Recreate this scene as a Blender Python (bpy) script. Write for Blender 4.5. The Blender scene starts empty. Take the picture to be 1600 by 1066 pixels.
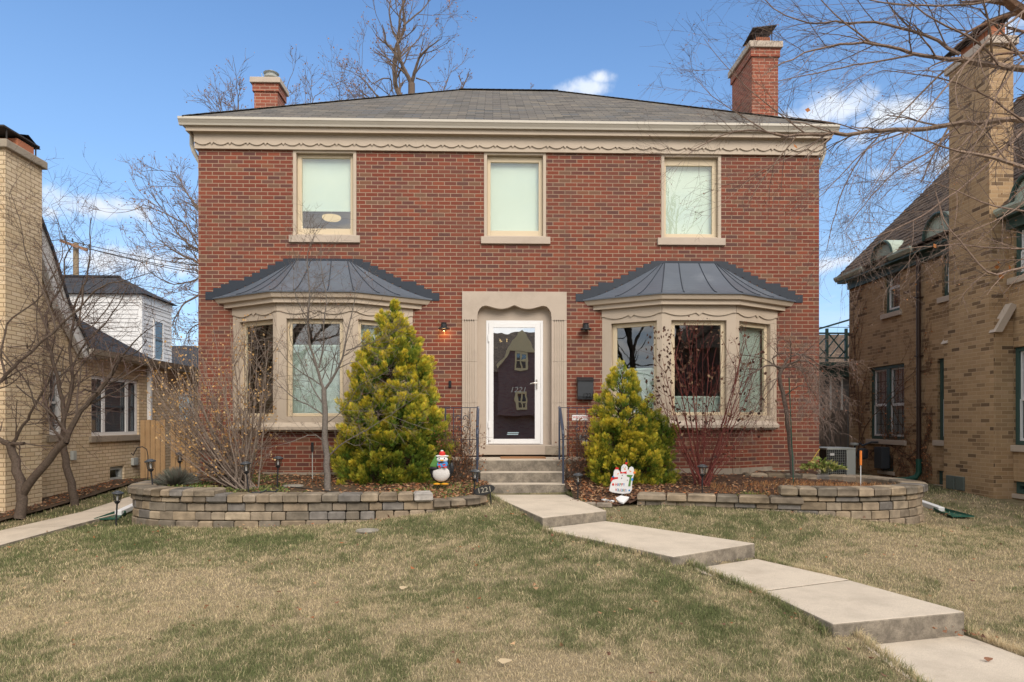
import bpy, math, random
import numpy as np
from mathutils import Vector
random.seed(7); RNG = np.random.default_rng(11)
S = bpy.context.scene
COL = bpy.context.collection
R = math.radians
# ------------------------------------------------------------------ camera
F = 1067.0; TH = R(1.61); EYE = 1.65
cd = bpy.data.cameras.new('camera'); cam = bpy.data.objects.new('camera', cd); COL.objects.link(cam)
cam.location = (0, 0, EYE); cam.rotation_euler = (R(90), 0, -TH)
cd.sensor_width = 36; cd.lens = 24.0; cd.shift_y = 0.0794; cd.clip_end = 2000; cd.clip_start = .05
S.camera = cam
# ------------------------------------------------------------------ light, sky, exposure
SUN_EL, SUN_AZ = R(40), R(158)          # azimuth clockwise from +Y
sd = Vector((math.sin(SUN_AZ)*math.cos(SUN_EL), math.cos(SUN_AZ)*math.cos(SUN_EL), math.sin(SUN_EL)))
sl = bpy.data.lights.new('sun', 'SUN'); sl.energy = 2.0; sl.angle = R(32); sl.color = (1, .90, .79)
so = bpy.data.objects.new('sun', sl); COL.objects.link(so); so.rotation_euler = (-sd).to_track_quat('-Z', 'Y').to_euler(); so.location = (-5, -10, 30)
S.view_settings.view_transform = 'Standard'; S.view_settings.look = 'None'; S.view_settings.exposure = 0.62; S.view_settings.gamma = 1

class NT:
    """tiny helper for node trees"""
    def __init__(s, tree): s.t = tree; s.n = tree.nodes; s.l = tree.links
    def new(s, typ, **kw):
        n = s.n.new(typ)
        for k, v in kw.items():
            if k.startswith('i_'):
                key = k[2:]
                key = int(key) if key.isdigit() else key.replace('_', ' ')
                s.put(n, key, v)
            else: setattr(n, k, v)
        return n
    def put(s, n, key, v):
        if isinstance(v, bpy.types.NodeSocket): s.l.new(v, n.inputs[key])
        else: n.inputs[key].default_value = v
    def m(s, op, a, b=None, c=None, clamp=False):
        n = s.n.new('ShaderNodeMath'); n.operation = op; n.use_clamp = clamp
        for i, v in enumerate((a, b, c)):
            if v is not None: s.put(n, i, v)
        return n.outputs[0]
    def mix(s, f, a, b, mode='MIX'):
        n = s.n.new('ShaderNodeMixRGB'); n.blend_type = mode
        s.put(n, 0, f)
        for i, v in ((1, a), (2, b)):
            s.put(n, i, v if isinstance(v, bpy.types.NodeSocket) else (*v, 1)[:4])
        return n.outputs[0]
    def noise(s, vec, scale, detail=3, rough=.55, dist=0):
        n = s.new('ShaderNodeTexNoise', i_Scale=scale, i_Detail=detail, i_Roughness=rough, i_Distortion=dist)
        if vec is not None: s.l.new(vec, n.inputs['Vector'])
        return n.outputs[0]
    def ramp(s, f, stops, interp='LINEAR'):
        n = s.n.new('ShaderNodeValToRGB'); n.color_ramp.interpolation = interp
        el = n.color_ramp.elements
        while len(el) > 1: el.remove(el[0])
        for i, (p, c) in enumerate(stops):
            e = el[0] if i == 0 else el.new(p)
            e.position = p; e.color = (*c, 1) if not isinstance(c, (int, float)) else (c, c, c, 1)
        s.put(n, 0, f); return n.outputs[0]
    def sstep(s, v, a, b):
        n = s.new('ShaderNodeMapRange', interpolation_type='SMOOTHSTEP', i_1=a, i_2=b); s.put(n, 0, v); return n.outputs[0]

W = bpy.data.worlds.new('World'); S.world = W; W.use_nodes = True
w = NT(W.node_tree); w.n.clear()
sky = w.new('ShaderNodeTexSky', sky_type='NISHITA', sun_disc=False, sun_elevation=SUN_EL, sun_rotation=SUN_AZ, altitude=200, air_density=1.0, dust_density=.25, ozone_density=2.2)
tc = w.new('ShaderNodeTexCoord'); sep = w.new('ShaderNodeSeparateXYZ'); w.l.new(tc.outputs['Generated'], sep.inputs[0])
dx, dy, dz = sep.outputs
# clouds: loose puffs ahead; unseen cover behind and overhead, spread and brightened as fill light
inv = w.m('DIVIDE', 1.0, w.m('MAXIMUM', w.m('ADD', dz, .12), .05))
cx = w.new('ShaderNodeCombineXYZ', i_0=w.m('MULTIPLY', dx, inv), i_1=w.m('MULTIPLY', dy, inv), i_2=0.0)
cn = w.noise(cx.outputs[0], 1.3, 6, .6, .3)
fill_deck_amt = w.sstep(dy, .54, .18)                  # 0 ahead, 1 behind
fill_deck = w.m('MULTIPLY', w.sstep(cn, .22, .52), fill_deck_amt)
fn = w.noise(tc.outputs['Generated'], 9, 6, .62, .4)
fn2 = w.noise(tc.outputs['Generated'], 28, 4, .6, .2)
fnn = w.m('ADD', w.m('MULTIPLY', fn, .75), w.m('MULTIPLY', fn2, .25))
def dirof(px, py):
    u, v = (px-800)/F, (660-py)/F
    d = Vector((u*math.cos(TH)+math.sin(TH), math.cos(TH)-u*math.sin(TH), v)); return d.normalized()
wnz = w.new('ShaderNodeTexNoise', i_Scale=11.0, i_Detail=5.0, i_Roughness=.62); w.l.new(tc.outputs['Generated'], wnz.inputs['Vector'])
wsep = w.new('ShaderNodeSeparateXYZ'); w.l.new(wnz.outputs['Color'], wsep.inputs[0])
wu = w.m('MULTIPLY', w.m('SUBTRACT', wsep.outputs[0], .5), 1.9); wv = w.m('MULTIPLY', w.m('SUBTRACT', wsep.outputs[1], .5), 1.9)
puffs = None
for (px, py, rx, rz, amt) in [(150, 322, 84, 26, .8), (80, 330, 40, 16, .5), (45, 400, 120, 26, .45), (230, 415, 130, 24, .75), (160, 465, 160, 20, .6), (908, 138, 38, 17, 1.0), (930, 124, 26, 13, .8), (1290, 172, 52, 24, 1.0), (1230, 190, 50, 14, .9),
        (1400, 186, 75, 22, .9), (1345, 220, 70, 22, .6), (1560, 48, 45, 30, .95), (1300, 412, 70, 16, .9), (1300, 462, 60, 12, .55), (1420, 262, 90, 18, .45),  (1545, 470, 70, 22, .8), (600, 170, 300, 14, .5)]:
    d = dirof(px, py)
    t = Vector((d.y, -d.x, 0)).normalized(); b = t.cross(d)
    a = w.new('ShaderNodeVectorMath', operation='DOT_PRODUCT'); w.l.new(tc.outputs['Generated'], a.inputs[0]); a.inputs[1].default_value = t
    c = w.new('ShaderNodeVectorMath', operation='DOT_PRODUCT'); w.l.new(tc.outputs['Generated'], c.inputs[0]); c.inputs[1].default_value = b
    k = 1/F
    u2 = w.m('ADD', w.m('DIVIDE', a.outputs['Value'], rx*k), wu); v2 = w.m('ADD', w.m('DIVIDE', c.outputs['Value'], rz*k), wv)
    q = w.m('SUBTRACT', 1.0, w.m('SQRT', w.m('ADD', w.m('MULTIPLY', u2, u2), w.m('MULTIPLY', v2, v2))))
    q = w.m('MULTIPLY', w.m('GREATER_THAN', dy, 0.0), w.m('MULTIPLY', w.m('MAXIMUM', w.m('ADD', q, .35), 0.0), amt))
    puffs = q if puffs is None else w.m('MAXIMUM', puffs, q)
puff = w.sstep(w.m('ADD', w.m('MULTIPLY', puffs, .8), w.m('MULTIPLY', w.m('SUBTRACT', fnn, .5), 2.0)), .26, .86)
puff = w.m('MULTIPLY', puff, w.sstep(puffs, .02, .3))
low = w.m('MULTIPLY', w.sstep(dz, .42, .1), w.m('MULTIPLY', w.sstep(w.noise(cx.outputs[0], .9, 5, .6), .45, .7), .35))
cl = w.m('MAXIMUM', w.m('MAXIMUM', fill_deck, puff), low)
CLOUD = w.mix(fill_deck_amt, w.mix(w.sstep(fn, .3, .7), (3.3, 3.8, 4.7), (4.2, 4.4, 4.65)), w.mix(w.sstep(fn, .3, .75), (5.4, 5.4, 5.4), (8.0, 7.85, 7.6)))
haze = w.mix(w.m('MULTIPLY', w.sstep(dz, .62, 0.0), .55), w.mix(1.0, sky.outputs[0], (.68, .84, .96), 'MULTIPLY'), (1.75, 2.5, 3.45))
tot = w.mix(cl, haze, CLOUD)
bg = w.new('ShaderNodeBackground', i_Color=tot, i_Strength=0.15)
wo = w.new('ShaderNodeOutputWorld'); w.l.new(bg.outputs[0], wo.inputs[0])

# ------------------------------------------------------------------ pixel helpers (photo is 1600x1066)
def P(px, py, Y):
    u, v = (px-800)/F, (660-py)/F
    t = Y/(math.cos(TH)-u*math.sin(TH))
    return (t*(u*math.cos(TH)+math.sin(TH)), Y, EYE+v*t)
def PX(px, Y): return P(px, 660, Y)[0]
def PZ(py, Y, px=790): return P(px, py, Y)[2]
def PYX(px, X):
    """depth of the point of plane X = const seen in column px"""
    u = (px-800)/F; return X*(math.cos(TH)-u*math.sin(TH))/(u*math.cos(TH)+math.sin(TH))
# ------------------------------------------------------------------ materials
def newmat(name):
    m = bpy.data.materials.new(name); m.use_nodes = True; t = NT(m.node_tree); t.n.clear()
    o = t.new('ShaderNodeOutputMaterial'); return m, t, o
def finish(t, o, col, rough=.7, spec=.3, metal=0, bump=None, bstr=.3, bdist=.01, extra=None):
    p = t.new('ShaderNodeBsdfPrincipled'); t.put(p, 'Base Color', col if isinstance(col, bpy.types.NodeSocket) else (*col, 1))
    t.put(p, 'Roughness', rough); t.put(p, 'Metallic', metal); p.inputs['Specular IOR Level'].default_value = spec
    if bump is not None:
        b = t.new('ShaderNodeBump', i_Strength=bstr, i_Distance=bdist, i_Height=bump); t.l.new(b.outputs[0], p.inputs['Normal'])
    t.l.new(p.outputs[0], o.inputs[0]); return p
def plain(name, col, rough=.6, var=.12, scale=6, spec=.3, metal=0, bstr=.15, dirt=0, dirtcol=(.1, .09, .07), dscale=1.5, fine=60):
    m, t, o = newmat(name)
    g = t.new('ShaderNodeNewGeometry').outputs['Position']
    n1 = t.noise(g, scale, 4); n2 = t.noise(g, fine, 3)
    c = t.mix(n1, tuple(max(0, x*(1-var)) for x in col), tuple(min(1, x*(1+var)) for x in col))
    c = t.mix(t.m('MULTIPLY', n2, var*1.2), c, tuple(x*.6 for x in col))
    if dirt: c = t.mix(t.m('MULTIPLY', t.sstep(t.noise(g, dscale, 6, .65), .5, .72), dirt), c, dirtcol)
    finish(t, o, c, rough, spec, metal, n2, bstr, .004); return m
def brickmat(name, bw, bh, mo, stops, mortar, rough=.85, bstr=.5, var=.25, stain=.2, staincol=(.12, .08, .06)):
    m, t, o = newmat(name)
    uv = t.new('ShaderNodeUVMap', uv_map='UVMap').outputs[0]; s = t.new('ShaderNodeSeparateXYZ'); t.l.new(uv, s.inputs[0])
    rv = t.m('DIVIDE', s.outputs[1], bh); row = t.m('FLOOR', rv); fv = t.m('FRACT', rv)
    ru = t.m('ADD', t.m('DIVIDE', s.outputs[0], bw), t.m('MULTIPLY', t.m('PINGPONG', row, 1.0), .5)); colu = t.m('FLOOR', ru); fu = t.m('FRACT', ru)
    mu = t.sstep(t.m('ABSOLUTE', t.m('SUBTRACT', fu, .5)), .5-mo/bw*.75, .5-mo/bw*.35)
    mv = t.sstep(t.m('ABSOLUTE', t.m('SUBTRACT', fv, .5)), .5-mo/bh*.75, .5-mo/bh*.35)
    mk = t.m('MAXIMUM', mu, mv)
    cv = t.new('ShaderNodeCombineXYZ', i_0=colu, i_1=row); wn = t.new('ShaderNodeTexWhiteNoise', noise_dimensions='2D'); t.l.new(cv.outputs[0], wn.inputs['Vector'])
    bc = t.ramp(wn.outputs['Value'], stops, 'LINEAR')
    g = t.new('ShaderNodeNewGeometry').outputs['Position']
    n2 = t.noise(g, 45, 4, .65); n3 = t.noise(g, 1.1, 5, .6)
    bc = t.mix(t.m('MULTIPLY', n2, var), bc, tuple(x*.55 for x in stops[len(stops)//2][1]))
    c = t.mix(mk, bc, mortar)
    c = t.mix(t.m('MULTIPLY', t.sstep(n3, .45, .8), stain), c, staincol)
    mp = t.new('ShaderNodeMapping'); t.l.new(g, mp.inputs[0]); mp.inputs['Scale'].default_value = (3.2, 3.2, .35)
    c = t.mix(t.m('MULTIPLY', t.sstep(t.noise(mp.outputs[0], 1.3, 5, .65), .52, .78), stain*1.2), c, staincol)
    h = t.m('ADD', t.m('MULTIPLY', mk, -1.0), t.m('MULTIPLY', n2, .35))
    finish(t, o, c, rough, .2, 0, h, bstr, .006); return m
RED = brickmat('red_brick', .2135, .0695, .011, [(0, (.105, .052, .046)), (.14, (.145, .052, .040)), (.35, (.205, .058, .036)), (.55, (.175, .048, .032)), (.72, (.245, .070, .040)), (.88, (.135, .056, .048)), (.95, (.17, .095, .062)), (1, (.215, .085, .050))], (.33, .235, .165), stain=.30)
REDC = brickmat('chimney_brick', .2135, .0695, .011, [(0, (.22, .075, .05)), (.4, (.33, .095, .055)), (.8, (.27, .075, .045)), (1, (.36, .13, .08))], (.40, .27, .20), stain=.35, staincol=(.20, .13, .10))
YEL = brickmat('yellow_brick', .215, .0685, .012, [(0, (.62, .48, .31)), (.3, (.70, .57, .40)), (.6, (.66, .53, .35)), (.85, (.74, .61, .44)), (1, (.59, .46, .31))], (.33, .24, .15), stain=.10, staincol=(.3, .22, .13))
TAN = brickmat('tan_brick', .215, .0685, .009, [(0, (.11, .072, .046)), (.10, (.24, .155, .085)), (.25, (.37, .245, .135)), (.5, (.42, .285, .16)), (.75, (.38, .25, .135)), (.9, (.47, .32, .19)), (1, (.27, .18, .10))], (.44, .32, .20), stain=.2)
SHIN = brickmat('grey_shingles', .32, .135, .010, [(0, (.075, .070, .062)), (.3, (.155, .14, .12)), (.55, (.11, .102, .095)), (.8, (.195, .17, .135)), (1, (.10, .105, .11))], (.045, .042, .038), bstr=.8, var=.3, stain=.15)
DSHIN = brickmat('dark_shingles', .3, .13, .010, [(0, (.028, .032, .04)), (.5, (.05, .055, .066)), (1, (.038, .042, .05))], (.015, .017, .02), bstr=.6, stain=.1)
BSHIN = brickmat('brown_shingles', .22, .19, .018, [(0, (.075, .052, .038)), (.3, (.125, .088, .062)), (.6, (.10, .072, .052)), (1, (.165, .118, .082))], (.018, .014, .012), bstr=1.0, stain=.15)
TRIM = plain('tan_trim', (.475, .395, .31), .6, .07, 3, dirt=.3, dirtcol=(.3, .24, .18), bstr=.08)
TRIM2 = plain('cream_sash', (.60, .50, .35), .5, .04, 3, bstr=.05)
GUT = plain('gutter_paint', (.52, .48, .41), .4, .05, 2, dirt=.15, dirtcol=(.35, .31, .26), bstr=.04)
LIME = plain('limestone', (.465, .39, .32), .85, .08, 5, dirt=.35, dirtcol=(.33, .27, .215), dscale=2.2, bstr=.2)
CONC = plain('concrete', (.47, .405, .335), .9, .07, 2.5, dirt=.35, dirtcol=(.38, .325, .265), dscale=2.6, bstr=.35, fine=120)
CONCD = plain('old_concrete', (.33, .28, .22), .92, .12, 4, dirt=.7, dirtcol=(.15, .13, .10), dscale=5, bstr=.4, fine=90)
WHITE = plain('white_paint', (.76, .76, .76), .35, .02, 3, bstr=.03)
WHITES = plain('white_siding', (.66, .66, .66), .5, .03, 3, bstr=.04)
METAL = plain('painted_roof_metal', (.098, .115, .143), .34, .16, 3.5, spec=.4, dirt=.5, dirtcol=(.18, .20, .23), dscale=1.6, bstr=.1)
METALD = plain('dark_seam_metal', (.030, .038, .052), .5, .15, 5, bstr=.1)
BLACK = plain('black_paint', (.022, .023, .026), .4, .1, 9, bstr=.05)
BLUEB = plain('blue_black_iron', (.035, .045, .075), .35, .2, 14, spec=.5, bstr=.1)
DKGREY = plain('dark_grey_metal', (.05, .055, .062), .4, .1, 8)
RUST = plain('rusty_metal', (.05, .042, .04), .8, .4, 10, bstr=.3)
CLAY = plain('clay_flue', (.42, .16, .085), .85, .2, 8)
GREEN = plain('green_trim', (.045, .085, .075), .5, .1, 6)
COPPER = plain('green_copper', (.40, .47, .40), .7, .3, 4, dirt=.5, dirtcol=(.1, .1, .08), dscale=5)
PGREEN = plain('green_plastic', (.02, .085, .06), .5, .15, 6)
BROWNP = plain('brown_pipe', (.05, .030, .022), .45, .15, 6)
CEDAR = plain('cedar_boards', (.42, .27, .14), .7, .22, 5, dirt=.3, dirtcol=(.3, .16, .07), dscale=3)
OLDWOOD = plain('weathered_wood', (.16, .125, .10), .85, .2, 5, dirt=.4, dirtcol=(.08, .06, .05), dscale=3)
GREYM = plain('light_grey_metal', (.42, .44, .42), .45, .06, 5)
SCREEN = plain('porch_screen', (.13, .125, .125), .7, .08, 4)
ROOMW = plain('room_wall', (.33, .30, .27), .9, .04, 2)
ROOMF = plain('room_floor', (.20, .12, .07), .5, .1, 4)
SHADE = plain('roller_shade', (.70, .745, .69), .85, .02, 2, bstr=.02)
BLIND = plain('blind_slats', (.66, .72, .68), .6, .03, 3)
BLINDD = plain('grey_blinds', (.36, .38, .40), .6, .05, 3)
ORANGE = plain('orange_plastic', (.75, .22, .04), .5, .08, 8)
REDP = plain('red_plastic', (.55, .03, .025), .5, .08, 8)
BLUEP = plain('blue_plastic', (.06, .25, .55), .5, .08, 8)
GRNP = plain('leaf_green_plastic', (.09, .22, .05), .6, .3, 40)
TINSEL = plain('white_tinsel', (.62, .60, .57), .7, .25, 60, bstr=.6)
YELP = plain('yellow_plastic', (.65, .30, .02), .5, .1, 8)
SILVER = plain('brushed_nickel', (.55, .52, .48), .3, .05, 8, metal=.9)
WOODMAT = plain('door_mat', (.30, .15, .07), .95, .2, 20)
SOIL = None
def glassmat(name, tint=(.82, .9, .86), ior=1.55, rough=0.0, base=.04, wavy=.0):
    m, t, o = newmat(name)
    tr = t.new('ShaderNodeBsdfTransparent', i_Color=(*tint, 1)); gl = t.new('ShaderNodeBsdfGlossy', i_Roughness=rough)
    fr = t.new('ShaderNodeFresnel', i_IOR=ior)
    if wavy:
        g = t.new('ShaderNodeNewGeometry').outputs['Position']
        b = t.new('ShaderNodeBump', i_Strength=wavy, i_Distance=.02, i_Height=t.noise(g, 2.2, 2)); t.l.new(b.outputs[0], gl.inputs['Normal'])
    mx = t.new('ShaderNodeMixShader'); gb_ = t.new('ShaderNodeNewGeometry'); t.l.new(t.m('MULTIPLY', t.m('ADD', fr.outputs[0], base, clamp=True), t.m('SUBTRACT', 1.0, gb_.outputs['Backfacing'])), mx.inputs[0])
    t.l.new(tr.outputs[0], mx.inputs[1]); t.l.new(gl.outputs[0], mx.inputs[2]); t.l.new(mx.outputs[0], o.inputs[0]); return m
GLASS = glassmat('window_glass', tint=(.92,.96,.94), base=.12, wavy=.05)
GLASSU = glassmat('upper_window_glass', tint=(.95, .985, .955), base=.14, wavy=.06)
GLASSD = glassmat('storm_door_glass', tint=(.6, .64, .64), base=.72, wavy=.04)
GLASSN = glassmat('neighbour_glass', tint=(.75, .78, .8), base=.12, wavy=.08)
LAMPG = glassmat('lamp_glass', tint=(.8, .8, .8), base=.1)
def emit(name, col, st):
    m, t, o = newmat(name); e = t.new('ShaderNodeEmission', i_Color=(*col, 1), i_Strength=st); t.l.new(e.outputs[0], o.inputs[0]); return m
GLOW = emit('warm_lit_shade', (1, .70, .36), .62)
GLOWS = emit('bulb', (1, .6, .25), 5)
def vcol(name, rough=.8, trans=0.0, spec=.15, bump=0, var=.25, nscale=30):
    m, t, o = newmat(name)
    a = t.new('ShaderNodeVertexColor', layer_name='Col').outputs[0]; g = t.new('ShaderNodeNewGeometry').outputs['Position']
    n = t.noise(g, nscale, 4, .6)
    c = t.mix(1.0, a, t.ramp(n, [(.2, 1-var), (.8, 1+var if var < .0 else 1.0)]), 'MULTIPLY')
    p = finish(t, o, c, rough, spec, 0, n if bump else None, bump, .01)
    if trans:
        tl = t.new('ShaderNodeBsdfTranslucent', i_Color=c); mx = t.new('ShaderNodeMixShader', i_Fac=trans)
        t.l.new(p.outputs[0], mx.inputs[1]); t.l.new(tl.outputs[0], mx.inputs[2]); t.l.new(mx.outputs[0], o.inputs[0])
    return m
BLOCK = vcol('wall_block', .92, bump=.7, var=.62, nscale=9)
LEAFM = vcol('foliage', .7, .25, .25, var=.15)
GRASSM = vcol('grass_blades', .8, .2, .1, var=.1)
SOILM = vcol('soil', .95, bump=.8, var=.45, nscale=18)
BARKM = vcol('bark', .9, bump=.9, var=.6, nscale=38)
# ------------------------------------------------------------------ mesh helpers
def rawmesh(name, V, faces_flat, sizes, col=None):
    me = bpy.data.meshes.new(name)
    V = np.asarray(V, np.float32); me.vertices.add(len(V)); me.vertices.foreach_set('co', V.ravel())
    ff = np.asarray(faces_flat, np.int32); sz = np.asarray(sizes, np.int32)
    me.loops.add(len(ff)); me.loops.foreach_set('vertex_index', ff)
    me.polygons.add(len(sz)); st = np.zeros(len(sz), np.int32); st[1:] = np.cumsum(sz)[:-1]
    me.polygons.foreach_set('loop_start', st); me.polygons.foreach_set('loop_total', sz)
    me.update(calc_edges=True)
    if col is not None:
        a = me.color_attributes.new('Col', 'FLOAT_COLOR', 'POINT'); c = np.ones((len(V), 4), np.float32); c[:, :3] = col; a.data.foreach_set('color', c.ravel())
    return me
def adduv(me, off=(0, 0, 0)):
    n = len(me.polygons)
    if n == 0: return
    N = np.zeros(n*3, np.float32); me.polygons.foreach_get('normal', N); N = N.reshape(-1, 3)
    tot = np.zeros(n, np.int32); me.polygons.foreach_get('loop_total', tot)
    lv = np.zeros(len(me.loops), np.int32); me.loops.foreach_get('vertex_index', lv)
    co = np.zeros(len(me.vertices)*3, np.float32); me.vertices.foreach_get('co', co); co = co.reshape(-1, 3)+np.array(off, np.float32)
    t = np.stack([-N[:, 1], N[:, 0], 0*N[:, 0]], 1); L = np.linalg.norm(t, axis=1); flat = L < .05
    t[flat] = (1, 0, 0); L[flat] = 1; t /= L[:, None]; b = np.cross(N, t)
    t = np.repeat(t, tot, 0); b = np.repeat(b, tot, 0); p = co[lv]
    uv = np.stack([(p*t).sum(1), (p*b).sum(1)], 1).astype(np.float32)
    me.uv_layers.new(name='UVMap').data.foreach_set('uv', uv.ravel())
def link(name, me, mat, parent=None, smooth=False, loc=None):
    o = bpy.data.objects.new(name, me); COL.objects.link(o)
    if mat: me.materials.append(mat)
    me.polygons.foreach_set('use_smooth', [bool(smooth)]*len(me.polygons)); me.update()
    if parent is not None: o.parent = parent
    return o
def world_loc(o):
    l = Vector((0, 0, 0))
    while o is not None: l += o.location; o = o.parent
    return l
def tag(o, label=None, cat=None, group=None, kind=None):
    if label: o['label'] = label
    if cat: o['category'] = cat
    if group: o['group'] = group
    if kind: o['kind'] = kind
    return o
def thing(name, loc, label, cat, group=None):
    o = bpy.data.objects.new(name, None); COL.objects.link(o); o.location = loc; o.empty_display_size = .2
    return tag(o, label, cat, group)
class MB:
    def __init__(s): s.v = []; s.f = []; s.c = []
    def add(s, vs, fs, col=None):
        k = len(s.v); s.v += [tuple(map(float, q)) for q in vs]; s.f += [tuple(i+k for i in f) for f in fs]
        s.c += [col or (.5, .5, .5)]*len(vs); return s
    def box(s, x0, x1, y0, y1, z0, z1, col=None):
        x0, x1 = min(x0, x1), max(x0, x1); y0, y1 = min(y0, y1), max(y0, y1); z0, z1 = min(z0, z1), max(z0, z1)
        return s.add([(x0, y0, z0), (x1, y0, z0), (x1, y1, z0), (x0, y1, z0), (x0, y0, z1), (x1, y0, z1), (x1, y1, z1), (x0, y1, z1)],
              [(0, 3, 2, 1), (4, 5, 6, 7), (0, 1, 5, 4), (1, 2, 6, 5), (2, 3, 7, 6), (3, 0, 4, 7)], col)
    def obox(s, c, tx, hx, hy, z0, z1, col=None):
        """box centred at c (x,y) with unit tangent tx, half sizes"""
        n = (-tx[1], tx[0]); q = [(c[0]+a*hx*tx[0]+b*hy*n[0], c[1]+a*hx*tx[1]+b*hy*n[1]) for a, b in ((-1, -1), (1, -1), (1, 1), (-1, 1))]
        return s.add([(x, y, z0) for x, y in q]+[(x, y, z1) for x, y in q], [(0, 3, 2, 1), (4, 5, 6, 7), (0, 1, 5, 4), (1, 2, 6, 5), (2, 3, 7, 6), (3, 0, 4, 7)], col)
    def prism(s, poly, o, tx, tz, nrm, d, col=None):
        """poly [(a,b)] in plane o + a*tx + b*tz (front), extruded by d along nrm (to the back)"""
        o, tx, tz, nrm = map(Vector, (o, tx, tz, nrm)); k = len(poly)
        A = [o+tx*a+tz*b for a, b in poly]; B = [q+nrm*d for q in A]
        fs = [tuple(range(k)), tuple(range(2*k-1, k-1, -1))]+[(i, k+i, k+(i+1) % k, (i+1) % k) for i in range(k)]
        if tx.cross(tz).dot(nrm) > 0: fs = [tuple(reversed(f)) for f in fs]
        return s.add([tuple(q) for q in A+B], fs, col)
    def tube(s, pts, r, n=8, col=None, cap=True):
        pts = [Vector(p) for p in pts]; rs = r if isinstance(r, (list, tuple)) else [r]*len(pts); vs = []; fs = []
        ref = None
        for i, p in enumerate(pts):
            t = (pts[min(i+1, len(pts)-1)]-pts[max(i-1, 0)]).normalized()
            if ref is None: ref = Vector((1, 0, 0)) if abs(t.x) < .8 else Vector((0, 1, 0))
            a = (ref-t*ref.dot(t)).normalized(); b = t.cross(a); ref = a
            vs += [tuple(p+(a*math.cos(2*math.pi*k/n)+b*math.sin(2*math.pi*k/n))*rs[i]) for k in range(n)]
        for i in range(len(pts)-1):
            for k in range(n): fs.append((i*n+k, i*n+(k+1) % n, (i+1)*n+(k+1) % n, (i+1)*n+k))
        if cap: fs += [tuple(reversed(range(n))), tuple(range((len(pts)-1)*n, len(pts)*n))]
        return s.add(vs, fs, col)
    def bar(s, p, q, wx, wz, col=None):
        """rectangular bar from p to q, width wx (horizontal), wz"""
        p, q = Vector(p), Vector(q); t = (q-p).normalized(); up = Vector((0, 0, 1)) if abs(t.z) < .95 else Vector((0, 1, 0))
        a = t.cross(up).normalized()*wx/2; b = a.normalized().cross(t)*wz/2
        return s.add([p-a-b, p+a-b, p+a+b, p-a+b, q-a-b, q+a-b, q+a+b, q-a+b], [(0, 1, 2, 3), (4, 7, 6, 5), (0, 4, 5, 1), (1, 5, 6, 2), (2, 6, 7, 3), (3, 7, 4, 0)], col)
    def lathe(s, prof, c, n=16, sx=1, sy=1, col=None):
        vs = []; fs = []
        for r, z in prof: vs += [(c[0]+r*sx*math.cos(2*math.pi*k/n), c[1]+r*sy*math.sin(2*math.pi*k/n), c[2]+z) for k in range(n)]
        for i in range(len(prof)-1):
            for k in range(n): fs.append((i*n+k, i*n+(k+1) % n, (i+1)*n+(k+1) % n, (i+1)*n+k))
        fs += [tuple(reversed(range(n))), tuple(range((len(prof)-1)*n, len(prof)*n))]
        return s.add(vs, fs, col)
    def ball(s, c, rx, ry, rz, n=14, col=None):
        pr = [(math.sin(math.pi*i/8), -math.cos(math.pi*i/8)) for i in range(9)]; pr[0] = (.01, -1); pr[-1] = (.01, 1)
        k = len(s.v); s.lathe(pr, (0, 0, 0), n, col=col)
        for i in range(k, len(s.v)): x, y, z = s.v[i]; s.v[i] = (c[0]+x*rx, c[1]+y*ry, c[2]+z*rz)
        return s
    def build(s, name, mat, parent=None, bevel=0, smooth=False, label=None, cols=False):
        off = world_loc(parent)
        V = np.array(s.v, np.float64)-np.array(off)
        ff = [i for f in s.f for i in f]; sz = [len(f) for f in s.f]
        me = rawmesh(name, V, ff, sz, np.array(s.c) if cols else None)
        adduv(me, off); o = link(name, me, mat, parent, smooth)
        if bevel:
            b = o.modifiers.new('bevel', 'BEVEL'); b.width = bevel; b.segments = 2; b.limit_method = 'ANGLE'; b.angle_limit = R(40)
        if label: o['label'] = label
        return o
def B(name, mat, parent, *boxes, bevel=0, label=None):
    m = MB()
    for b in boxes: m.box(*b)
    return m.build(name, mat, parent, bevel, label=label)
def holes_wall(mb, o, tx, L, z0, z1, holes, depth, nrm, top=None):
    """wall sheet at o along tx (length L) between z0,z1 with rectangular holes (a0,a1,b0,b1) and reveals of 'depth' along nrm; top(a) clips height"""
    o, tx, nrm = Vector(o), Vector(tx), Vector(nrm); tz = Vector((0, 0, 1))
    As = sorted({0, L}|{h[0] for h in holes}|{h[1] for h in holes}); Bs = sorted({z0, z1}|{h[2] for h in holes}|{h[3] for h in holes})
    def pt(a, b, d=0): q = o+tx*a+nrm*d; return (q.x, q.y, b)
    fl = tx.cross(tz).dot(nrm) > 0
    def quad(q): mb.add(q, [(3, 2, 1, 0) if fl else (0, 1, 2, 3)])
    for i in range(len(As)-1):
        for j in range(len(Bs)-1):
            a, b = (As[i]+As[i+1])/2, (Bs[j]+Bs[j+1])/2
            if any(h[0] < a < h[1] and h[2] < b < h[3] for h in holes): continue
            quad([pt(As[i], Bs[j]), pt(As[i+1], Bs[j]), pt(As[i+1], Bs[j+1]), pt(As[i], Bs[j+1])])
    for a0, a1, b0, b1 in holes:
        quad([pt(a0, b0), pt(a0, b0, depth), pt(a0, b1, depth), pt(a0, b1)][::-1]); quad([pt(a1, b0), pt(a1, b0, depth), pt(a1, b1, depth), pt(a1, b1)])
        quad([pt(a0, b0), pt(a1, b0), pt(a1, b0, depth), pt(a0, b0, depth)][::-1]); quad([pt(a0, b1), pt(a1, b1), pt(a1, b1, depth), pt(a0, b1, depth)])
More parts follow.
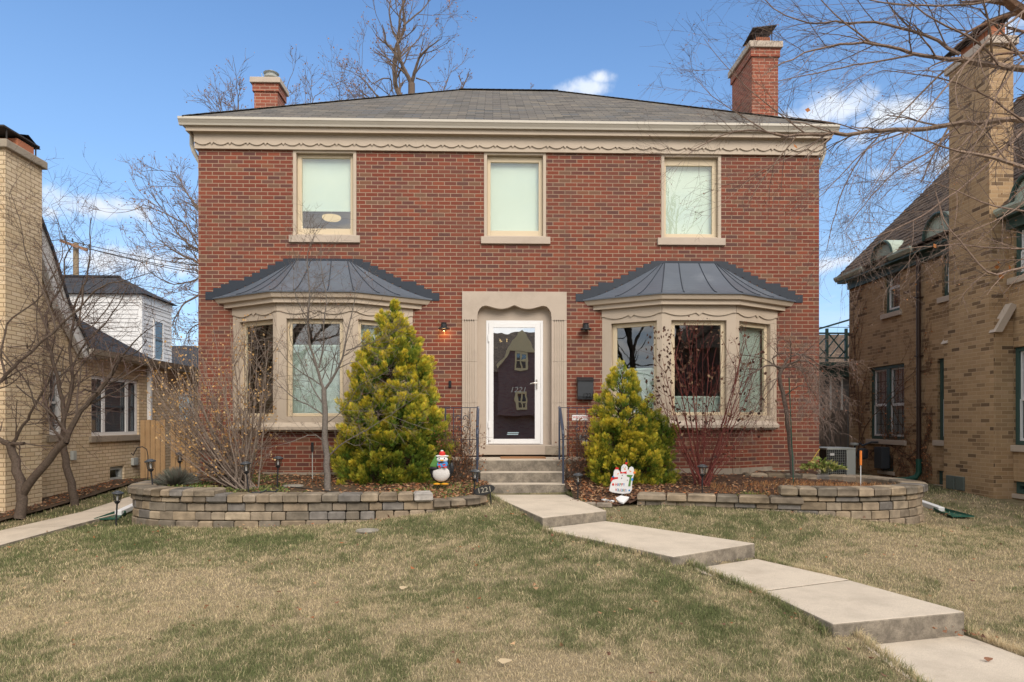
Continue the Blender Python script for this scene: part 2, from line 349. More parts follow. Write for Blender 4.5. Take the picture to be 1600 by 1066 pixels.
def frame(mb, o, tx, nrm, a0, a1, b0, b1, wid, d, bot=None):
    """rectangular frame, outer a0..a1, b0..b1, width wid, thickness d along nrm from o"""
    bot = wid if bot is None else bot; tz = (0, 0, 1)
    for p in ([(a0, b0), (a0+wid, b0), (a0+wid, b1), (a0, b1)], [(a1-wid, b0), (a1, b0), (a1, b1), (a1-wid, b1)],
              [(a0+wid, b0), (a1-wid, b0), (a1-wid, b0+bot), (a0+wid, b0+bot)], [(a0+wid, b1-wid), (a1-wid, b1-wid), (a1-wid, b1), (a0+wid, b1)]):
        mb.prism(p, o, tx, tz, nrm, d)
def slab(mb, o, tx, nrm, a0, a1, b0, b1, d0, d1):
    o = Vector(o)+Vector(nrm)*d0; mb.prism([(a0, b0), (a1, b0), (a1, b1), (a0, b1)], o, tx, (0, 0, 1), nrm, d1-d0)
def text(name, body, size, mat, loc, rot=(R(90), 0, 0), parent=None, depth=.003, sx=1.0, shear=0):
    c = bpy.data.curves.new(name, 'FONT'); c.body = body; c.size = size; c.extrude = depth; c.align_x = 'CENTER'; c.align_y = 'CENTER'; c.shear = shear
    tmp = bpy.data.objects.new('tmp', c); COL.objects.link(tmp); bpy.context.view_layer.update()
    me = bpy.data.meshes.new_from_object(tmp.evaluated_get(bpy.context.evaluated_depsgraph_get())); bpy.data.objects.remove(tmp); bpy.data.curves.remove(c)
    me.name = name; o = bpy.data.objects.new(name, me); COL.objects.link(o); me.materials.clear(); me.materials.append(mat)
    o.rotation_euler = rot; o.scale = (sx, 1, 1); o.location = Vector(loc)-world_loc(parent)
    if parent: o.parent = parent
    return o
def copy_tree(o, parent=None, loc=None):
    c = o.copy(); COL.objects.link(c)
    if parent is not None: c.parent = parent
    if loc is not None: c.location = loc
    for ch in list(o.children): copy_tree(ch, c)
    return c
# batch tubes -------------------------------------------------------
def tubes_np(polys, n=4):
    """polys: list of (pts (K,3), radii (K,), colour). returns V,F,sizes,C"""
    by = {}
    for p in polys: by.setdefault(len(p[0]), []).append(p)
    Vs, Fs, Cs, k0 = [], [], [], 0
    for K, lst in by.items():
        pts = np.array([p[0] for p in lst], float); rad = np.array([p[1] for p in lst], float); cl = np.array([p[2] for p in lst], float)
        t = np.gradient(pts, axis=1); t /= np.linalg.norm(t, axis=2, keepdims=True)+1e-9
        a = np.cross(t, np.array([.31, .55, -.12])); a /= np.linalg.norm(a, axis=2, keepdims=True)+1e-9; b = np.cross(t, a)
        ang = np.arange(n)*2*np.pi/n
        v = pts[:, :, None]+rad[:, :, None, None]*(a[:, :, None]*np.cos(ang)[None, None, :, None]+b[:, :, None]*np.sin(ang)[None, None, :, None])
        N = len(lst); idx = np.arange(N*K*n).reshape(N, K, n)+k0
        A = idx[:, :-1]; Bq = np.roll(A, -1, 2); D = idx[:, 1:]; Cq = np.roll(D, -1, 2)
        Fs.append(np.stack([A, Bq, Cq, D], -1).reshape(-1, 4)); Vs.append(v.reshape(-1, 3)); Cs.append(np.repeat(cl, K*n, 0)); k0 += N*K*n
    F_ = np.concatenate(Fs); return np.concatenate(Vs), F_.ravel(), np.full(len(F_), 4), np.concatenate(Cs)
def build_np(name, V, F_, sz, C_, mat, parent=None, smooth=False):
    me = rawmesh(name, np.asarray(V)-np.array(world_loc(parent)), F_, sz, C_); return link(name, me, mat, parent, smooth)
def unit(v): return v/(np.linalg.norm(v)+1e-9)
def rvec(): return unit(RNG.normal(size=3))
def grow(out, tips, p, d, L, r, lvl, cfg, col):
    """recursive bare branch"""
    K = cfg['seg'][lvl]; pts = [np.array(p, float)]; dd = unit(np.array(d, float)); step = L/(K-1); dirs = [dd]
    for i in range(K-1):
        dd = unit(dd+rvec()*cfg['wob'][lvl]+np.array([0, 0, cfg['up'][lvl]])); pts.append(pts[-1]+dd*step); dirs.append(dd)
    rr = np.linspace(r, r*cfg['tap'][lvl], K); out.append((np.array(pts), rr, col if lvl < 2 else cfg.get('twig', col)))
    if lvl+1 < len(cfg['seg']):
        for j in range(cfg['kids'][lvl]):
            f = RNG.uniform(cfg.get('start', .25), 1.0)*(K-1); i = min(int(f), K-2); q = pts[i]*(1-(f-i))+pts[i+1]*(f-i)
            side = unit(np.cross(dirs[i], rvec())); a = R(RNG.uniform(*cfg['ang'])); nd = dirs[i]*math.cos(a)+side*math.sin(a)
            grow(out, tips, q, nd, L*RNG.uniform(*cfg['len'])*(1.15-.5*f/(K-1)), max(rr[i]*.62, cfg['rmin']), lvl+1, cfg, col)
    else: tips.append((pts[-1], dirs[-1])); tips.append((pts[K//2], dirs[K//2]))
def limbs(out, tips, lst, cfg, col, twlen, every=.25, jit=.12):
    """lst: (list of px points, Y0, Y1, r0, r1). main limbs + side growth"""
    for pts, Y0, Y1, r0, r1 in lst:
        n = len(pts); W3 = np.array([P(x, y, Y0+(Y1-Y0)*i/(n-1)) for i, (x, y) in enumerate(pts)])
        seg = np.linalg.norm(np.diff(W3, axis=0), axis=1); cum = np.r_[0, np.cumsum(seg)]; T = cum[-1]
        K = max(4, int(T/.12)); s = np.linspace(0, T, min(K, 40)); Q = np.stack([np.interp(s, cum, W3[:, k]) for k in range(3)], 1)
        if len(Q) > 4: Q[1:-1] = (Q[:-2]+Q[1:-1]*2+Q[2:])/4
        Q[1:-1] += RNG.normal(size=(len(Q)-2, 3))*min(.008, r0*.3)
        rr = r0+(r1-r0)*(s/T)**.8; out.append((Q, rr, col))
        if twlen <= 0: continue
        a = every*.6
        while a < T:
            i = min(int(np.searchsorted(s, a)), len(Q)-1); d = unit(Q[i]-Q[i-1]) if i else unit(Q[1]-Q[0])
            side = unit(np.cross(d, rvec())); an = R(RNG.uniform(*cfg['ang'])); nd = d*math.cos(an)+side*math.sin(an)
            grow(out, tips, Q[i], nd, twlen*RNG.uniform(.5, 1.2), max(rr[i]*.45, cfg['rmin']*1.6), 1, cfg, col); a += every*RNG.uniform(.5, 1.5)
def leaves_np(points, dirs, size, cols, jitter=1.0, asp=.45, curl=.0):
    """rhombic leaves at points; returns V,F,sz,C"""
    pts = np.array(points, float); N = len(pts); d = np.array(dirs, float)+RNG.normal(size=(N, 3))*jitter; d /= np.linalg.norm(d, axis=1, keepdims=True)
    s = np.cross(d, RNG.normal(size=(N, 3))); s /= np.linalg.norm(s, axis=1, keepdims=True); sz = np.asarray(size)*np.ones(N)
    up = np.cross(d, s)*curl
    v = np.stack([pts, pts+(d*.5+s*asp+up)*sz[:, None], pts+d*sz[:, None], pts+(d*.5-s*asp+up)*sz[:, None]], 1).reshape(-1, 3)
    f = np.arange(N*4).reshape(N, 4); return v, f.ravel(), np.full(N, 4), np.repeat(np.array(cols), 4, 0)
def pickcol(pal, n, var=.15):
    pal = np.array(pal); c = pal[RNG.integers(0, len(pal), n)]; return c*(1+RNG.uniform(-var, var, (n, 1)))
# ------------------------------------------------------------------ terrain
CP = np.array([(-9, 8, .10), (-8, 11, .24), (-7.8, 15.8, .50), (-6.2, 8.5, .15), (-6.2, 11, .25), (-6.2, 14.5, .5), (-5.1, 9.6, .27), (-4.7, 8.8, .29), (-3, 8.7, .30), (-1.5, 8.75, .38), (-.5, 9.0, .50), (-.1, 9.8, .52),
    (.45, 8.3, .42), (.9, 7.6, .36), (1.55, 6.7, .33), (2.1, 5.9, .20), (2.45, 5.2, .14), (3.1, 4.3, .02), (1.7, 8.9, .38), (2.95, 7.3, .22), (3.4, 6.3, .17), (3.7, 5.2, .04), (4.3, 4.0, -.03), (2.3, 9.3, .52), (3.3, 9.1, .50), (4.05, 8.7, .46), (5.9, 9.2, .26),
    (7, 10, .28), (8.3, 11, .36), (8.8, 16.9, .45), (6.3, 13, .5), (0, 4, .04), (-4, 4, -.06), (-8, 4, -.12), (0, 6.5, .24), (-3, 6.5, .14), (-1.5, 5, .08), (8, 5, .0), (6, 7, .18), (0, 12.5, .72), (0, 24, .6), (-15, 30, .5), (15, 30, .5),
    (0, 0, -.12), (-8, 0, -.16), (8, 0, -.14), (0, -4, -.2), (-20, 10, .1), (20, 10, .2), (-20, -8, -.2), (20, -8, -.2)])
def tps(r): return np.where(r > 0, r*r*np.log(r+1e-9), 0)
_n = len(CP); _A = np.zeros((_n+3, _n+3)); _r = np.hypot(CP[:, None, 0]-CP[None, :, 0], CP[:, None, 1]-CP[None, :, 1]); _A[:_n, :_n] = tps(_r)+np.eye(_n)*.02
_A[:_n, _n] = 1; _A[:_n, _n+1:] = CP[:, :2]; _A[_n:, :_n] = _A[:_n, _n:].T; _w = np.linalg.solve(_A, np.r_[CP[:, 2], 0, 0, 0])
def gz(X, Y):
    X, Y = np.asarray(X, float), np.asarray(Y, float); Xc, Yc = np.clip(X, -20, 20), np.clip(Y, -8, 30)
    r = np.hypot(Xc[..., None]-CP[:, 0], Yc[..., None]-CP[:, 1])
    return np.clip((tps(r)*_w[:_n]).sum(-1)+_w[_n]+_w[_n+1]*Xc+_w[_n+2]*Yc, -.6, 1.0)
def vnoise(X, Y, s, seed=0):
    rg = np.random.default_rng(seed); G = rg.random((128, 128)); x = np.asarray(X)/s+1000.5; y = np.asarray(Y)/s+1000.5
    i, j = np.floor(x).astype(int), np.floor(y).astype(int); fx, fy = x-i, y-j; fx, fy = fx*fx*(3-2*fx), fy*fy*(3-2*fy); g = lambda a, b: G[a % 128, b % 128]
    return (g(i, j)*(1-fx)+g(i+1, j)*fx)*(1-fy)+(g(i, j+1)*(1-fx)+g(i+1, j+1)*fx)*fy
def fbm(X, Y, s, seed=0, o=4): return sum(vnoise(X, Y, s/2**k, seed+k)*.5**k for k in range(o))/sum(.5**k for k in range(o))
def inpoly(X, Y, poly):
    X, Y = np.asarray(X), np.asarray(Y); r = np.zeros(X.shape, bool); n = len(poly)
    for i in range(n):
        (x0, y0), (x1, y1) = poly[i], poly[(i+1) % n]
        if y0 == y1: continue
        c = ((y0 > Y) != (y1 > Y)) & (X < (x1-x0)*(Y-y0)/(y1-y0)+x0); r ^= c
    return r
def dryness(X, Y):
    d = fbm(X, Y, 1.3, 3, 5)*.27+fbm(X, Y, .42, 9, 4)*.40+vnoise(X, Y, .085, 14)*.33
    # broad dry patches where the lawn is worn
    for (cx, cy, rx, ry, a) in [(-2.7, 6.4, 1.5, .5, .17), (-3.7, 5.6, 1.5, .35, .15), (-.6, 5.3, .9, .35, .10), (-2.0, 4.9, .9, .3, .08), (.25, 4.35, .7, .25, .18), (5.4, 6.5, 2.8, 1.5, .12), (7.0, 9.5, 2.5, 1.5, .10), (4.4, 4.6, 1.5, .6, .10), (1.0, 5.6, .6, .7, -.05), (-.4, 7.8, 1.3, .7, -.07), (2.0, 8.2, .7, .5, -.03), (-3.8, 8.1, 1.6, .35, -.10), (-4.4, 4.6, 1.0, .4, -.08), (-6, 10, 2, 2, -.1), (-.6, 4.8, .8, .2, -.08), (1.6, 5.2, .3, .9, -.12), (.5, 7.3, .5, .4, -.05)]:
        d = d+a*1.35*np.exp(-((X-cx)/rx)**2-((Y-cy)/ry)**2)
    return d
def grasscol(X, Y, rnd):
    d = dryness(X, Y)+(rnd-.5)*.46; t = np.clip((d-.30)/.34, 0, 1)[:, None]
    g = np.array([.165, .198, .080]); m = np.array([.31, .305, .15]); s = np.array([.68, .55, .35])
    return np.where(t < .45, g+(m-g)*t/.45, m+(s-m)*(t-.45)/.55)
# walkway slabs (world corners) -------------------------------------
def PG(px, py, z):
    """point where the ray of a pixel meets height z"""
    u, v = (px-800)/F, (660-py)/F; t = (z-EYE)/v; return (t*(u*math.cos(TH)+math.sin(TH)), t*(math.cos(TH)-u*math.sin(TH)))
SL = [  # four top corners: far-left, far-right, near-right, near-left ; z ; thickness
    ([PG(766, 773, .55), PG(884, 773, .55), PG(948, 798, .52), PG(848, 809, .52)], .55, .52, .20),
    ([PG(846, 826, .395), PG(946, 814, .395), PG(1180, 849, .37), PG(1052, 870, .37)], .395, .37, .20),
    ([PG(1076, 889, .225), PG(1182, 873, .225), PG(1327, 905.5, .20), PG(1192, 923, .20)], .225, .20, .18),
    ([PG(1193, 924, .20), PG(1328, 906.5, .20), PG(1508, 956, .195), PG(1302, 975, .195)], .20, .195, .22),
    ([PG(1338, 1006, .015), PG(1508, 992, .015), PG(1760, 1085, -.01), PG(1510, 1120, -.01)], .015, -.01, .15)]
# extend far edges a little under the slab behind so that they butt
WALKL = [(-6.95, 5.5), (-6.78, 8.2), (-6.35, 10.9), (-6.3, 16)]; WALKR = [(-6.0, 5.5), (-5.86, 8.2), (-5.52, 10.9), (-5.45, 16)]
BEDL = [(-5.02, 12.05), (-5.02, 9.95), (-4.80, 9.35), (-4.3, 9.05), (-3.5, 8.98), (-1.6, 9.02), (-.55, 9.18), (-.12, 9.55), (-.05, 10.4), (-.2, 11.15), (-.2, 12.05)]
BEDR = [(1.15, 12.05), (1.15, 10.4), (1.25, 9.62), (1.65, 9.48), (2.05, 9.44), (3.3, 9.22), (4.4, 8.95), (5.3, 8.98), (5.85, 9.35), (6.05, 9.9), (5.95, 10.7), (5.4, 11.1), (5.75, 12.05)]
SIDEBED = [(-7.8, 7), (-7.8, 14.4), (-7.2, 14.4), (-7.15, 11), (-7.25, 7)]
def bedz(X, Y): 
    g = gz(X, Y); X, Y = np.asarray(X), np.asarray(Y)
    l = np.interp(Y, [8.9, 9.4, 10.5, 12.1], [.60, .63, .70, .80]); r = np.interp(Y, [8.9, 9.6, 10.5, 12.1], [.60, .62, .70, .79])
    edge = np.where(X > .5, np.clip((X-1.15)/1.0, 0, 1), np.clip((-.1-X)/.8, 0, 1)); near = np.clip((10.3-Y)/1.2, 0, 1)
    z = np.where(X > .5, r, l); z = z-(1-edge)*near*.10
    z = z+.10*np.clip((-3.5-X)/.5, 0, 1)*np.clip((10.2-Y)/.6, 0, 1)+.09*np.clip((X-3.7)/.4, 0, 1)*np.clip((10.4-Y)/.8, 0, 1)
    k_ = np.where(X > .5, np.clip((Y-9.55)/.9, 0, 1)+np.clip((X-1.75)/.3, 0, 1), 1.0); k_ = np.clip(k_, 0, 1); z = (g+.015)*(1-k_)+z*k_
    return z+.035*(fbm(X, Y, .5, 31)-.5)*2
# ground sheet
def grid_axis(rng): return np.concatenate([np.arange(a, b, s) for a, b, s in rng])
gx = grid_axis([(-400, -60, 40), (-60, -20, 5), (-20, -9, 1), (-9, 9.5, .14), (9.5, 20, 1), (20, 60, 5), (60, 401, 40)])
gy = grid_axis([(-400, -60, 40), (-60, -16, 4), (-16, 2.9, .7), (2.9, 13, .12), (13, 20, .5), (20, 60, 4), (60, 601, 45)])
GX, GY = np.meshgrid(gx, gy); GZ = gz(GX, GY)-.012
GZ = np.where((inpoly(GX, GY, BEDL) | inpoly(GX, GY, BEDR)) & (bedz(GX, GY)-gz(GX, GY) > .14), GZ-.1, GZ)
for q, z0, z1, th in SL: GZ = np.where(inpoly(GX, GY, [q[0], q[1], q[2], q[3]]), np.minimum(GZ, z1-.05), GZ)
rows, cols_ = GX.shape; ii = np.arange(rows*cols_).reshape(rows, cols_)
fq = np.stack([ii[:-1, :-1], ii[:-1, 1:], ii[1:, 1:], ii[1:, :-1]], -1).reshape(-1, 4)
gcol = grasscol(GX.ravel(), GY.ravel(), np.full(GX.size, .5))*.38+np.array([.028, .020, .010])
ground = build_np('ground', np.stack([GX, GY, GZ], -1).reshape(-1, 3), fq.ravel(), np.full(len(fq), 4), gcol, SOILM, smooth=True); tag(ground, kind='structure')
# street behind the viewpoint (seen only mirrored in the glass)
tag(B('street', plain('asphalt', (.06, .06, .06), .9), None, (-80, 80, -13.5, -6, -.6, -.12)), kind='structure')
# walkway
wk = MB()
for q, z0, z1, th in SL:
    vs = [(q[0][0], q[0][1], z0), (q[1][0], q[1][1], z0), (q[2][0], q[2][1], z1), (q[3][0], q[3][1], z1)]
    # bow the near/far edges very slightly: subdivide into strips
    wk.add(vs+[(x, y, z-th) for x, y, z in vs], [(3, 2, 1, 0), (4, 5, 6, 7), (0, 1, 5, 4), (1, 2, 6, 5), (2, 3, 7, 6), (3, 0, 4, 7)])
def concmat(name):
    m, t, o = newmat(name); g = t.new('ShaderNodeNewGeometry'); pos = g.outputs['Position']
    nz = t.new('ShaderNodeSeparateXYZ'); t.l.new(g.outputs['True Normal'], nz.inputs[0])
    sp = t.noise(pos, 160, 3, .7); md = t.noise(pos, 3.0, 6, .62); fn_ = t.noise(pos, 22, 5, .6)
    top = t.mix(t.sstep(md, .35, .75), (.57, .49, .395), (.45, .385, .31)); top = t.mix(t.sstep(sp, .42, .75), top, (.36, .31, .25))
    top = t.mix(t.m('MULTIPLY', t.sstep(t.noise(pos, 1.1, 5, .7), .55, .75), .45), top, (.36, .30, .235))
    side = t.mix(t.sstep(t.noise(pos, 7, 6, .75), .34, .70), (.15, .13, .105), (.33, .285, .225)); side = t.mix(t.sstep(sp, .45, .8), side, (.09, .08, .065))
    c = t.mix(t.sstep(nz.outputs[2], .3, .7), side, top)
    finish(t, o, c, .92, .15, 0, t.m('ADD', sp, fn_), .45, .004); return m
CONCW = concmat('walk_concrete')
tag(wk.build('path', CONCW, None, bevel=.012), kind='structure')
sw = MB(); n = len(WALKL); sub = 8
for k in range(sub):
    f0, f1 = k/sub, (k+1)/sub-.0012
    def wp(A, f): y = A[0][1]+(A[-1][1]-A[0][1])*f; return np.interp(y, [a[1] for a in A], [a[0] for a in A]), y
    q = [wp(WALKL, f0), wp(WALKR, f0), wp(WALKR, f1), wp(WALKL, f1)]; z = [float(gz(x, y))+.03 for x, y in q]
    vs = [(x, y, zz) for (x, y), zz in zip(q, z)]; sw.add(vs+[(x, y, zz-.1) for x, y, zz in vs], [(0, 1, 2, 3), (7, 6, 5, 4), (0, 4, 5, 1), (1, 5, 6, 2), (2, 6, 7, 3), (3, 7, 4, 0)])
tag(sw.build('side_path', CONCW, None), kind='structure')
# raised soil beds
def soilbed(name, poly, zf, col, step=.06, skirt=.25):
    xs = np.arange(min(p[0] for p in poly)-.1, max(p[0] for p in poly)+.1, step); ys = np.arange(min(p[1] for p in poly)-.1, max(p[1] for p in poly)+.1, step)
    X, Y = np.meshgrid(xs, ys); ins = inpoly(X, Y, poly); Z = zf(X, Y); I = np.arange(X.size).reshape(X.shape)
    k = ins[:-1, :-1] | ins[:-1, 1:] | ins[1:, 1:] | ins[1:, :-1]; f = np.stack([I[:-1, :-1], I[:-1, 1:], I[1:, 1:], I[1:, :-1]], -1)[k]
    cc = pickcol([col], X.size, .1)*(0.7+.6*fbm(X.ravel(), Y.ravel(), .25, 5))[:, None]
    o = build_np(name, np.stack([X, Y, Z], -1).reshape(-1, 3), f.ravel(), np.full(len(f), 4), cc, SOILM, smooth=True); return tag(o, kind='structure')
soilbed('soil_left', BEDL, bedz, (.10, .068, .042)); soilbed('soil_right', BEDR, bedz, (.085, .050, .034))
soilbed('soil_strip', SIDEBED, lambda X, Y: gz(X, Y)+.02+.03*fbm(X, Y, .3, 8), (.10, .07, .048), .1)
# ------------------------------------------------------------------ retaining walls of tumbled blocks
def path_pts(poly, step):
    p = [np.array(q, float) for q in poly]; seg = [np.linalg.norm(p[i+1]-p[i]) for i in range(len(p)-1)]; cum = np.r_[0, np.cumsum(seg)]; s = np.arange(0, cum[-1], step)
    A = np.array(p); Q = np.stack([np.interp(s, cum, A[:, 0]), np.interp(s, cum, A[:, 1])], 1)
    for _ in range(14):
        Q[1:-1] = (Q[:-2]+2*Q[1:-1]+Q[2:])/4
    return Q
BPAL = [(.42, .33, .235), (.37, .30, .22), (.27, .23, .18), (.46, .37, .265), (.27, .245, .22), (.39, .305, .21), (.33, .27, .205)]
def blockrow(mb, Q, s0, s1, zb, h, dep, out=0, lens=(.16, .30), pal=BPAL, stagger=0, conform=None, gap=.007, batter=0):
    seg = np.linalg.norm(np.diff(Q, axis=0), axis=1); cum = np.r_[0, np.cumsum(seg)]; s = s0+stagger; s1 = min(s1, cum[-1])
    if stagger > 0.02: s = s0
    first = True
    while s < s1-.04:
        L = random.uniform(*lens) if not (first and stagger > .02) else stagger
        first = False; e = min(s+L, s1)
        if s1-e < .07: e = s1
        g = gap*random.uniform(.3, 1.5); a0, a1 = s+g, e-g
        pts = []
        for a in (a0, (a0+a1)/2, a1):
            x, y = np.interp(a, cum, Q[:, 0]), np.interp(a, cum, Q[:, 1]); i = min(np.searchsorted(cum, a), len(Q)-1); i = max(i, 1)
            t = unit(Q[i]-Q[i-1]); pts.append((x, y, t))
        t = unit(np.array(pts[2][:2])-np.array(pts[0][:2])) if e-s > .02 else pts[0][2]; nn = np.array([t[1], -t[0]])
        c = np.array(pts[1][:2]); hw = (a1-a0)/2; o_ = out+random.uniform(-.006, .006)
        base = zb if conform is None else conform(c[0], c[1])
        hh = h-.006*random.random(); ch = (.020 if out > .01 else .013)*random.uniform(.7, 1.3)
        f = c+nn*o_; b = c-nn*(dep-o_)
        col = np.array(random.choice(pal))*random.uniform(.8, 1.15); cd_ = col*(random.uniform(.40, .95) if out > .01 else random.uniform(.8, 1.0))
        def ring(inset, z, c0): 
            q = []
            for sx_, P0 in ((-1, f), (1, f), (1, b), (-1, b)):
                p2 = P0+t*sx_*(hw-inset); p2 = p2+(-nn if P0 is f else nn)*inset; q.append((p2[0], p2[1], z))
            return q
        v = ring(ch, base+.002, col)+ring(0, base+ch, col)+ring(0, base+hh-ch, col)+ring(ch, base+hh, col)
        fs = [(3, 2, 1, 0), (12, 13, 14, 15)]
        for k in range(3):
            for j in range(4): fs.append((k*4+j, k*4+(j+1) % 4, (k+1)*4+(j+1) % 4, (k+1)*4+j))
        k0 = len(mb.v); mb.add(v, fs, tuple(col))
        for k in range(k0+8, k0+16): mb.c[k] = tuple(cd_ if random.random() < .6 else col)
        s = e
ls = path_pts([(-5.08, 11.9), (-5.10, 10.6), (-5.08, 9.9), (-4.88, 9.3), (-4.3, 8.92), (-3.5, 8.85), (-2.6, 8.85), (-1.6, 8.88), (-.75, 8.98), (-.3, 9.2), (-.05, 9.6)], .06)
def plen(Q): return float(np.linalg.norm(np.diff(Q, axis=0), axis=1).sum())
def s_at_x(Q, x, lo=0):
    c = np.r_[0, np.cumsum(np.linalg.norm(np.diff(Q, axis=0), axis=1))]; k = np.argmin(np.abs(Q[:, 0]-x)+(np.arange(len(Q)) < lo)*99); return float(c[k])
EL = thing('retaining_wall', (-3.0, 8.95, .3), 'curved retaining wall of grey and tan tumbled blocks holding the bed left of the front steps', 'retaining wall', 'block retaining walls in front of the house')
TL = plen(ls); xr = s_at_x(ls, -3.55, 40); x2 = s_at_x(ls, -1.02, 40); 
m = MB()
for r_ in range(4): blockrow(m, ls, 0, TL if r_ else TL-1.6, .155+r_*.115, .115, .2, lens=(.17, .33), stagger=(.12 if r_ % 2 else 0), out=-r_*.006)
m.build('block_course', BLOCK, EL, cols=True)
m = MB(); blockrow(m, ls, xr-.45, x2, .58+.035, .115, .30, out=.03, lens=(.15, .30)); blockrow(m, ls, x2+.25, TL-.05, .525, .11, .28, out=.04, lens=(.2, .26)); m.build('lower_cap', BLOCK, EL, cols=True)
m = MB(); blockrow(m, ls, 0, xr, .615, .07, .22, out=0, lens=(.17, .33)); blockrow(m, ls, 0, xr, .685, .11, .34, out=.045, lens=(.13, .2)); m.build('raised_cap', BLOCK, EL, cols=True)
m = MB(); blockrow(m, ls, x2+.005, x2+.25, .615, .125, .24, out=.05, lens=(.24, .245), pal=[(.62, .57, .52)]); m.build('pale_block', BLOCK, EL, cols=True, label='pale newer block in the wall cap')
rs = path_pts([(1.99, 9.40), (2.3, 9.31), (2.7, 9.22), (3.4, 9.02), (4.1, 8.80), (4.9, 8.72), (5.6, 8.95), (6.08, 9.4), (6.22, 9.95), (6.1, 10.7), (5.6, 11.15), (4.9, 11.35), (4.2, 11.5)], .06)
ER = thing('retaining_wall', (4.5, 9.0, .3), 'curved retaining wall of grey and tan tumbled blocks ending in a rounded ring right of the walk', 'retaining wall', 'block retaining walls in front of the house')
TR = plen(rs); xr2 = s_at_x(rs, 3.80)
m = MB()
for r_ in range(4): blockrow(m, rs, (0, 0, 0, 0)[r_] if r_ > 2 else (1.9, 1.5, .9)[r_], TR, .15+r_*.115, .115, .2, lens=(.17, .33), stagger=(.12 if r_ % 2 else 0), out=-r_*.006)
m.build('block_course', BLOCK, ER, cols=True)
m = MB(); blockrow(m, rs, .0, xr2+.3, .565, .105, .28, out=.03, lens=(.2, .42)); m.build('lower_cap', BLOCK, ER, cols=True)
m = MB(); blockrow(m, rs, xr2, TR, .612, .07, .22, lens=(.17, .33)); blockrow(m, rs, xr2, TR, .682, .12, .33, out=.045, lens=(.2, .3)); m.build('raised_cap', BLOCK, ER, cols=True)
m = MB(); e0 = path_pts([(1.17, 9.52), (1.4, 9.46), (1.66, 9.42)], .05); blockrow(m, e0, 0, 9, .46, .07, .12, lens=(.22, .3), pal=[(.36, .30, .24)])
tag(m.build('edging_stone', BLOCK, None, cols=True), 'low pale edging stones laid flat beside the top walk slab', 'edging')
for (px, py, z, r_, lab) in [(458, 763, .66, .15, 'flat round stone in the left bed beside the slim bare tree'), (574, 826, .37, .13, 'flat stone sunk in the lawn in front of the left wall')]:
    x, y = PG(px, py, z); m = MB(); m.lathe([(r_*.85, -.03), (r_, 0), (r_*.93, .018), (r_*.5, .024)], (x, y, float(bedz(x, y) if z > .5 else gz(x, y))), 11, 1.1, .9, (.36, .33, .28)); tag(m.build('stepping_stone', BLOCK, None, cols=True), lab, 'stone')
# ------------------------------------------------------------------ the brick house
WY = 12.1; XL, XR = PX(310, WY), PX(1280, WY); FRIB = PZ(237, 12.05); HD = 9.0
H = thing('brick_house', ((XL+XR)/2, WY, .75), 'two-storey red brick house with two curved bay windows and a hipped grey roof', 'house')
UP = []   # upper windows: outer px x0,x1, glass px x0,x1,y0,y1, sill x0,x1
for a in ((457.5, 557, 472, 548, 251, 360, 451, 562), (756, 853.5, 766.5, 841.5, 254.5, 361, 751.5, 860), (1033, 1127, 1040, 1112, 257, 364, 1028, 1134)): UP.append(a)
SILLZ = PZ(371, WY)                    # bottom of frame
hol = [(PX(a[0], WY)-XL, PX(a[1], WY)-XL, SILLZ+.005, FRIB+.02) for a in UP]
DX0, DX1 = PX(745.5, WY), PX(862, WY); DTOP = PZ(477, WY)
hol.append((PX(724, WY)-XL, PX(884, WY)-XL, 1.04, PZ(457.5, WY)))
BAYS = [(-2.985, 'left'), (3.515, 'right')]; BW, BF, BP = 1.57, .635, .55
for c, _ in BAYS: hol.append((c-BW+.14-XL, c+BW-.14-XL, 1.62, 3.7))
m = MB(); holes_wall(m, (XL, WY, 0), (1, 0, 0), XR-XL, .45, FRIB+.3, hol, .12, (0, 1, 0))
holes_wall(m, (XL, WY+HD, 0), (0, -1, 0), HD, .45, FRIB+.3, [], .1, (1, 0, 0)); holes_wall(m, (XR, WY, 0), (0, 1, 0), HD, .45, FRIB+.3, [], .1, (-1, 0, 0)); holes_wall(m, (XR, WY+HD, 0), (-1, 0, 0), XR-XL, .45, FRIB+.3, [], .1, (0, -1, 0))
m.build('wall', RED, H)
# inside: floors, back partition, cross walls
m = MB(); m.box(XL+.15, XR-.15, WY+.13, WY+HD-.1, 1.0, 1.06); m.build('room_floor', ROOMF, H)
m = MB(); m.box(XL+.1, XR-.1, WY+.13, WY+HD-.1, 3.95, 4.15); m.box(XL+.1, XR-.1, WY+.13, WY+HD-.1, 6.55, 6.62)
for x in (-1.15, 1.6): m.box(x, x+.1, WY+.3, WY+HD-.1, 1.06, 3.95)
for x in (-1.6, 2.2): m.box(x, x+.1, WY+.14, WY+HD-.1, 4.15, 6.55)
m.box(XL+.1, XR-.1, WY+4.6, WY+4.7, 1.06, 3.95); m.box(XL+.1, XR-.1, WY+4.0, WY+4.1, 4.15, 6.55); m.build('inner_wall', ROOMW, H)
# plinth
m = MB()
m.box(XL-.01, XR+.02, WY-.02, WY+.1, .4, PZ(735, WY)); m.build('foundation', CONCD, H)
